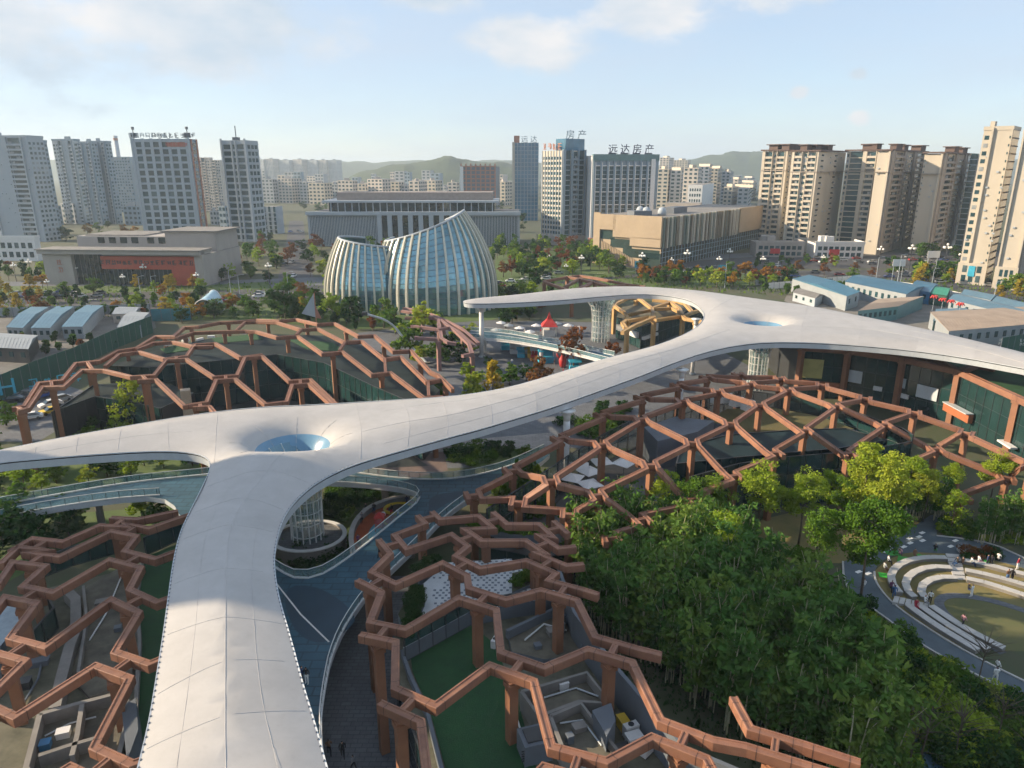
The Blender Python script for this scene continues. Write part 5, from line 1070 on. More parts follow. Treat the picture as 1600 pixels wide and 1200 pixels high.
# --- mid-distance odd buildings
g, a, b = bld('unfinished_block', 'red framed unfinished block with a bare grid front, before the wooded hill', 'unfinished building', 722, 774, 781, 330, 260, 4, GREYW); mb = MB()
for i in range(8): a.box(mb, a.w * i / 7 - .7, a.w * i / 7 + .7, 0, a.h + 3, 1)
for k in range(12): a.box(mb, 0, a.w, a.h * k / 11 - .6, a.h * k / 11 + .6, 1)
into(mb.build('frame', BRICKR), g); mb = MB(); a.box(mb, -1, a.w * .06, 0, a.h, 2); into(mb.build('stair_shaft', WHITEP), g)
g, a, b = bld('low_block', 'white box building with rows of windows right of the centre towers', 'low block', 1072, 1094, 1112, 342, 289, 22, WHITEP); pane_grid(g, a, 5, 4, 1, a.w - 1, a.h * .3, a.h - 2, .5, .5)
g, a, b = bld('low_block', 'long low beige building behind the library roof', 'low block', 1036, 1090, 1180, 372, 318, 20, FARW); resi(g, b, [(1, 'n')], FARW); resi(g, a, [(1, 'n')], FARW)
g, a, b = bld('low_block', 'grey framed low block beside the first right tower', 'low block', 1140, 1178, 1186, 382, 322, 8, FARG); pane_grid(g, a, 4, 3, 1, a.w - 1, a.h * .3, a.h - 1, .8, .8)
# --- far city: every block its own
ORD = ['first', 'second', 'third', 'fourth', 'fifth', 'sixth', 'seventh', 'eighth', 'ninth', 'tenth', 'eleventh', 'twelfth', 'thirteenth']
def far_row(blocks, name, label, cat, group, wall, th=12):
    for i, (xl, xr, yb, yt) in enumerate(sorted(blocks)):
        xc = xl + (xr - xl) * rnd.uniform(.55, .85)
        g, a, b = bld(name, ORD[i] + ' from the left of the ' + label, cat, xl, xc, xr, yb, yt, th + rnd.uniform(-6, 6) + 10, wall if not isinstance(wall, list) else wall[i % len(wall)], group=group)
        mb = MB(); nf = max(3, int(a.h / 4)); windows(mb, a, max(2, int(a.w / 5)), nf, 0, a.w, 0, a.h, .55, .5, .15); windows(mb, b, max(2, int(b.w / 5)), nf, 0, b.w, 0, b.h, .55, .5, .15); into(mb.build('windows', PANE, kind='stuff'), g)
        mb = MB(); c0 = a.pt(a.w * .5, a.h + 1.5, -b.w * .4); mb.box(c0, (a.w * .3, b.w * .4, 3), .2); into(mb.build('roof_plant', wall if not isinstance(wall, list) else wall[0]), g)
far_row([(437, 474, 318, 279), (484, 521, 320, 286), (530, 560, 322, 282), (556, 582, 320, 287), (576, 612, 322, 280), (600, 632, 320, 284), (640, 668, 322, 283), (664, 692, 320, 282), (700, 718, 322, 285), (776, 800, 322, 284)], 'apartment_block', 'sunlit beige apartment blocks before the wooded hill', 'apartment block', 'beige blocks before the hill', [FARW, CREAM])
far_row([(412, 436, 318, 280), (470, 488, 318, 284), (520, 532, 318, 288), (586, 600, 318, 292), (628, 642, 320, 290), (690, 702, 318, 292)], 'apartment_block', 'grey blocks among the distant beige apartments', 'apartment block', 'grey blocks before the hill', FARG)
far_row([(398, 420, 285, 249), (416, 440, 285, 248), (438, 462, 285, 250), (460, 484, 285, 249), (482, 500, 285, 250), (498, 518, 285, 250), (515, 536, 285, 250)], 'apartment_slab', 'hazy blue slabs in the far row left of the hill', 'apartment slab', 'hazy slabs on the left horizon', [FARG, FARW])
far_row([(1024, 1046, 330, 264), (1044, 1066, 330, 266), (1064, 1092, 332, 262), (1088, 1108, 325, 260), (1106, 1126, 320, 263), (1124, 1142, 320, 268), (1028, 1050, 300, 246), (1050, 1076, 298, 250), (1110, 1135, 302, 276), (1138, 1160, 310, 280), (1156, 1180, 315, 286), (1128, 1150, 330, 292), (1150, 1172, 332, 294)], 'apartment_block', 'cream blocks between centre towers and right row', 'apartment block', 'cream blocks right of centre', [CREAM, FARW, FARG])
far_row([(786 + 0, 800, 310, 288), (1160, 1178, 300, 278), (1110, 1124, 296, 282), (1078, 1090, 296, 279), (1040, 1052, 296, 276), (1140, 1150, 294, 280)], 'house_block', 'tiny pale blocks in the far hazy city', 'apartment block', 'tiny far blocks', [FARW, FARG])
far_row([(100, 125, 350, 318), (60, 100, 352, 322), (20, 60, 355, 326), (330, 345, 352, 330), (345, 362, 360, 322), (196, 226, 352, 322)], 'low_block', 'low bluish blocks under the left towers', 'low block', 'low blocks under the left towers', [FARG, BLUEW])
fr2 = random.Random(44); fb = []
for x in range(396, 800, 14): fb.append((x + fr2.uniform(-5, 5), x + fr2.uniform(11, 20), fr2.uniform(300, 312), fr2.uniform(266, 290)))
for x in range(1026, 1186, 13): fb.append((x + fr2.uniform(-4, 4), x + fr2.uniform(9, 16), fr2.uniform(300, 318), fr2.uniform(272, 292)))
for x in range(100, 215, 18): fb.append((x, x + fr2.uniform(12, 18), fr2.uniform(320, 330), fr2.uniform(285, 305)))
for i, (xl, xr, yb, yt) in enumerate(fb):
    g, a, b = bld('far_block', 'small hazy block in the packed far city behind the nearer towers', 'far block', xl, xl + (xr - xl) * .7, xr, yb, yt, 20, [FARW, FARG, BLUEW][i % 3], group='packed far city'); mb = MB(); nf = max(3, int(a.h / 5)); windows(mb, a, max(2, int(a.w / 6)), nf, 0, a.w, 0, a.h, .55, .5, .2); into(mb.build('windows', PANE, kind='stuff'), g)
# off to the left, out of the photo: the tower whose shadow lies across the foreground
g = empty('office_tower', (-128, 74, 0)); TWH = 90
mb = MB(); mb.box((0, 0, TWH / 2), (24, 24, TWH)); mb.build('wall', PALEW, g)
mb = MB()
for k in range(22): mb.box((12.05, 0, 5 + k * 4), (.14, 21, 2.2)); mb.box((0, -12.05, 5 + k * 4), (21, .14, 2.2))
mb.build('windows', PANE, g, kind='stuff'); mb = MB(); mb.box((0, 0, TWH + 1), (18, 18, 2)); mb.build('roof_plant', GREYW, g)
tag(g, 'pale office slab standing left of the view beside the front lattice', 'office tower')
# --- hills
def hill(name, x0, x1, dist, prof, m, seed):
    """long ridge at distance dist; prof = photo rows of the skyline from x0 to x1"""
    mb = MB(); n = 90; k = 14; vs = []
    for i in range(n + 1):
        t = i / n; px = x0 + (x1 - x0) * t; u = (px - 800) / FPX; q = t * (len(prof) - 1); j = min(int(q), len(prof) - 2); yt = prof[j] + (prof[j + 1] - prof[j]) * (q - j)
        H = hgt((0, dist), yt)
        for s in range(k + 1):
            f = s / k; yy = dist - dist * .16 * (1 - f); e = math.sin(f * math.pi / 2) ** 1.3
            z = H * e * (1 + .09 * mnoise.noise((px * .045, f * 3, seed)) + .035 * mnoise.noise((px * .25, f * 14, seed)))
            vs.append((u * (yy * CP + CAMZ * SP) * 1.0, yy, z - 2))
    fs = [(i * (k + 1) + s, (i + 1) * (k + 1) + s, (i + 1) * (k + 1) + s + 1, i * (k + 1) + s + 1) for i in range(n) for s in range(k)]
    mb.add(vs, fs); o = mb.build(name, m, None, True); o['kind'] = 'structure'
HILLM = mat('wooded_hill', (.018, .035, .014), .95, .5, .02, bump=.9, bscale=.12, col2=(.05, .075, .03))
hill('hill', 535, 830, 1900, [282, 268, 262, 256, 254, 250, 243, 246, 252, 251, 256, 262], HILLM, 3)
hill('hill', 1000, 1300, 3000, [266, 256, 250, 244, 237, 236, 236, 242, 250, 258], HILLM, 9)
hill('hill', 330, 900, 3600, [262, 256, 251, 250, 253, 250, 252, 249, 253, 256], HILLM, 5)
hill('hill', -500, 340, 3600, [258, 250, 246, 250, 248, 252, 256], HILLM, 12); hill('hill', 1250, 2200, 3600, [256, 250, 248, 252, 247, 250], HILLM, 15)
# ================================================================== VEGETATION
LEAFY = leafmat('leaf_yellow_green', [(.15, .25, .025), (.25, .34, .035), (.38, .40, .05)]); LEAFG = leafmat('leaf_green', [(.045, .115, .02), (.085, .16, .025), (.15, .22, .035)]); LEAFG2 = leafmat('leaf_fresh_green', [(.06, .14, .02), (.11, .20, .026), (.20, .28, .04)]); LEAFD = leafmat('leaf_dark', [(.015, .05, .016), (.028, .072, .02), (.05, .095, .025)])
LEAFO = leafmat('leaf_orange', [(.26, .11, .02), (.33, .16, .025), (.30, .20, .03)]); LEAFR = leafmat('leaf_russet', [(.13, .05, .02), (.19, .075, .03), (.12, .09, .03)]); LEAFB = leafmat('leaf_bamboo', [(.045, .12, .03), (.095, .185, .04), (.20, .27, .05)]); LEAFYL = leafmat('leaf_gold', [(.30, .22, .02), (.38, .28, .03), (.24, .22, .03)])
def leaves(mb, r, c, n, spread, size, up=.35, asp=1.6):
    for _ in range(n):
        while True:
            d = Vector((r.uniform(-1, 1), r.uniform(-1, 1), r.uniform(-1, 1)))
            if d.length < 1: break
        p = Vector(c) + Vector((d.x * spread[0], d.y * spread[1], d.z * spread[2]))
        nn = (Vector((r.gauss(0, 1), r.gauss(0, 1), r.gauss(0, 1))).normalized() + Vector((d.x, d.y, d.z + up)) * .8).normalized()
        a = nn.orthogonal().normalized(); b = nn.cross(a); t = r.uniform(0, 6.28); a, b = a * math.cos(t) + b * math.sin(t), b * math.cos(t) - a * math.sin(t); s = size * r.uniform(.6, 1.3)
        a = a * s * .5; b = b * s * .5 * asp
        mb.add([p - b, p + a * .9 - b * .1, p + b, p - a * .9 - b * .1], [(0, 1, 2, 3)])
def crown_mesh(name, m, seed, H, rx, z0, nclump, per, size, shape='round', cs=.30):
    r = random.Random(seed); mb = MB()
    if shape == 'lobes':
        lob = [(0, 0, z0 + (H - z0) * .82, rx * .5)] + [(rx * r.uniform(.25, .72) * math.cos(k * 2.4), rx * r.uniform(.25, .72) * math.sin(k * 2.4), z0 + (H - z0) * r.uniform(.12, .78), rx * r.uniform(.30, .55)) for k in range(10)]
        for _ in range(nclump):
            x, y, z, s = lob[r.randrange(len(lob))]; d = Vector((r.gauss(0, 1), r.gauss(0, 1), r.gauss(0, 1))).normalized() * s * r.uniform(.45, 1.05); q = rx * cs * r.uniform(.6, 1.3)
            leaves(mb, r, (x + d.x, y + d.y, z + d.z * .8), int(per * r.uniform(.6, 1.4)), (q, q, q * .6), size)
        return mb.mesh(name, m)
    for _ in range(nclump):
        t = r.random(); z = z0 + (H - z0) * t
        if shape == 'round': q = math.sqrt(max(0, 1 - (2 * t - 1) ** 2)) * .95 + .1
        elif shape == 'cone': q = (1 - t) * .95 + .12
        else: q = (math.sin(min(1, t * 1.25) * 2.6) + .15)
        a = r.uniform(0, 6.2832); k = q * rx * math.sqrt(r.uniform(.15, 1)); s = rx * cs * r.uniform(.7, 1.35)
        leaves(mb, r, (k * math.cos(a), k * math.sin(a), z), int(per * r.uniform(.6, 1.4)), (s, s, s * .7), size)
    return mb.mesh(name, m)
def trunk_mesh(name, seed, H, rad, z0, rx, nl=6, m=None):
    r = random.Random(seed); mb = MB(); b = [Vector((0, 0, 0)), Vector((r.uniform(-.1, .1), r.uniform(-.1, .1), z0 * .6)), Vector((r.uniform(-.25, .25), r.uniform(-.25, .25), z0 + (H - z0) * .35)), Vector((r.uniform(-.3, .3), r.uniform(-.3, .3), H * .9))]
    mb.tube(b, [rad * 1.2, rad, rad * .7, rad * .2], 7)
    for k in range(nl):
        t = r.uniform(.35, .85); p = b[1].lerp(b[3], t); a = r.uniform(0, 6.28); L = rx * r.uniform(.5, .9)
        mb.tube([p, p + Vector((L * .5 * math.cos(a), L * .5 * math.sin(a), L * .45)), p + Vector((L * math.cos(a), L * math.sin(a), L * .75))], [rad * .45, rad * .3, rad * .1], 5)
    return mb.mesh(name, m or BARK, True)
# kinds: unit trees about 10 m tall, scaled per tree
KIND = {}
def kind(k, m, H, rx, z0, ncl, per, size, shape='round', rad=.16, nv=3, cs=.3):
    KIND[k] = (H, [(crown_mesh('crown_%s' % k, m, 50 + 7 * i + len(KIND) * 31, H, rx, z0, ncl, per, size, shape, cs), trunk_mesh('trunk_%s' % k, 90 + i + len(KIND) * 13, H, rad, z0, rx)) for i in range(nv)])
kind('near_yellow', LEAFY, 12, 2.7, 4.6, 190, 52, .17, 'lobes', .12, 4, .27); kind('near_green', LEAFG2, 12, 2.7, 3.4, 190, 52, .17, 'lobes', .12, 4, .27)
kind('cone', LEAFG, 8, 1.7, .6, 60, 50, .26, 'round', .12, 2); kind('loose', LEAFY, 7, 2.2, 1.6, 40, 40, .26, 'round', .08, 2, .3)
kind('far_green', LEAFG, 8, 3.0, 1.6, 34, 24, .62, 'lobes', .18, 4, .36); kind('far_dark', LEAFD, 8, 3.2, 1.2, 34, 24, .62, 'lobes', .18, 4, .36); kind('far_yellow', LEAFYL, 8, 2.3, 1.6, 28, 24, .52, 'cone', .14, 3, .36); kind('far_orange', LEAFO, 7, 2.4, 1.8, 28, 24, .52, 'lobes', .14, 3, .34); kind('far_russet', LEAFR, 7, 2.6, 1.8, 26, 20, .5, 'lobes', .14, 3, .34); kind('far_lime', LEAFY, 8, 2.6, 1.5, 30, 24, .55, 'lobes', .14, 3, .36)
KIND['bare'] = (6, [(None, trunk_mesh('trunk_bare', 400 + i, 6, .07, 1.2, 3.0, 26)) for i in range(3)])
def tree(k, base, h, label, cat='tree', group=None, name=None, wide=1.0):
    H, vs = KIND[k]; c, t = vs[rnd.randrange(len(vs))]; s = h / H; g = empty(name or 'tree', base, rnd.uniform(0, 6.28)); g.scale = (s * wide, s * wide, s)
    link('trunk', t, g)
    if c: link('crown', c, g)
    return tag(g, label, cat, group)
def tree_px(k, x, yb, yt, label, **kw):
    b = P(x, yb); return tree(k, b, max(1.5, hgt(b, yt)), label, wide=1.08 if k.startswith('near') else 1.0, **kw)
NEAR = [('near_yellow', 1340, 838, 690, 'tallest yellow green tree, its sunlit crown before the right lattice'), ('near_green', 1343, 945, 770, 'green tree with a slim trunk standing by the bend of the dark path'), ('near_yellow', 1247, 852, 728, 'yellow green tree at the edge of the sunlit lawn'), ('near_green', 1268, 930, 788, 'broad green tree between the bamboo grove and the path bend'), ('near_yellow', 1182, 848, 712, 'yellow tree in front of the dark glass under the right lattice'), ('near_yellow', 1412, 808, 712, 'airy yellow tree beside the bamboo screen behind the amphitheatre'), ('near_green', 1105, 850, 735, 'dark green tree at the back of the bamboo grove'), ('near_yellow', 1035, 855, 735, 'olive yellow tree where the front and right lattices meet'), ('near_green', 1310, 828, 742, 'dense green tree behind the tallest yellow tree'), ('near_yellow', 1128, 935, 800, 'yellow green tree in the middle of the bamboo grove'), ('near_yellow', 1290, 815, 735, 'sunlit yellow tree left of the tallest tree'), ('near_green', 1385, 812, 738, 'green tree right behind the tallest yellow tree'),
        ('near_yellow', 1372, 858, 704, 'bright yellow tree right of the tallest one'), ('near_yellow', 1442, 815, 732, 'yellow tree before the bamboo screen'), ('near_green', 1072, 868, 742, 'green tree left at the back of the bamboo'), 
        ('cone', 1303, 1000, 918, 'rounded column of green foliage beside the dark shrubs'), ('near_green', 1362, 1068, 972, 'bushy yellow green tree beside the lower footpath'), ('loose', 1325, 1078, 1035, 'small yellow shrub tree beside the bamboo edge'), ('loose', 1486, 828, 770, 'slender small tree in the green bed behind the amphitheatre'), ('near_yellow', 1545, 790, 700, 'wide green yellow tree under the right end of the lattice'), ('near_yellow', 1480, 790, 722, 'yellow green tree partly behind the right lattice column'),
        ('loose', 213, 680, 598, 'tall loose yellowish tree before the left glass pavilion'), ('loose', 186, 690, 650, 'small yellow sapling before the left glass pavilion'), ('loose', 256, 672, 650, 'low yellow green sapling right of the loose tree at the left pavilion'), ('near_green', 690, 640, 585, 'green tree right of the left pavilion near the canopy'), ('far_yellow', 770, 622, 566, 'round golden tree just above the canopy middle'), ('far_lime', 735, 628, 580, 'lime tree between the lattice dome and the golden tree'), ('far_russet', 842, 610, 555, 'russet red tree beside the food stalls'), ('far_russet', 895, 578, 512, 'brown autumn tree growing beside the walkway near the flared column'), ('far_russet', 955, 568, 532, 'small brown tree under the walkway by the curl'), ('far_lime', 660, 530, 470, 'tall lime tree before the plum lattice rings'), ('far_green', 600, 512, 462, 'green tree left of the plum lattice rings'), ('far_green', 618, 522, 478, 'dark green tree beside the slanted pole'), ('far_dark', 447, 505, 445, 'tall dark tree standing above the left lattice dome'), ('far_lime', 520, 505, 455, 'lime green tree before the left foot of the glass hall'), ('far_green', 800, 505, 470, 'rounded green tree behind the far canopy post'), ('far_dark', 790, 512, 478, 'dark tree left behind the far canopy post'), ('far_green', 640, 560, 505, 'leafy green tree right of the lattice dome')]
for k, x, yb, yt, lab in NEAR: tree_px(k, x, yb, yt, lab)
# scattered trees by zone: (photo polygon on the ground, how many, kinds, height range, label, group)
def scatter_px(poly, n, seed, gap):
    r = random.Random(seed); xs_ = [p[0] for p in poly]; ys_ = [p[1] for p in poly]; out = []; tries = 0
    while len(out) < n and tries < n * 60:
        tries += 1; q = (r.uniform(min(xs_), max(xs_)), r.uniform(min(ys_), max(ys_)))
        if not inside(q, poly): continue
        w = P(*q)
        if all((w - o).length > gap for o in out): out.append(w)
    return out
ZON = [([(0, 470), (0, 448), (330, 446), (330, 462), (180, 466)], 26, ['far_yellow', 'far_orange', 'far_lime', 'far_green'], (4.5, 7.5), 'autumn street tree on the verge in front of the museum', 'trees before the museum', 5),
       ([(0, 492), (0, 484), (300, 482), (480, 478), (500, 490), (300, 500), (240, 490)], 36, ['far_russet', 'far_orange', 'far_lime', 'far_green', 'far_yellow'], (4, 7), 'orange or green tree in the band behind the left sheds', 'trees behind the left sheds', 4),
       ([(330, 446), (330, 424), (420, 418), (430, 448)], 12, ['far_green', 'far_dark', 'far_yellow'], (5, 8), 'tree at the corner right of the museum', 'trees right of the museum', 5),
       ([(440, 470), (450, 440), (515, 425), (515, 480), (470, 490)], 16, ['far_green', 'far_lime', 'far_russet', 'far_dark'], (5, 9), 'tree at the left foot of the glass hall', 'trees left of the glass hall', 5),
       ([(415, 425), (440, 380), (520, 385), (520, 420)], 18, ['far_dark', 'far_green', 'far_russet'], (6, 10), 'street tree in shade before the wide government building', 'trees before the government building', 7),
       ([(780, 450), (775, 395), (850, 382), (1000, 410), (1010, 432), (850, 440)], 44, ['far_green', 'far_dark', 'far_lime', 'far_russet'], (6, 10), 'park tree between the glass hall and the library', 'trees by the library', 6),
       ([(775, 490), (780, 455), (850, 448), (850, 470), (830, 500)], 14, ['far_green', 'far_dark', 'far_lime'], (5, 8), 'tree right of the glass hall', 'trees right of the glass hall', 5),
       ([(960, 440), (1010, 428), (1190, 428), (1230, 446), (1120, 452), (1000, 446)], 34, ['far_russet', 'far_green', 'far_lime', 'far_orange'], (5, 8), 'mixed autumn tree along the boulevard behind the canopy', 'trees behind the canopy hub', 5),
       ([(1190, 446), (1180, 424), (1400, 422), (1420, 436), (1300, 442)], 20, ['far_green', 'far_russet', 'far_dark'], (4, 6.5), 'roadside tree on the verge behind the blue site sheds', 'trees behind the site sheds', 5),
       ([(1420, 448), (1425, 425), (1500, 430), (1500, 455)], 10, ['far_yellow', 'far_lime', 'far_yellow'], (5, 8), 'golden street tree left of the right edge tower', 'golden trees by the right towers', 5),
       ([(1500, 470), (1500, 452), (1600, 452), (1640, 470), (1600, 480)], 11, ['far_yellow', 'far_lime', 'far_yellow', 'far_green'], (5, 9), 'golden street tree under the right edge towers', 'golden trees under the right towers', 5),
       ([(430, 372), (440, 330), (530, 322), (800, 325), (830, 350), (840, 375), (815, 372), (480, 340)], 22, ['far_dark', 'far_green'], (8, 12), 'dark tree among the blocks behind the government building', 'dark trees behind the government building', 14),
       ([(1420, 402), (1430, 392), (1500, 396), (1500, 410)], 10, ['far_dark', 'far_green'], (6, 9), 'dark tree at the foot of the fifth right tower', 'dark trees under the right row', 5),
       ([(100, 380), (100, 355), (220, 350), (225, 378)], 14, ['far_dark', 'far_green', 'far_orange'], (6, 10), 'tree behind the museum roof', 'trees behind the museum', 9),
       ([(1100, 380), (1030, 340), (1180, 330), (1180, 372)], 16, ['far_dark', 'far_green'], (8, 11), 'dark tree behind the library', 'dark trees behind the library', 10),
       ([(560, 530), (600, 505), (760, 505), (740, 560), (660, 600), (620, 560)], 22, ['far_green', 'far_dark', 'far_lime'], (4, 7), 'garden tree between the lattice dome and the plum rings', 'garden trees by the lattice dome', 4),
       ([(700, 640), (690, 600), (800, 560), (850, 575), (830, 600), (760, 622)], 16, ['far_green', 'far_lime', 'far_dark'], (3, 5.5), 'garden tree just behind the canopy middle', 'garden trees behind the canopy', 3.5),
       ([(240, 510), (230, 500), (330, 488), (480, 488), (500, 496), (340, 500)], 18, ['far_green', 'far_dark', 'far_yellow'], (4, 7), 'tree on the slope above the lattice dome', 'trees above the lattice dome', 4.5),
       ([(-20, 700), (-40, 660), (60, 650), (130, 668), (200, 690), (200, 720), (90, 740), (-20, 760)], 22, ['far_dark', 'far_green'], (3, 5), 'dark bushy tree at the left edge behind the canopy arm', 'dark trees at the left edge', 3.2),
       ([(-60, 790), (-40, 745), (150, 735), (320, 715), (330, 735), (200, 750), (60, 775)], 34, ['far_dark', 'far_green', 'far_lime', 'far_dark'], (3, 5), 'garden tree under the left arm of the canopy', 'garden trees under the left canopy arm', 3.0),
       ([(-30, 850), (40, 815), (110, 820), (110, 850), (20, 890), (-30, 900)], 14, ['far_dark', 'far_dark', 'far_green'], (4, 7), 'dark tree beside the front left lattice', 'dark trees by the front left lattice', 3.0),
       ([(215, 820), (225, 800), (290, 790), (290, 805), (240, 825)], 6, ['far_lime', 'far_green'], (3, 4.5), 'lime shrub tree beside the canopy stem, left', 'lime trees left of the stem', 2.6)]
for zi, (poly, n, ks, (h0, h1), lab, grp, gap) in enumerate(ZON):
    names = {'far_yellow': 'golden', 'far_orange': 'orange', 'far_lime': 'lime green', 'far_green': 'mid green', 'far_dark': 'dark green', 'far_russet': 'russet brown'}
    for w in scatter_px(poly, max(3, int(n * .56)), 100 + zi, gap * 1.15):
        k = ks[rnd.randrange(len(ks))]; w.z = 0
        l2 = lab.replace('mixed autumn ', '').replace('orange or green ', '').replace('autumn ', '').replace('golden ', '').replace('dark bushy', 'bushy').replace('dark tree', 'tree').replace('lime shrub', 'shrub')
        tree(k, w, rnd.uniform(h0, h1) * (.9 if k == 'far_dark' else 1), names[k] + ' ' + l2, 'tree', grp, wide=rnd.uniform(1.05, 1.45))
# bamboo grove
BAM = []
for i in range(5):
    r = random.Random(300 + i); mbl = MB(); mbc = MB()
    for j in range(4):
        a = r.uniform(0, 6.28); rr = r.uniform(.1, .7); x0, y0 = rr * math.cos(a), rr * math.sin(a); H = r.uniform(7.0, 9.2); lean = Vector((r.uniform(-1, 1), r.uniform(-1, 1), 0)) * .8
        pts = [Vector((x0, y0, 0)), Vector((x0, y0, H * .45)) + lean * .15, Vector((x0, y0, H * .8)) + lean * .5, Vector((x0, y0, H)) + lean * 1.2]
        mbc.tube(pts, [.065, .06, .045, .015], 5)
        for k in range(20):
            t = r.uniform(.30, 1.0); p = pts[0].lerp(pts[1], t / .45) if t < .45 else pts[1].lerp(pts[2], (t - .45) / .35) if t < .8 else pts[2].lerp(pts[3], (t - .8) / .2)
            q = p + Vector((r.uniform(-.8, .8), r.uniform(-.8, .8), r.uniform(-.2, .3))); leaves(mbl, r, q, 9, (.5, .5, .3), .30, .2, 2.3)
    BAM.append((mbl.mesh('bamboo_foliage', LEAFB), mbc.mesh('bamboo_culms', CULM)))
bpoly = [(925, 985), (905, 930), (890, 890), (960, 860), (1060, 862), (1130, 895), (1175, 940), (1235, 975), (1262, 1000), (1330, 1075), (1365, 1145), (1380, 1215), (1330, 1260), (1290, 1225), (1200, 1165), (1130, 1140), (1060, 1080), (1000, 1040)]
# keep the grove clear of the front pavilion
fpDw = [(x, y) for x, y in fpD]
nb_ = 0
for w in scatter_px(bpoly, 260, 77, 1.35):
    if inside((w.x, w.y), fpDw) or inside((w.x - 1.2, w.y), fpDw): continue
    f, cmesh = BAM[rnd.randrange(5)]; g = empty('bamboo', (w.x, w.y, 0), rnd.uniform(0, 6.28)); s = rnd.uniform(.72, 1.25); g.scale = (s, s, s)
    link('foliage', f, g); link('culms', cmesh, g); tag(g, 'clump of pale stemmed dark bamboo in the shaded grove beside the front lattice', 'bamboo', 'bamboo clumps in the grove'); nb_ += 1
# bamboo screen behind the amphitheatre
for w in scatter_px([(1380, 812), (1385, 800), (1470, 800), (1470, 812)], 14, 78, 1.0) + scatter_px([(1530, 850), (1525, 838), (1640, 835), (1640, 850)], 26, 79, .9):
    f, cmesh = BAM[rnd.randrange(5)]; g = empty('bamboo', (w.x, w.y, 0), rnd.uniform(0, 6.28)); s = rnd.uniform(.55, .75); g.scale = (s, s, s)
    link('culms', cmesh, g); link('foliage', f, g); tag(g, 'thin bamboo clump in the sunlit screen behind the amphitheatre', 'bamboo', 'bamboo screen behind the amphitheatre')
# low shrubs
SHR = [(crown_mesh('shrub_leaves', m, 700 + i, 1.6, 1.2, .05, 26, 30, .20, 'round', .4), m) for i, m in enumerate([LEAFD, LEAFG, LEAFY, LEAFR])]
def shrub(w, s, k, label, group):
    o = link('shrub', SHR[k][0], None, w, rnd.uniform(0, 6.28), (s, s, s * rnd.uniform(.8, 1.1))); tag(o, label, 'shrub', group)
for poly, n, ks, s0, s1, lab, grp, gap in [([(1250, 955), (1315, 915), (1335, 950), (1385, 985), (1425, 1020), (1520, 1075), (1640, 1140), (1640, 1260), (1500, 1220), (1400, 1100), (1300, 1010)], 120, [0, 1, 1, 2], .7, 1.5, 'dark low shrub on the shaded slope below the amphitheatre path', 'shrubs below the amphitheatre path', .9),
       ([(1340, 1060), (1380, 1100), (1440, 1180), (1420, 1220), (1370, 1140), (1330, 1080)], 26, [1, 2, 1], .6, 1.0, 'green hedge shrub beside the lower footpath', 'shrubs by the lower footpath', .8),
       ([(1462, 832), (1475, 815), (1560, 826), (1640, 840), (1640, 852), (1540, 848), (1480, 840)], 40, [1, 2, 1], .45, .8, 'sunlit green shrub in the bed behind the amphitheatre', 'shrubs behind the amphitheatre', .7),
       ([(1505, 868), (1550, 862), (1560, 872), (1510, 878)], 10, [3, 0], .5, .8, 'reddish brown shrub by the white bin', 'red shrubs by the amphitheatre', .7),
       ([(430, 880), (390, 830), (440, 840), (540, 845), (545, 872), (500, 898), (465, 900)], 46, [0, 0, 1], .7, 1.2, 'dark shrub on the garden island below the funnel column', 'shrubs on the garden island', .9),
       ([(500, 790), (520, 768), (590, 765), (610, 772), (570, 785), (545, 815), (520, 815)], 26, [0, 1], .8, 1.3, 'dense green shrub behind the playground wall', 'shrubs behind the playground', .9),
       ([(690, 715), (705, 700), (760, 700), (830, 705), (820, 712), (740, 728)], 26, [0, 1], .7, 1.1, 'rounded hedge shrub round the small lawn under the canopy', 'shrubs round the small lawn', .9),
       ([(960, 690), (900, 680), (870, 665), (950, 640), (985, 640)], 24, [0, 1], .8, 1.4, 'green shrub under the canopy middle by the post', 'shrubs under the canopy middle', 1.0)]:
    for w in scatter_px(poly, n, len(lab) * 3 + n, gap): k = ks[rnd.randrange(len(ks))]; shrub(w, rnd.uniform(s0, s1), k, lab, grp)
for px, k in (([(640, 990), (655, 925), (640, 950)], 0), ([(650, 900), (680, 878)], 0), ([(740, 822), (800, 830), (850, 832)], 1), ([(805, 915), (845, 895)], 1)):
    for w in resample(pp(px, 6.95), .8): shrub(w + Vector((rnd.uniform(-.3, .3), rnd.uniform(-.3, .3), 0)), rnd.uniform(.5, .75), k, 'dark planter shrub on the tiled patio of the front lattice', 'planter shrubs on the patio')
for w in scatter_px([(760, 845), (800, 800), (850, 800), (880, 830), (840, 850)], 14, 55, 1.2): tree('far_green' if rnd.random() < .5 else 'far_lime', w, rnd.uniform(7, 9), 'leafy tree growing up through the front lattice beside the right lattice', 'tree', 'trees between the lattices', wide=.5)
for i, (x, yb, yt) in enumerate([(1440, 1185, 1085), (1558, 1165, 1080), (1415, 1215, 1120), (1530, 1065, 985), (1490, 1190, 1100), (1595, 1200, 1110), (1400, 1160, 1095)]):
    tree_px('bare', x, yb, yt, ['bare thin tree beside the lower footpath', 'bare forked tree at the right edge below the amphitheatre', 'bare tree in the front right corner', 'bare branching tree beside the amphitheatre path railing', 'bare tree on the dark slope at the bottom right', 'bare tree cut by the bottom right corner', 'bare sapling nearest the lower footpath bend'][i])
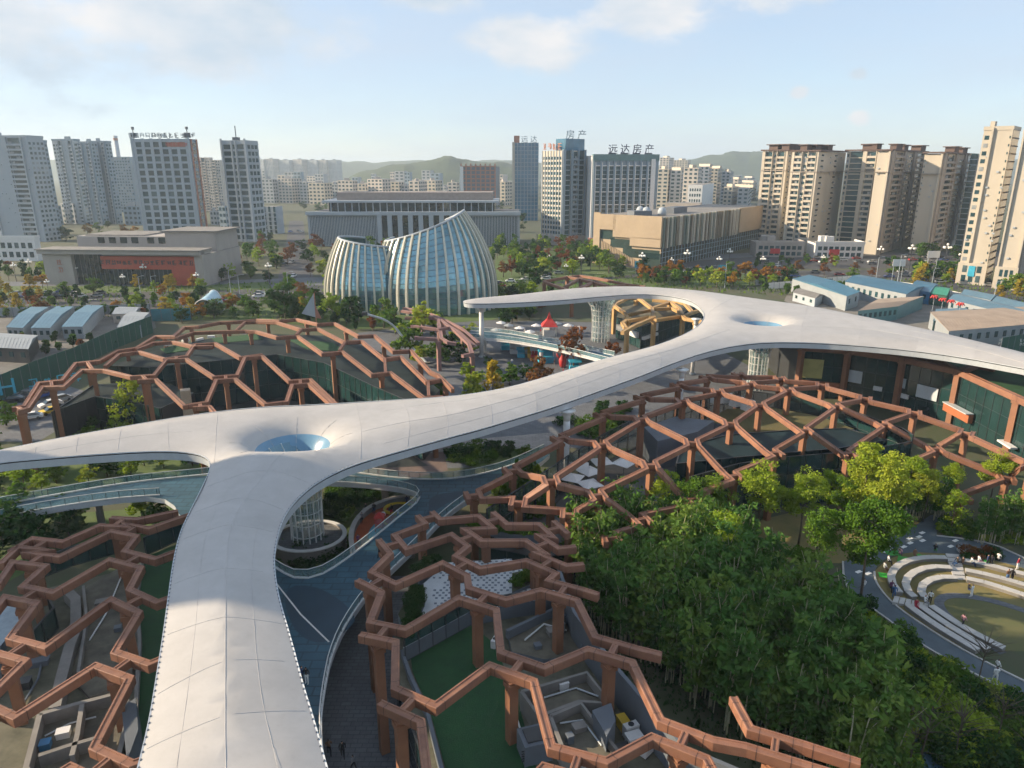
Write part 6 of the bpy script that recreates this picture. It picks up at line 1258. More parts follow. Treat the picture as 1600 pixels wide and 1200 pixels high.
# grass tufts so that lawns and slopes do not read as flat sheets
def tufts(name, poly, n, z, m, size, seed):
    r = random.Random(seed); mb = MB(); xs_ = [p.x for p in poly]; ys_ = [p.y for p in poly]; pl = [(p.x, p.y) for p in poly]; k = 0
    while k < n:
        q = (r.uniform(min(xs_), max(xs_)), r.uniform(min(ys_), max(ys_)))
        k += 1
        if not inside(q, pl): continue
        a = r.uniform(0, 3.14); s = size * r.uniform(.5, 1.3); dx, dy = math.cos(a) * s * .4, math.sin(a) * s * .4; lx, ly = r.uniform(-.3, .3) * s, r.uniform(-.3, .3) * s
        mb.add([(q[0] - dx, q[1] - dy, z), (q[0] + dx, q[1] + dy, z), (q[0] + lx, q[1] + ly, z + s)], [(0, 1, 2)])
    return tag(mb.build(name, m), None, None, None, 'stuff')
tag(tufts('ground_cover', pp([(900, 1000), (880, 890), (1000, 860), (1120, 895), (1240, 960), (1310, 915), (1330, 938), (1385, 972), (1425, 1006), (1525, 1062), (1640, 1125), (1640, 1300), (1300, 1300)]), 16000, .02, LEAFD, .38, 5), 'dark ground cover under the bamboo and on the shaded slope', 'ground cover')
tag(tufts('meadow', pp([(0, 500), (0, 450), (520, 440), (1000, 430), (1600, 440), (1600, 480), (1000, 452), (500, 500)]), 9000, .02, LEAFG, .9, 6), 'rough green verge along the boulevard', 'verge')

# tree belt beyond the countable trees: one mass
mb = MB(); r = random.Random(91); mats_ = [LEAFD, LEAFG, LEAFY, LEAFR]
for poly, n, h0, h1 in [([(0, 444), (0, 428), (80, 425), (90, 442)], 10, 5, 8), ([(330, 445), (345, 395), (430, 378), (440, 420)], 26, 6, 10), ([(480, 420), (486, 388), (590, 388), (640, 392), (560, 420), (520, 440)], 22, 6, 10), ([(760, 410), (770, 388), (850, 382), (930, 395), (1010, 424), (900, 424), (800, 440)], 60, 6, 10), ([(1000, 448), (1000, 432), (1190, 428), (1240, 446)], 40, 4, 7), ([(1180, 422), (1180, 410), (1420, 412), (1420, 420)], 12, 4, 6), ([(0, 480), (0, 470), (180, 468), (320, 466), (320, 482)], 20, 3.5, 6), ([(500, 350), (480, 330), (800, 328), (840, 350), (820, 372)], 26, 8, 12), ([(10, 545), (0, 535), (180, 532), (200, 540), (100, 565)], 14, 2, 3.5), ([(0, 500), (0, 494), (230, 489), (240, 500)], 18, 2.5, 4.5), ([(1180, 452), (1230, 448), (1340, 446), (1300, 458), (1240, 470)], 16, 2.5, 4), ([(430, 500), (470, 480), (520, 490), (600, 505), (580, 520), (500, 508)], 24, 4, 8), ([(1030, 372), (1030, 345), (1180, 340), (1180, 385)], 20, 8, 11), ([(1420, 440), (1430, 425), (1500, 430), (1490, 442)], 14, 5, 8), ([(770, 500), (775, 470), (860, 462), (850, 490), (800, 512)], 20, 4, 7)]:
    for w in scatter_px(poly, n, 500 + n, 3.0):
        h = r.uniform(h0, h1); m_ = r.choices([0, 1, 2, 3], [4, 4, 2, 1.5])[0]; mb.cur = m_; rx = h * r.uniform(.28, .42)
        for _ in range(13):
            a = r.uniform(0, 6.28); k = rx * math.sqrt(r.random()) * .8; z = r.uniform(.28, .95) * h; q = 1 - abs(z / h - .55)
            leaves(mb, r, (w.x + k * q * math.cos(a), w.y + k * q * math.sin(a), z), 15, (rx * .36, rx * .36, rx * .28), .8)
        mb.tube([(w.x, w.y, 0), (w.x, w.y, h * .5)], .14, 5, 4)
mb.cur = 0
tag(mb.build('tree_belt', mats_ + [BARK]), 'mass of small mixed trees filling the verges between roads and buildings', 'trees', None, 'stuff')
for nm, l in (('park_lawn', [(770, 450), (775, 400), (850, 390), (1020, 426), (850, 443)]), ('park_lawn', [(440, 505), (450, 475), (640, 463), (760, 455), (860, 447), (1000, 432), (1190, 428), (1180, 446), (1000, 450), (860, 470), (770, 500), (560, 515)]), ('park_lawn', [(-100, 463), (-100, 447), (300, 447), (420, 440), (420, 452), (300, 454)]), ('park_lawn', [(300, 500), (300, 484), (440, 480), (430, 500)]), ('park_lawn', [(1180, 445), (1190, 441), (1420, 441), (1500, 455), (1420, 448)])): flat(nm, l, .018 + .0015 * l[0][0] / 800, GRASS)
flat('garden_lawn', [(-220, 800), (-120, 718), (340, 712), (340, 748), (200, 760), (60, 785), (-220, 850)], .011, GRASS); flat('garden_lawn', [(-220, 930), (-160, 830), (60, 806), (280, 790), (292, 840), (120, 850), (-80, 960)], .013, GRASS)
flat('site_yard', [(-120, 566), (-120, 500), (0, 492), (238, 489), (244, 512), (170, 545), (60, 592), (-120, 620)], .007, mat('yard_gravel', (.13, .125, .115), .95, .3, .2, dirt=.4)); flat('site_yard', [(1225, 470), (1236, 448), (1330, 444), (1430, 456), (1620, 500), (1700, 540), (1480, 560), (1330, 520)], .009, mat('yard_gravel_pale', (.17, .16, .145), .95, .3, .2, dirt=.4))
# ================================================================== AMPHITHEATRE AND PATHS
PATHM = mat('path_asphalt', (.075, .10, .12), .8, .2, .4, bump=.05, bscale=18)
za = lambda x, y: (1340 + x / 6.154, 810 + y / 6.154)
def zp(l, h=0.0): return [P(*za(*q), h) for q in l]
flat('amphitheatre_lawn', [za(*q) for q in [(150, 520), (240, 740), (340, 850), (600, 1040), (900, 1240), (1900, 1240), (1900, 560), (1600, 450), (1300, 390), (850, 330), (500, 320), (280, 400)]], .02, DRYGRASS)
flat('sunlit_lawn', [(1160, 850), (1190, 812), (1240, 800), (1330, 815), (1420, 812), (1445, 818), (1400, 835), (1360, 862), (1330, 880), (1240, 880)], .014, DRYGRASS)
o_, i_ = smooth_poly(pp([(1317, 878), (1318, 905), (1332, 932), (1385, 966), (1425, 1000), (1525, 1056), (1605, 1093), (1690, 1130)]), 2), smooth_poly(pp([(1366, 894), (1368, 912), (1395, 945), (1450, 983), (1512, 1021), (1605, 1068), (1690, 1105)]), 2)
tag(sheet('footpath', o_ + i_[::-1], .028, PATHM), kind='structure')
top_out = [(-140, 420), (60, 330), (250, 210), (480, 120), (600, 40), (700, -30), (800, -40), (760, 90), (760, 170), (1000, 200), (1300, 250), (1600, 390), (1900, 520)]; top_in = [(160, 520), (200, 430), (350, 350), (550, 325), (850, 340), (1100, 370), (1300, 400), (1600, 480), (1900, 590)]
tag(sheet('footpath', zp(top_out) + zp(top_in)[::-1], .024, PATHM), kind='structure')
flat('lower_footpath', [(1238, 955), (1255, 952), (1300, 995), (1345, 1040), (1375, 1085), (1420, 1122), (1460, 1165), (1490, 1215), (1465, 1240), (1425, 1165), (1390, 1128), (1350, 1095), (1325, 1050), (1285, 1008)], .016, DECK)
for l, nm in ((o_, 'path_kerb'), (i_, 'path_kerb')):
    mb = MB(); strip(mb, l, .22, 0, .14); tag(mb.build(nm, STONE), kind='structure')
mb = MB(); strip(mb, smooth_poly(zp([(760, 170), (1000, 195), (1300, 245), (1600, 385), (1900, 515)]), 1), .2, 0, .14); tag(mb.build('path_kerb', STONE), kind='structure')
rings = [('outermost curved stone bench at the back left of the amphitheatre', [(850, 405), (700, 398), (550, 412), (420, 450), (340, 515), (308, 585), (330, 665), (400, 745)]), ('second curved stone bench of the amphitheatre, left half', [(895, 500), (750, 487), (610, 508), (510, 556), (455, 618), (455, 690), (500, 760), (540, 785)]), ('innermost curved stone bench of the amphitheatre, left half', [(945, 595), (830, 588), (725, 602), (645, 640), (598, 692), (605, 745), (640, 790)]),
         ('outermost stone bench running right at the back of the amphitheatre', [(1000, 425), (1150, 450), (1300, 485), (1600, 565), (1800, 620)]), ('second stone bench running right in the amphitheatre', [(1030, 525), (1150, 548), (1300, 580), (1600, 665), (1800, 730)]), ('innermost stone bench running right in the amphitheatre', [(1040, 605), (1170, 630), (1300, 668), (1600, 765), (1800, 840)]),
         ('outer stone bench along the dark path, front left of the amphitheatre', [(475, 860), (620, 970), (780, 1080), (980, 1200), (1150, 1300)]), ('middle stone bench, front left of the amphitheatre', [(590, 865), (720, 960), (880, 1070), (1080, 1190), (1250, 1290)]), ('inner stone bench, front left of the amphitheatre', [(700, 870), (830, 960), (980, 1060), (1200, 1180), (1400, 1280)])]
for lab, l in rings:
    w = resample(smooth_poly(zp(l), 2), .5); g = empty('stone_bench', w[0]); w = [p for p in w]
    mb = MB(); strip(mb, w, .75, 0, .42); into(mb.build('seat_base', CONC), g)
    cum = resample(w, 1.8)
    for a_, b_ in zip(cum, cum[1:]):
        d = (b_ - a_); mb = MB(); c = (a_ + b_) / 2; mb.box((c.x, c.y, .46), (d.length - .02, .86, .08), math.atan2(d.y, d.x)); into(mb.build('seat_slab', STONE), g)
    tag(g, lab, 'bench')
l = smooth_poly(zp([(1900, 1000), (1600, 885), (1300, 795), (1100, 755), (920, 738), (820, 757), (775, 800), (800, 865), (860, 935), (1000, 1040), (1200, 1175), (1400, 1300)]), 2)
mb = MB(); strip(mb, l, 1.0, .022, .05); tag(mb.build('stage_path', PAVE), kind='structure')
flat('stage_lawn', [za(*q) for q in [(1900, 1010), (1600, 900), (1300, 812), (1100, 772), (930, 755), (850, 770), (815, 805), (850, 870), (1000, 1010), (1250, 1180), (1400, 1280), (1900, 1280)]], .025, mat('worn_grass', (.125, .115, .045), .95, .25, .3, bump=.3, bscale=9, col2=(.085, .10, .035)))
for lab, quad in (('wide stone steps between the amphitheatre benches at the back', [(840, 360), (980, 370), (1040, 600), (930, 595)]), ('stone steps beside the dark path on the left of the amphitheatre', [(330, 830), (350, 770), (700, 830), (690, 880)])):
    w = zp(quad); g = empty('stone_steps', w[0])
    for k in range(6):
        t0, t1 = k / 6, (k + 1) / 6; A_, B_, C_, D_ = (w[0].lerp(w[3], t0), w[1].lerp(w[2], t0), w[1].lerp(w[2], t1 - .02), w[0].lerp(w[3], t1 - .02)) if 'back' in lab else (w[0].lerp(w[3], t0), w[1].lerp(w[2], t0), w[1].lerp(w[2], t1 - .02), w[0].lerp(w[3], t1 - .02))
        mb = MB(); mb.prism([(p.x, p.y) for p in (A_, B_, C_, D_)], 0, .36 - .05 * k); into(mb.build('step', STONE), g)
    tag(g, lab, 'steps')
for i, q in enumerate([(620, 140), (590, 178), (500, 195), (625, 215), (505, 238), (325, 262), (443, 275), (305, 292), (278, 325), (100, 530), (10, 515), (895, 270), (940, 215), (145, 388)]):
    w = P(*za(*q)); mb = MB(); mb.box((w.x, w.y, .034), (.9, .45, .02), .5); tag(mb.build('path_slab', PAINT), 'white stone slab set in the dark path behind the amphitheatre', 'paving slab', 'white slabs in the dark path')
# ================================================================== PEOPLE
SKIN = mat('skin', (.45, .28, .20), .6); HAIR = mat('hair', (.02, .016, .014), .6)
CL = {k: mat('cloth_' + k, c, .85) for k, c in dict(white=(.72, .72, .70), black=(.02, .02, .022), red=(.35, .03, .05), navy=(.03, .05, .12), blue=(.07, .15, .30), pink=(.55, .28, .32), grey=(.22, .22, .23), green=(.05, .25, .06), brown=(.18, .10, .06), purple=(.16, .05, .12)).items()}
def body(pose):
    """one continuous skinned figure, feet at z = 0 (seat pose: hips at .48)"""
    me = bpy.data.meshes.new('fig')
    if pose == 'sit':
        J = dict(pel=(0, 0, .50), wai=(0, .04, .72), che=(0, .04, .98), nec=(0, .02, 1.16), hea=(0, 0, 1.28), top=(0, 0, 1.42), sl=(.19, .03, 1.10), sr=(-.19, .03, 1.10), el=(.25, -.08, .84), er=(-.25, -.08, .84), hl=(.12, -.32, .66), hr=(-.12, -.32, .66), tl=(.1, -.02, .50), tr=(-.1, -.02, .50), kl=(.12, -.42, .50), kr=(-.12, -.42, .50), al=(.12, -.42, .09), ar=(-.12, -.42, .09), fl=(.12, -.58, .04), fr=(-.12, -.58, .04))
    else:
        s = .22 if pose == 'walk' else .03
        J = dict(pel=(0, 0, .92), wai=(0, 0, 1.08), che=(0, 0, 1.30), nec=(0, 0, 1.47), hea=(0, -.02, 1.58), top=(0, -.02, 1.72), sl=(.20, 0, 1.41), sr=(-.20, 0, 1.41), el=(.26, s * .5, 1.14), er=(-.26, -s * .5, 1.14), hl=(.25, s * .3 - .1, .90), hr=(-.25, -s * .8 - .06, .90), tl=(.10, 0, .86), tr=(-.10, 0, .86), kl=(.11, -s * .8, .48), kr=(-.11, s * .5, .48), al=(.11, -s, .08), ar=(-.11, s * 1.3, .10), fl=(.12, -s - .16, .04), fr=(-.12, s * 1.3 - .16, .05))
    nm = list(J); E_ = [('pel', 'wai'), ('wai', 'che'), ('che', 'nec'), ('nec', 'hea'), ('hea', 'top'), ('che', 'sl'), ('che', 'sr'), ('sl', 'el'), ('el', 'hl'), ('sr', 'er'), ('er', 'hr'), ('pel', 'tl'), ('pel', 'tr'), ('tl', 'kl'), ('kl', 'al'), ('al', 'fl'), ('tr', 'kr'), ('kr', 'ar'), ('ar', 'fr')]
    rad = dict(pel=.15, wai=.13, che=.16, nec=.055, hea=.10, top=.075, sl=.075, sr=.075, el=.05, er=.05, hl=.04, hr=.04, tl=.10, tr=.10, kl=.07, kr=.07, al=.05, ar=.05, fl=.045, fr=.045)
    me.from_pydata([J[k] for k in nm], [(nm.index(a), nm.index(b)) for a, b in E_], []); o = bpy.data.objects.new('fig', me); COL.objects.link(o)
    o.modifiers.new('skin', 'SKIN'); o.modifiers.new('sub', 'SUBSURF').levels = 1
    for i, k in enumerate(nm): me.skin_vertices[0].data[i].radius = (rad[k], rad[k] * (.75 if k in ('pel', 'wai', 'che') else 1))
    me.skin_vertices[0].data[0].use_root = True
    bpy.context.view_layer.update(); out = bpy.data.meshes.new_from_object(o.evaluated_get(bpy.context.evaluated_depsgraph_get())); bpy.data.objects.remove(o)
    return out
FIG = {p: body(p) for p in ('stand', 'walk', 'sit')}; VAR = {}
def person(w, pose, topc, legc, label, rz=None, s=1.0):
    key = (pose, topc, legc)
    if key not in VAR:
        me = FIG[pose].copy(); me.materials.clear()
        for m_ in (CL[topc], CL[legc], SKIN, HAIR): me.materials.append(m_)
        hz, lz = (1.18, .60) if pose == 'sit' else (1.48, .98)
        for f in me.polygons:
            c = f.center; f.use_smooth = True
            f.material_index = (3 if (c.z > hz + .16 or (c.y > .03 and c.z > hz + .03)) else 2) if c.z > hz else (2 if abs(c.x) > .2 and c.z < (.74 if pose == 'sit' else .95) and c.z > .55 else 0 if c.z > lz and not (pose == 'sit' and c.y < -.2 and abs(c.x) < .2) else 1)
        VAR[key] = me
    o = link('person', VAR[key], None, w, rnd.uniform(0, 6.28) if rz is None else rz, (s, s, s)); tag(o, label, 'person')
PEO = [((1503, 980), 'walk', 'pink', 'black', 'person in a pale top and dark trousers crossing the stage path', 1.0), ((1515, 956), None, None, None, None, 0), ((1580, 908), 'stand', 'black', 'black', 'person in black standing right of a companion on the benches', 0), ((1573, 908), 'stand', 'brown', 'blue', 'person in dark brown top beside the one in black on the benches', 0), ((1589, 890), 'stand', 'red', 'white', 'person in red top and white trousers at the right of the benches', 0), ((1452, 943), 'stand', 'white', 'black', 'person in a white shirt standing at the steps', 0), ((1444, 946), 'sit', 'white', 'grey', 'person in white sitting beside the one in a white shirt', 0), ((1430, 952), 'sit', 'red', 'red', 'person all in red sitting at the left steps', 0), ((1517, 933), 'stand', 'white', 'white', 'person in white near the inner curved path', 0), ((1512, 926), 'sit', 'black', 'navy', 'person in black crouching beside the one in white on the inner path', 0), ((1547, 886), 'stand', 'black', 'black', 'person in black standing behind the second bench row', 0), ((1541, 885), 'stand', 'navy', 'black', 'person in navy next to the one in black behind the benches', 0), ((1528, 882), 'sit', 'white', 'pink', 'person in pink and white sitting on green mat', 0), ((1559, 878), 'sit', 'white', 'grey', 'person in white sitting alone at the path edge', 0), ((1503, 885), 'sit', 'brown', 'black', 'person in brown sitting by the back steps', 0), ((1494, 885), 'sit', 'black', 'blue', 'person in black sitting by the back steps', 0), ((1517, 885), 'sit', 'white', 'navy', 'person in white sitting right of the back steps', 0), ((1405, 870), 'sit', 'pink', 'purple', 'person in pink sitting at the back left of the benches', 0), ((1428, 872), 'sit', 'brown', 'brown', 'person in tan sitting by a green mat', 0), ((1387, 882), 'sit', 'white', 'black', 'person in white sitting on the outer lawn, upper left', 0), ((1381, 893), 'sit', 'white', 'brown', 'person in white lying back on the outer lawn', 0), ((1392, 923), 'sit', 'purple', 'black', 'person in dark purple sitting on the outer bench', 0), ((1396, 934), 'stand', 'blue', 'blue', 'person in blue standing at the left steps', 0), ((1460, 864), 'sit', 'black', 'green', 'person in black sitting beside a green bag', 0), ((1554, 1065), 'walk', 'white', 'white', 'person in white walking on the dark path at the right', 0), ((1556, 1052), 'walk', 'white', 'black', 'person in white top walking further along the dark path', 0), ((1349, 920), 'sit', 'white', 'grey', 'small figure in white by the path under the tree', 0), ((1465, 792), 'walk', 'white', 'grey', 'person in white on the shaded path behind the lawn', 0),
       ((536, 1183), 'walk', 'black', 'black', 'person in black walking down the shadowed street', 0), ((515, 1180), 'walk', 'brown', 'black', 'person in a brown top beside the one in black on the street', 0), ((553, 1205), 'walk', 'grey', 'black', 'person at the bottom edge of the shadowed street', 0)]
for q, pose, tc_, lc, lab, _ in PEO:
    if pose: person(P(*q), pose, tc_, lc, lab, s=1.0)
for q, pose, tc_, lc, lab in [((594, 873), 'walk', 'black', 'black', 'person in black walking on the blue walkway by the front lattice'), ((480, 1068), 'stand', 'black', 'white', 'person in black beside the canopy edge on the walkway'), ((473, 1066), 'stand', 'navy', 'black', 'person half hidden behind the canopy edge on the walkway')]: person(P(*q, DH), pose, tc_, lc, lab)
for i, (q, tc_, lc) in enumerate([((585, 800), 'black', 'navy'), ((600, 815), 'white', 'black'), ((612, 806), 'black', 'red'), ((566, 815), 'grey', 'black'), ((560, 850), 'purple', 'black'), ((636, 792), 'navy', 'black'), ((622, 812), 'white', 'blue'), ((572, 800), 'black', 'grey')]):
    person(P(*q, PGH), 'sit' if i in (0, 3, 4, 7) else 'stand', tc_, lc, ['person in black sitting on the playground wall', 'person in white standing beside the red climbing tower', 'person in black and red near the trampoline', 'person in grey sitting at the left of the playground', 'person in purple sitting at the front left of the playground', 'person in navy behind the trampoline', 'person in white and blue on the orange surface', 'person in black and grey sitting on the curved wall'][i])
for i, (q, tc_) in enumerate([((925, 580), 'white'), ((880, 586), 'red'), ((866, 572), 'black'), ((930, 572), 'navy'), ((800, 570), 'white'), ((850, 562), 'grey'), ((1010, 560), 'black'), ((900, 530), 'white'), ((845, 522), 'red'), ((820, 522), 'white'), ((780, 500), 'black'), ((735, 690), 'black'), ((740, 690), 'black')]):
    person(P(*q), 'walk' if i % 2 else 'stand', tc_, ['black', 'blue', 'grey'][i % 3], ['person in white by the striped stall', 'person in red near the red figure', 'person in black behind the cyan stall', 'person in navy right of the striped stall', 'person in white at the left stalls', 'person in grey between the stalls', 'person in black in front of the shop fascia', 'person in white on the plaza behind the brown tree', 'person in red beside the pavilion tent', 'person in white left of the pavilion tent', 'person in black near the far canopy post', 'left of two people in black on the paving under the canopy', 'right of two people in black on the paving under the canopy'][i])
for i, q in enumerate([(1395, 865), (1410, 875), (1440, 872), (1467, 872), (1512, 870), (1535, 880), (1385, 900)]):
    w = P(*q); mb = MB(); mb.box((w.x, w.y, .06), (1.7, 1.1, .05), i); mb.box((w.x + .4, w.y, .2), (.5, .4, .25), i); tag(mb.build('picnic_mat', mat('mat_green%d' % i, (.05, .30 + .03 * i, .05), .8)), ['bright green mat at the back left of the benches', 'yellow green mat beside the outer bench', 'dark green mat behind the outer bench', 'green mat near the back steps', 'green mat right of the back steps', 'lime green mat on the right lawn', 'green mat on the outer lawn, far left'][i], 'picnic mat')
w = P(1503, 862); g = empty('litter_bin', w); mb = MB(); mb.box((0, 0, .55), (1.1, .6, 1.0)); mb.build('body', WHITEP, g); mb = MB(); mb.box((0, 0, 1.1), (1.2, .7, .1)); mb.build('lid', GREYW, g)
for s in (-.25, .25): mb = MB(); mb.box((s, -.31, .75), (.35, .04, .2)); mb.build('slot', DARK, g)
tag(g, 'white twin litter bin beside the red shrubs', 'litter bin')
def pipe(root, px, h, r_, m_): mb = MB(); mb.tube([P(a, b, h) for a, b in px], r_, 6); into(mb.build('pipe', m_), root)
pipe(D, [(820, 1000), (850, 975), (885, 985)], 5.7, .09, WHITEP); pipe(D, [(850, 1090), (900, 1075), (935, 1088)], 6.15, .07, FASCIA); pipe(D, [(875, 1130), (910, 1125), (940, 1165)], 6.25, .07, FASCIA); pipe(D, [(800, 1100), (830, 1190)], 5.2, .08, WHITEP); pipe(B, [(140, 1000), (165, 960), (190, 900)], 5.45, .08, WHITEP); pipe(B, [(70, 1150), (110, 1130), (150, 1120)], 6.3, .07, FASCIA); pipe(B, [(30, 1110), (60, 1060), (70, 1010)], 5.2, .1, GREYW)
for root, q, h, d_, m_ in [(D, (865, 990), 5.5, (1.2, .9, .5), CONC), (D, (840, 1012), 5.5, (.6, .6, .35), GREYW), (D, (880, 1075), 6.0, (.8, .6, .6), WHITEP), (D, (905, 1140), 6.1, (1.0, .7, .4), CONC), (D, (890, 1160), 6.1, (.5, .5, .7), GREYW), (B, (160, 945), 5.35, (1.1, .8, .45), CONC), (B, (185, 985), 5.35, (.6, .6, .4), GREYW), (B, (100, 1150), 6.2, (.9, .7, .5), WHITEP), (B, (150, 1165), 6.2, (1.2, .5, .3), CONC), (B, (72, 1168), 6.2, (.7, .7, .5), BLUE), (B, (55, 1040), 5.0, (2.2, .8, .5), GREYW), (B, (35, 1075), 5.0, (1.4, .9, .7), DARK), (D, (960, 1180), 5.0, (2.4, .7, .6), DARK), (D, (975, 1140), 5.0, (.7, 1.4, .9), YEL), (D, (990, 1165), 5.0, (1.2, .8, 1.0), WHITEP)]:
    w = P(*q, h); mb = MB(); mb.box((w.x, w.y, h + d_[2] / 2), d_, .35); mb.box((w.x, w.y, h + d_[2] + .03), (d_[0] * 1.08, d_[1] * 1.08, .05), .35); into(mb.build('roof_hatch', m_), root)
# ================================================================== STREET LAMPS
def lamp_post():
    g = empty('street_lamp'); mb = MB(); mb.tube([(0, 0, 0), (0, 0, .6), (0, 0, 8.2)], [.22, .14, .09], 8); mb.build('pole', DARK, g); GL = mat('lamp_globe', (.85, .84, .80), .3)
    mb = MB()
    for k in range(5): a = k / 5 * 6.28; mb.tube([(0, 0, 6.9), (.7 * math.cos(a), .7 * math.sin(a), 6.8), (1.0 * math.cos(a), 1.0 * math.sin(a), 7.2)], .05, 5)
    mb.build('arms', DARK, g)
    sp = MB(); n = 8
    vs = [(0, 0, -.42)] + [(.42 * math.cos(j / n * 6.2832) * math.sin(i / 5 * 3.1416), .42 * math.sin(j / n * 6.2832) * math.sin(i / 5 * 3.1416), -.42 * math.cos(i / 5 * 3.1416)) for i in range(1, 5) for j in range(n)] + [(0, 0, .42)]
    fs = [(0, 1 + (j + 1) % n, 1 + j) for j in range(n)] + [(1 + i * n + j, 1 + i * n + (j + 1) % n, 1 + (i + 1) * n + (j + 1) % n, 1 + (i + 1) * n + j) for i in range(3) for j in range(n)] + [(4 * n + 1, 1 + 3 * n + j, 1 + 3 * n + (j + 1) % n) for j in range(n)]
    sp.add(vs, fs); sm = sp.mesh('globe', GL, True)
    for k in range(5): a = k / 5 * 6.28; link('globe', sm, g, (1.0 * math.cos(a), 1.0 * math.sin(a), 7.55))
    link('globe', sm, g, (0, 0, 8.5)); return g
LP = [((122, 444), 414), ((195, 456), 428), ((228, 446), 412), ((310, 456), 425), ((328, 440), 412), ((77, 462), 436), ((50, 436), 404), ((26, 440), 410), ((422, 446), 410), ((858, 422), 398), ((908, 430), 398), ((884, 436), 412), ((1002, 432), 394), ((1048, 430), 402), ((1072, 428), 390), ((1122, 430), 400), ((1138, 420), 388), ((1190, 430), 400), ((1284, 424), 398), ((1372, 420), 384), ((1420, 422), 382), ((1474, 424), 380), ((1498, 430), 392)]
proto = lamp_post()
for i, ((x, yb), yt) in enumerate(sorted(LP)):
    o = proto if i == 0 else copy_tree(proto); w = P(x, yb); s = hgt(w, yt) / 8.9; o.location = w; o.scale = (s, s, s); o.rotation_euler = (0, 0, i)
    near_ = 'before the museum' if x < 430 else 'between the glass hall and the library' if x < 950 else 'before the library' if x < 1200 else 'along the right boulevard'
    lo = [q for q in sorted(LP) if (q[0][0] < 430) == (x < 430) and (q[0][0] < 950) == (x < 950) and (q[0][0] < 1200) == (x < 1200)]
    tag(o, ORD[lo.index(((x, yb), yt))] + ' from the left of the globe cluster lamps ' + near_, 'street lamp', 'globe cluster street lamps')
for i, (x, yb, yt) in enumerate([(362, 470, 422), (452, 470, 425), (1132, 450, 412), (1284, 452, 440), (1213, 440, 408), (1368, 440, 402), (1402, 442, 398), (1455, 450, 420), (1550, 480, 440), (375, 462, 430), (220, 462, 432), (238, 452, 432)]):
    w = P(x, yb); h = hgt(w, yt); g = empty('light_pole', w); mb = MB(); mb.tube([(0, 0, 0), (0, 0, h)], [.16, .09], 6); mb.build('pole', PALEW, g); mb = MB(); mb.tube([(0, 0, h - .1), (1.6, 0, h + .25)], .06, 5); mb.box((1.9, 0, h + .25), (.9, .3, .14)); mb.build('lamp_arm', PALEW, g)
    tag(g, ORD[sorted(k[0] for k in [(362,), (452,), (1132,), (1284,), (1213,), (1368,), (1402,), (1455,), (1550,), (375,), (220,), (238,)]).index(x)] + ' from the left of the plain pale light poles along the boulevard', 'light pole', 'plain light poles')
# road sign gantry boards
for i, (x, yb, yt, m_, lab) in enumerate([(1000, 428, 408, CYAN, 'blue board before the library'), (1130, 428, 414, CYAN, 'blue board at the library entrance'), (1400, 440, 405, WHITEP, 'white road sign gantry at the right junction'), (1452, 436, 392, WHITEP, 'tall white signboard left of the right edge tower')]):
    w = P(x, yb); h = hgt(w, yt); g = empty('road_sign', w)
    for s in (-2, 2): mb = MB(); mb.tube([(s, 0, 0), (s, 0, h)], .12, 6); mb.build('post', PALEW, g)
    mb = MB(); mb.box((0, -.2, h - 1.5), (5.5, .15, 3)); mb.build('board', m_, g); tag(g, lab, 'road sign')
# ================================================================== CARS
WHEEL = MB().tube([(0, -.11, 0), (0, .11, 0)], .33, 12).mesh('wheel', mat('tyre', (.02, .02, .02), .8))
def car_meshes(suv):
    z = .15 if suv else 0; L, Wd = 4.5, 1.8
    prof = [(-2.2, .45), (-2.22, .85), (-1.3, .95 + z), (2.0, .92 + z), (2.22, .75), (2.2, .42)]
    cab = [(-1.25, .93 + z), (-.55, 1.42 + z), (1.0, 1.45 + z), (1.75, .95 + z)]
    def loft(pr, w0, w1, zt):
        mb = MB(); n = len(pr); vs = []
        for sgn in (-1, 1):
            for x, zz in pr: t = max(0, (zz - .9 - z) / .55); vs.append((x, sgn * (w0 + (w1 - w0) * t) / 2, zz))
        mb.add(vs, [(i, (i + 1) % n, n + (i + 1) % n, n + i) for i in range(n)] + [tuple(range(n - 1, -1, -1)), tuple(range(n, 2 * n))]); return mb
    return loft(prof, Wd, Wd, 0), loft(cab, 1.66, 1.2, 1), MB().box((.22, 0, 1.46 + z), (1.5, 1.18, .04))
CB = [car_meshes(False), car_meshes(True)]; CCOL = [('white', WHITEP), ('silver', mat('car_silver', (.40, .41, .42), .3, metal=.4)), ('black', mat('car_black', (.02, .02, .022), .25)), ('red', mat('car_red', (.35, .03, .03), .3)), ('blue', mat('car_blue', (.03, .07, .24), .3)), ('grey', mat('car_grey', (.16, .17, .18), .3, metal=.3)), ('yellow', YEL)]
CM = {}
def car(w, rz, ci, suv, label, group, wheels=True):
    key = (ci, suv)
    if key not in CM: b_, c_, r_ = CB[suv]; CM[key] = (b_.mesh('body', CCOL[ci][1]), c_.mesh('cabin_glass', GLASS), r_.mesh('roof', CCOL[ci][1]))
    g = empty('parked_car', w, rz); bm_, cm_, rm_ = CM[key]; link('body', bm_, g); link('cabin_glass', cm_, g); link('roof', rm_, g)
    for sx in (-1.35, 1.35):
        for sy in (-.82, .82): link('wheel', WHEEL, g, (sx, sy, .33))
    tag(g, label, 'car', group)
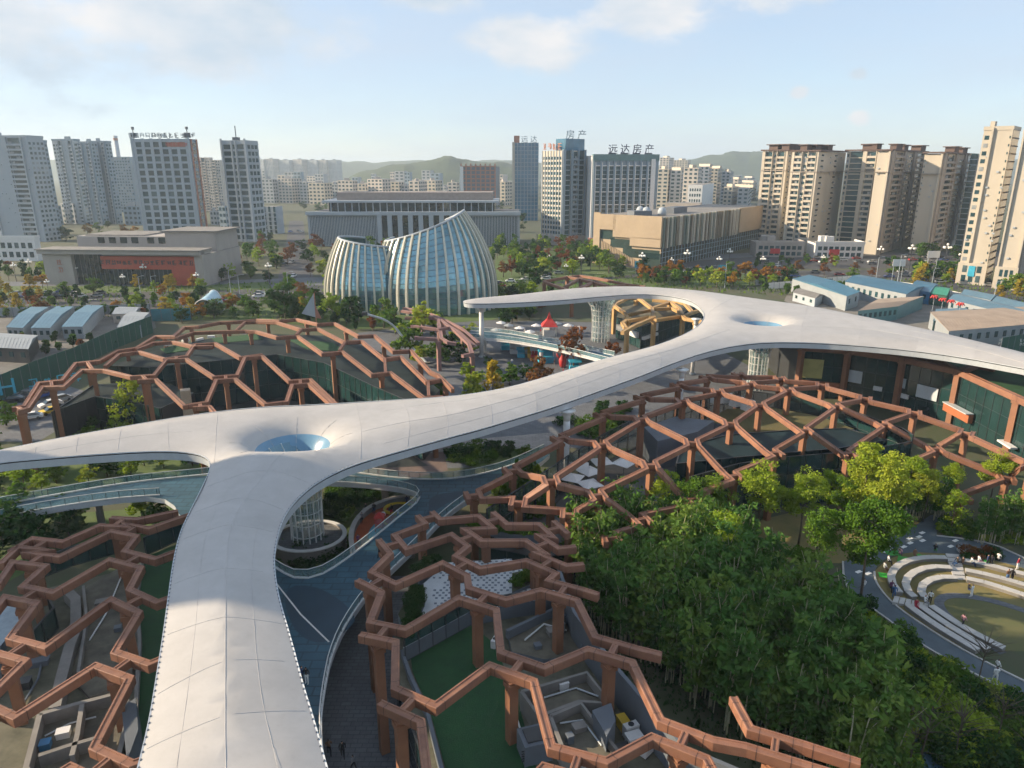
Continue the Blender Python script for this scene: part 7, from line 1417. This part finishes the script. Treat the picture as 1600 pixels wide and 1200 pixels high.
for i, (q, rz, ci, suv, lab) in enumerate([((22, 628), .3, 2, 0, 'dark car parked at the left edge below the green hoarding'), ((40, 620), .2, 5, 0, 'grey car beside the green hoarding'), ((66, 622), 1.1, 4, 1, 'blue car with a white stripe seen past the lattice leg'), ((80, 636), .9, 0, 1, 'white car beside the yellow taxi under the lattice edge'), ((82, 646), .8, 6, 0, 'yellow and white taxi behind the dark bushes'), ((48, 655), .5, 0, 0, 'white car nearest the dark bushes at the left'), ((28, 650), .3, 1, 0, 'silver car at the left edge above the bushes'), ((95, 628), 1.0, 1, 1, 'silver car right of the lattice leg')]):
    car(P(*q), rz, ci, suv, lab, None)
cr = random.Random(5); zones = [('on the museum forecourt', [(20, 458), (160, 458), (160, 466), (20, 468)], 16, .05), ('on the boulevard left of the glass hall', [(300, 462), (500, 452), (500, 472), (300, 480)], 12, .15), ('in the street left of the government building', [(432, 440), (452, 360), (472, 360), (485, 440)], 12, 1.5), ('on the right boulevard before the towers', [(1190, 404), (1500, 398), (1500, 416), (1190, 418)], 22, .03), ('on the side road behind the site sheds', [(1190, 427), (1420, 424), (1560, 448), (1560, 456), (1420, 436), (1190, 437)], 14, -.2), ('at the library forecourt', [(1050, 424), (1180, 420), (1180, 426), (1050, 428)], 8, .05), ('between the glass hall and the towers', [(770, 440), (900, 425), (900, 432), (780, 450)], 9, .1)]
for zn, poly, n, rz in zones:
    for i, w in enumerate(scatter_px(poly, n, len(zn) * 7, 4.5)):
        ci = cr.choice([0, 0, 1, 1, 2, 3, 4, 5, 5]); car(w + Vector((0, 0, .02)), rz + cr.choice([0, math.pi]) + cr.uniform(-.05, .05), ci, cr.randrange(2), 'small distant %s car %s' % (CCOL[ci][0], zn), 'cars ' + zn)
# ================================================================== SITE SHEDS, HOARDINGS, STALLS
def shed(px, h, roofm, wallm, label, doors=6, cat='site shed', ridge=.9):
    w = pp(px); g = empty('site_shed', (w[0] + w[2]) / 2); a_, b_, c_, d_ = w      # front left, front right, back right, back left
    mb = MB(); mb.prism([(p.x, p.y) for p in w], 0, h); into(mb.build('wall', wallm), g)
    ov = .3; cen = sum(w, Vector()) / 4; e = [p + (p - cen).normalized() * ov for p in w]; up = Vector((0, 0, h + .01)); m1 = (e[0] + e[3]) / 2 + Vector((0, 0, h + ridge)); m2 = (e[1] + e[2]) / 2 + Vector((0, 0, h + ridge))
    mb = MB(); vs = [e[0] + up, e[1] + up, m2, m1, e[2] + up, e[3] + up]; mb.add(vs, [(0, 1, 2, 3), (3, 2, 4, 5), (0, 3, 5), (1, 4, 2), (5, 4, 1, 0)]); into(mb.build('roof', roofm), g)
    d = (b_ - a_); L = d.length; n_ = Vector((d.y, -d.x, 0)).normalized()
    if n_.y > 0: n_ = -n_
    for k in range(doors):
        p = a_ + d * (k + .5) / doors + n_ * .04; wd = min(1.2, L / doors * .5); o = link('window', UNITW, g, (p.x, p.y, h * .58), math.atan2(d.y, d.x), (wd, .08, h * .34)); o.matrix_parent_inverse = Matrix.Translation(-g.location)
    r2 = (e[1] - e[0]).length; mb = MB()
    for k in range(int(r2 / 1.0) + 1):
        t = k / max(1, int(r2 / 1.0)); q0, q1 = e[0].lerp(e[1], t) + up, m1.lerp(m2, t); mb.tube([q0 + Vector((0, 0, .03)), q1 + Vector((0, 0, .03))], .04, 4)
    into(mb.build('roof_ribs', roofm, kind='stuff'), g)
    return tag(g, label, cat)
BROOF = mat('blue_shed_roof', (.05, .15, .23), .45, .15, .3); SROOF = mat('pale_blue_roof', (.10, .20, .27), .45, .15, .3); GWALL = mat('site_wall', (.27, .30, .32), .6, .1, .4); TROOF = mat('tan_roof', (.32, .25, .19), .8, .2, .2)
shed([(1320, 486), (1340, 478), (1262, 449), (1236, 456)], 5.2, BROOF, GWALL, 'long white site shed with a blue roof behind the canopy right of the funnel', 2)
shed([(1318, 462), (1412, 484), (1440, 470), (1340, 450)], 5.5, BROOF, GWALL, 'two-storey site office with a blue roof and a row of windows', 10)
shed([(1420, 470), (1450, 476), (1462, 462), (1430, 455)], 4.5, BROOF, BLUE, 'small deep blue site cabin right of the two-storey office', 2); shed([(1452, 476), (1476, 480), (1482, 468), (1460, 464)], 4.2, mat('green_cabin', (.04, .26, .17), .6), GRN, 'green site cabin beside the blue cabin', 2)
shed([(1238, 470), (1272, 480), (1284, 474), (1250, 464)], 3.2, CONC, PALEW, 'low grey container office in front of the long blue roofed shed', 3); shed([(1480, 487), (1592, 518), (1606, 506), (1494, 478)], 4.4, SROOF, GWALL, 'long white container row right of the red flags', 9); shed([(1500, 474), (1545, 484), (1555, 476), (1508, 466)], 3.4, SROOF, GWALL, 'short white container behind the long container row', 4); shed([(1548, 486), (1610, 502), (1620, 494), (1560, 478)], 3.4, SROOF, GWALL, 'grey white container at the right edge behind the row', 5)
shed([(1338, 508), (1400, 500), (1440, 483), (1370, 488)], 4.6, TROOF, mat('teal_glass_wall', (.10, .22, .23), .3), 'tan roofed glass site pavilion behind the canopy', 8, ridge=.25); shed([(1478, 545), (1612, 532), (1596, 503), (1450, 512)], 5.0, TROOF, GWALL, 'wide tan roofed site building with small square openings at the right edge', 10, ridge=.25); shed([(1455, 522), (1510, 516), (1506, 500), (1460, 502)], 4.0, SROOF, mat('teal_glass_wall2', (.08, .18, .19), .3), 'blue grey glazed lean-to below the red flags', 6)
shed([(14, 530), (40, 531), (78, 497), (52, 496)], 3.6, SROOF, GWALL, 'leftmost of three parallel blue roofed sheds at the left', 3); shed([(52, 531), (82, 531), (118, 496), (92, 495)], 3.6, SROOF, GWALL, 'middle of three parallel blue roofed sheds at the left', 3); shed([(100, 529), (132, 529), (164, 494), (138, 493)], 3.6, SROOF, GWALL, 'rightmost of three parallel blue roofed sheds at the left', 3)
shed([(186, 530), (222, 528), (236, 506), (206, 504)], 3.6, GWALL, PALEW, 'small grey roofed shed beside the teal fence', 3); shed([(-60, 562), (48, 568), (62, 545), (-50, 538)], 3.8, GWALL, DARK, 'dark open shed with a corrugated pale roof at the left edge', 6); shed([(178, 505), (212, 504), (226, 494), (190, 493)], 3.0, GWALL, STONEW, 'flat white hut behind the small grey shed', 2)
for i, q in enumerate([(1455, 494), (1468, 499), (1481, 502), (1495, 507)]):
    w = P(*q); g = empty('red_lantern_pole', w); mb = MB(); mb.tube([(0, 0, 0), (0, 0, 6.5)], .08, 6); mb.build('pole', PALEW, g)
    for k in range(8): a = k / 8 * 6.28; mb = MB(); mb.tube([(0, 0, 6.2), (.8 * math.cos(a), .8 * math.sin(a), 6.8), (1.3 * math.cos(a), 1.3 * math.sin(a), 6.1)], [.22, .3, .08], 5); mb.build('petal', RED, g)
    tag(g, ORD[i] + ' from the left of the red flower poles on the tan site roof', 'flower pole', 'red flower poles')
def fence(px, h, m_, label, name='hoarding', step=3.0):
    w = resample(pp(px), step); g = empty(name, w[0])
    for a_, b_ in zip(w, w[1:]):
        d = b_ - a_; c = (a_ + b_) / 2; mb = MB(); mb.box((c.x, c.y, h / 2), (max(.2, d.length - .06), .08, h), math.atan2(d.y, d.x)); into(mb.build('panel', m_), g)
    for p in w: mb = MB(); mb.box((p.x, p.y, h / 2 + .05), (.12, .16, h + .1)); into(mb.build('post', GREYW), g)
    return tag(g, label, 'fence')
hf1 = fence([(-60, 640), (0, 625), (60, 598), (120, 575), (180, 545), (240, 520)], 5.2, GRN, 'tall dark green hoarding running up beside the left lattice'); fence([(238, 502), (300, 500)], 4.0, mat('teal_sheet', (.03, .17, .20), .6), 'teal sheet fence above the left lattice dome')
fence([(-40, 496), (60, 493), (180, 490), (235, 488)], 3.0, GWALL, 'grey wall of panels behind the left sheds'); fence([(1200, 452), (1330, 440), (1420, 452), (1560, 480), (1660, 505)], 2.6, WHITEP, 'pale site wall along the right side road'); fence([(1560, 560), (1620, 548), (1680, 545)], 5.5, GRN, 'dark green hoarding with small white lettering at the right edge')
fence([(1180, 446), (1300, 444)], 2.4, GWALL, 'low grey panel wall behind the first site shed')
p = P(14, 622); text_on('H', 5.0, (p.x + .4, p.y - .4, 1.0), R(38), CYAN, hf1, 'hoarding_letter', .03); marks_on(4, 2.6, (p.x + 8, p.y + 4.0, 1.6), R(38), CYAN, hf1, 'hoarding_letter', .03); marks_on(4, 2.4, (p.x + 22, p.y + 16, 1.8), R(38), BLUE, hf1, 'hoarding_letter', .03)
w = P(1590, 552); hf2 = [o for o in bpy.data.objects if o.name.startswith('hoarding') and 'small white lettering' in str(o.get('label', ''))][0]; marks_on(8, .8, (w.x - 3, w.y - 1.2, 3.6), R(-10), WHITEP, hf2, 'hoarding_letter', .02, 2)
# food stalls under the far walkway
def stall(q, m_, label, s=1.0, rz=0.0, top=None):
    w = P(*q); g = empty('market_stall', w, rz)
    mb = MB(); mb.box((0, 0, .5 * s), (2.4 * s, 1.4 * s, 1.0 * s)); mb.build('counter', m_, g); mb = MB(); mb.box((0, .6 * s, 1.5 * s), (2.4 * s, .1, 1.1 * s)); mb.build('back_panel', m_, g)
    for sx in (-1.1, 1.1): mb = MB(); mb.box((sx * s, -.6 * s, 1.5 * s), (.08, .08, 1.1 * s)); mb.build('post', WHITEP, g)
    mb = MB(); mb.add([(-1.4 * s, -1.1 * s, 2.0 * s), (1.4 * s, -1.1 * s, 2.0 * s), (1.4 * s, .8 * s, 2.05 * s), (-1.4 * s, .8 * s, 2.05 * s), (-1.4 * s, -.2 * s, 2.6 * s), (1.4 * s, -.2 * s, 2.6 * s)], [(0, 1, 5, 4), (4, 5, 2, 3), (0, 4, 3), (1, 2, 5), (3, 2, 1, 0)]); mb.build('awning', top or m_, g)
    tag(g, label, 'stall')
stall((853, 566), CYAN, 'cyan market stall with an awning in the middle of the stall row', 1.6, .2); stall((918, 576), mat('stall_stripe', (.30, .30, .28), .6), 'striped white food cart at the right end of the stall row', 1.9, .1, WHITEP); stall((898, 578), CYAN, 'small cyan kiosk beside the striped food cart', 1.1, .1); stall((828, 558), YEL, 'yellow market kiosk left of the cyan stall', 1.1, 0); stall((816, 558), CYAN, 'small cyan kiosk left of the yellow kiosk', 1.1, 0); stall((806, 552), WHITEP, 'cream market kiosk at the left end of the stall row', 1.3, .1); stall((792, 546), CYAN, 'shaded blue kiosk at the far left of the stall row', 1.3, .1); stall((838, 560), RED, 'small red stall behind the russet tree', 1.2, 0, WHITEP)
w = P(879, 574); g = empty('balloon_figure', w); mb = MB(); mb.tube([(0, 0, 0), (0, 0, .5), (0, 0, 1.6), (0, 0, 2.4), (0, 0, 3.2), (0, 0, 3.8), (0, 0, 4.4)], [.5, .8, 1.0, .9, .45, .6, .2], 12); mb.build('trunk', RED, g, True)
for s in (-1, 1): mb = MB(); mb.tube([(s * .7, 0, 2.4), (s * 1.3, 0, 2.9), (s * 1.5, 0, 3.6)], [.3, .25, .15], 8); mb.build('arm', RED, g, True)
tag(g, 'red inflatable figure standing between the stalls', 'inflatable')
w = P(858, 524); g = empty('pavilion_tent', w)
for sx in (-2, 2):
    for sy in (-2, 2): mb = MB(); mb.tube([(sx, sy, 0), (sx, sy, 3)], .08, 6); mb.build('pole', WHITEP, g)
mb = MB(); mb.add([(-2.4, -2.4, 3), (2.4, -2.4, 3), (2.4, 2.4, 3), (-2.4, 2.4, 3), (-.7, -.7, 5), (.7, -.7, 5), (.7, .7, 5), (-.7, .7, 5), (0, 0, 7.2)], [(0, 1, 5, 4), (1, 2, 6, 5), (2, 3, 7, 6), (3, 0, 4, 7), (4, 5, 8), (5, 6, 8), (6, 7, 8), (7, 4, 8)]); mb.build('roof', RED, g); mb = MB(); mb.box((0, 0, 1.0), (3.4, 3.4, 2.0)); mb.build('booth', WHITEP, g)
tag(g, 'white booth with a peaked red tent roof on the far plaza', 'tent')
# far raised walkway
fw = empty('raised_walkway', P(860, 545)); up_ = smooth_poly(pp([(735, 517), (790, 520), (850, 532), (910, 545), (960, 556), (1010, 566)], DH), 2); lo_ = smooth_poly(pp([(735, 527), (790, 531), (850, 541), (910, 555), (955, 567), (1000, 578)], DH), 2)
into(sheet('deck', up_ + lo_[::-1], DH, DECK, (), .6, kind=None, side_mat=WHITEP), fw)
for q in [(757, 522), (846, 538), (930, 556)]: w = P(*q, DH); mb = MB(); mb.tube([(w.x, w.y, 0), (w.x, w.y, DH - .6)], .5, 10); into(mb.build('support', WHITEP), fw)
tag(fw, 'pale raised walkway passing above the market stalls behind the canopy', 'walkway'); railing('white edged railing of the far walkway above the stalls', [(735, 527), (790, 531), (850, 541), (910, 555), (955, 567)], DH); railing('glass railing on the back edge of the far walkway', [(735, 517), (790, 520), (850, 532), (910, 545), (960, 556)], DH)
for i, q in enumerate([(795, 508), (812, 512), (838, 508), (870, 505), (888, 508), (905, 512), (800, 522), (828, 518), (783, 504), (985, 500), (940, 560), (775, 515)]): parasol(q, .02, WHITEP if i % 3 else GWALL, 1.7, ORD[i] + ' in a row of small pale parasols on the far plaza, from the left' if 0 else 'small pale parasol on the far plaza beyond the raised walkway', n=6)
# slanted mast and sail sculpture by the glass hall
a_, b_ = P(570, 500, 14), P(640, 560, 2); g = empty('leaning_mast', (b_.x, b_.y, 0)); mid = (a_ + b_) / 2 + Vector((0, 0, -1.5))
mb = MB(); mb.tube(smooth_poly([P(570, 490, 15), P(610, 502, 10), P(632, 530, 5), P(668, 568, 0)], 2), .3, 8); into(mb.build('tube', FASCIA, None, True), g); w = P(570, 490, 15); mb = MB(); mb.box((w.x, w.y, 15), (1.2, .8, .8)); into(mb.build('head', DARK), g)
mb = MB(); mb.box((P(668, 568).x, P(668, 568).y, .2), (1.2, 1.2, .4)); into(mb.build('foot', CONC), g); tag(g, 'curved steel mast leaning over the trees before the glass hall', 'mast')
w = P(490, 512); h = hgt(w, 458); g = empty('sail_sculpture', w); mb = MB(); mb.add([(-3.2, -.6, h * .42), (1.0, 0, h * .30), (.9, .2, h), (-3.2, -.3, h * .42), (1.0, .3, h * .30), (.9, .45, h)], [(0, 1, 2), (5, 4, 3), (0, 3, 4, 1), (1, 4, 5, 2), (2, 5, 3, 0)]); mb.build('sail', PALEW, g); mb = MB(); mb.tube([(1, 0, 0), (1, .1, h)], .16, 6); mb.build('mast', BRICKR, g)
mb = MB(); mb.add([(1.1, 0, h * .28), (2.6, .2, h * .26), (1.1, .1, h * .62), (1.1, .2, h * .28), (2.6, .4, h * .26), (1.1, .3, h * .62)], [(0, 1, 2), (5, 4, 3), (0, 3, 4, 1), (1, 4, 5, 2), (2, 5, 3, 0)]); mb.build('small_sail', BRICKR, g); tag(g, 'pale triangular sail sculpture on a red mast above the lattice dome', 'sculpture')
w = P(330, 488); g = empty('glass_shell', w); mb = MB(); n = 14; vs = []; hh = hgt(w, 456)
for i in range(n + 1):
    a = i / n * 3.1416
    for k in range(8): t = k / 7; vs.append((4.2 * math.cos(a) * (1 - .3 * t), -5 + 9 * t, hh * math.sin(a) * (.75 + .25 * t)))
mb.add(vs, [(i * 8 + k, i * 8 + k + 1, (i + 1) * 8 + k + 1, (i + 1) * 8 + k) for i in range(n) for k in range(7)]); mb.build('shell', mat('pale_blue_shell', (.35, .52, .60), .25), g, True)
for k in (0, 7): mb = MB(); mb.tube([vs[i * 8 + k] for i in range(n + 1)], .18, 6); mb.build('rim', WHITEP, g)
tag(g, 'pale blue shell shelter among the trees at the left road', 'shelter')
# small lawn and kerbs under the canopy
flat('small_lawn', [(695, 718), (720, 705), (770, 700), (830, 704), (815, 713), (745, 730)], .012, GRASS); flat('brown_paving', [(560, 745), (600, 700), (690, 690), (700, 735), (640, 748)], .010, mat('brown_paving', (.14, .10, .085), .85))
flat('pale_paving', [(640, 712), (700, 690), (860, 676), (880, 690), (830, 703), (760, 699), (715, 703)], .014, PAVEL)
# ================================================================== HAZE
mb = MB(); mb.box((0, 2400, 49.5), (9600, 5600, 101)); hz = mb.build('haze', None); hz.data.materials.clear()
hm = bpy.data.materials.new('haze'); hm.use_nodes = True; hn = hm.node_tree.nodes; hn.clear(); ho = hn.new('ShaderNodeOutputMaterial'); pv = hn.new('ShaderNodeVolumePrincipled')
pv.inputs['Color'].default_value = (.72, .85, .98, 1); pv.inputs['Density'].default_value = .00016; pv.inputs['Anisotropy'].default_value = .25
hm.node_tree.links.new(pv.outputs[0], ho.inputs['Volume']); hz.data.materials.append(hm); tag(hz, 'thin pale blue haze over the whole city', 'haze', None, 'stuff')
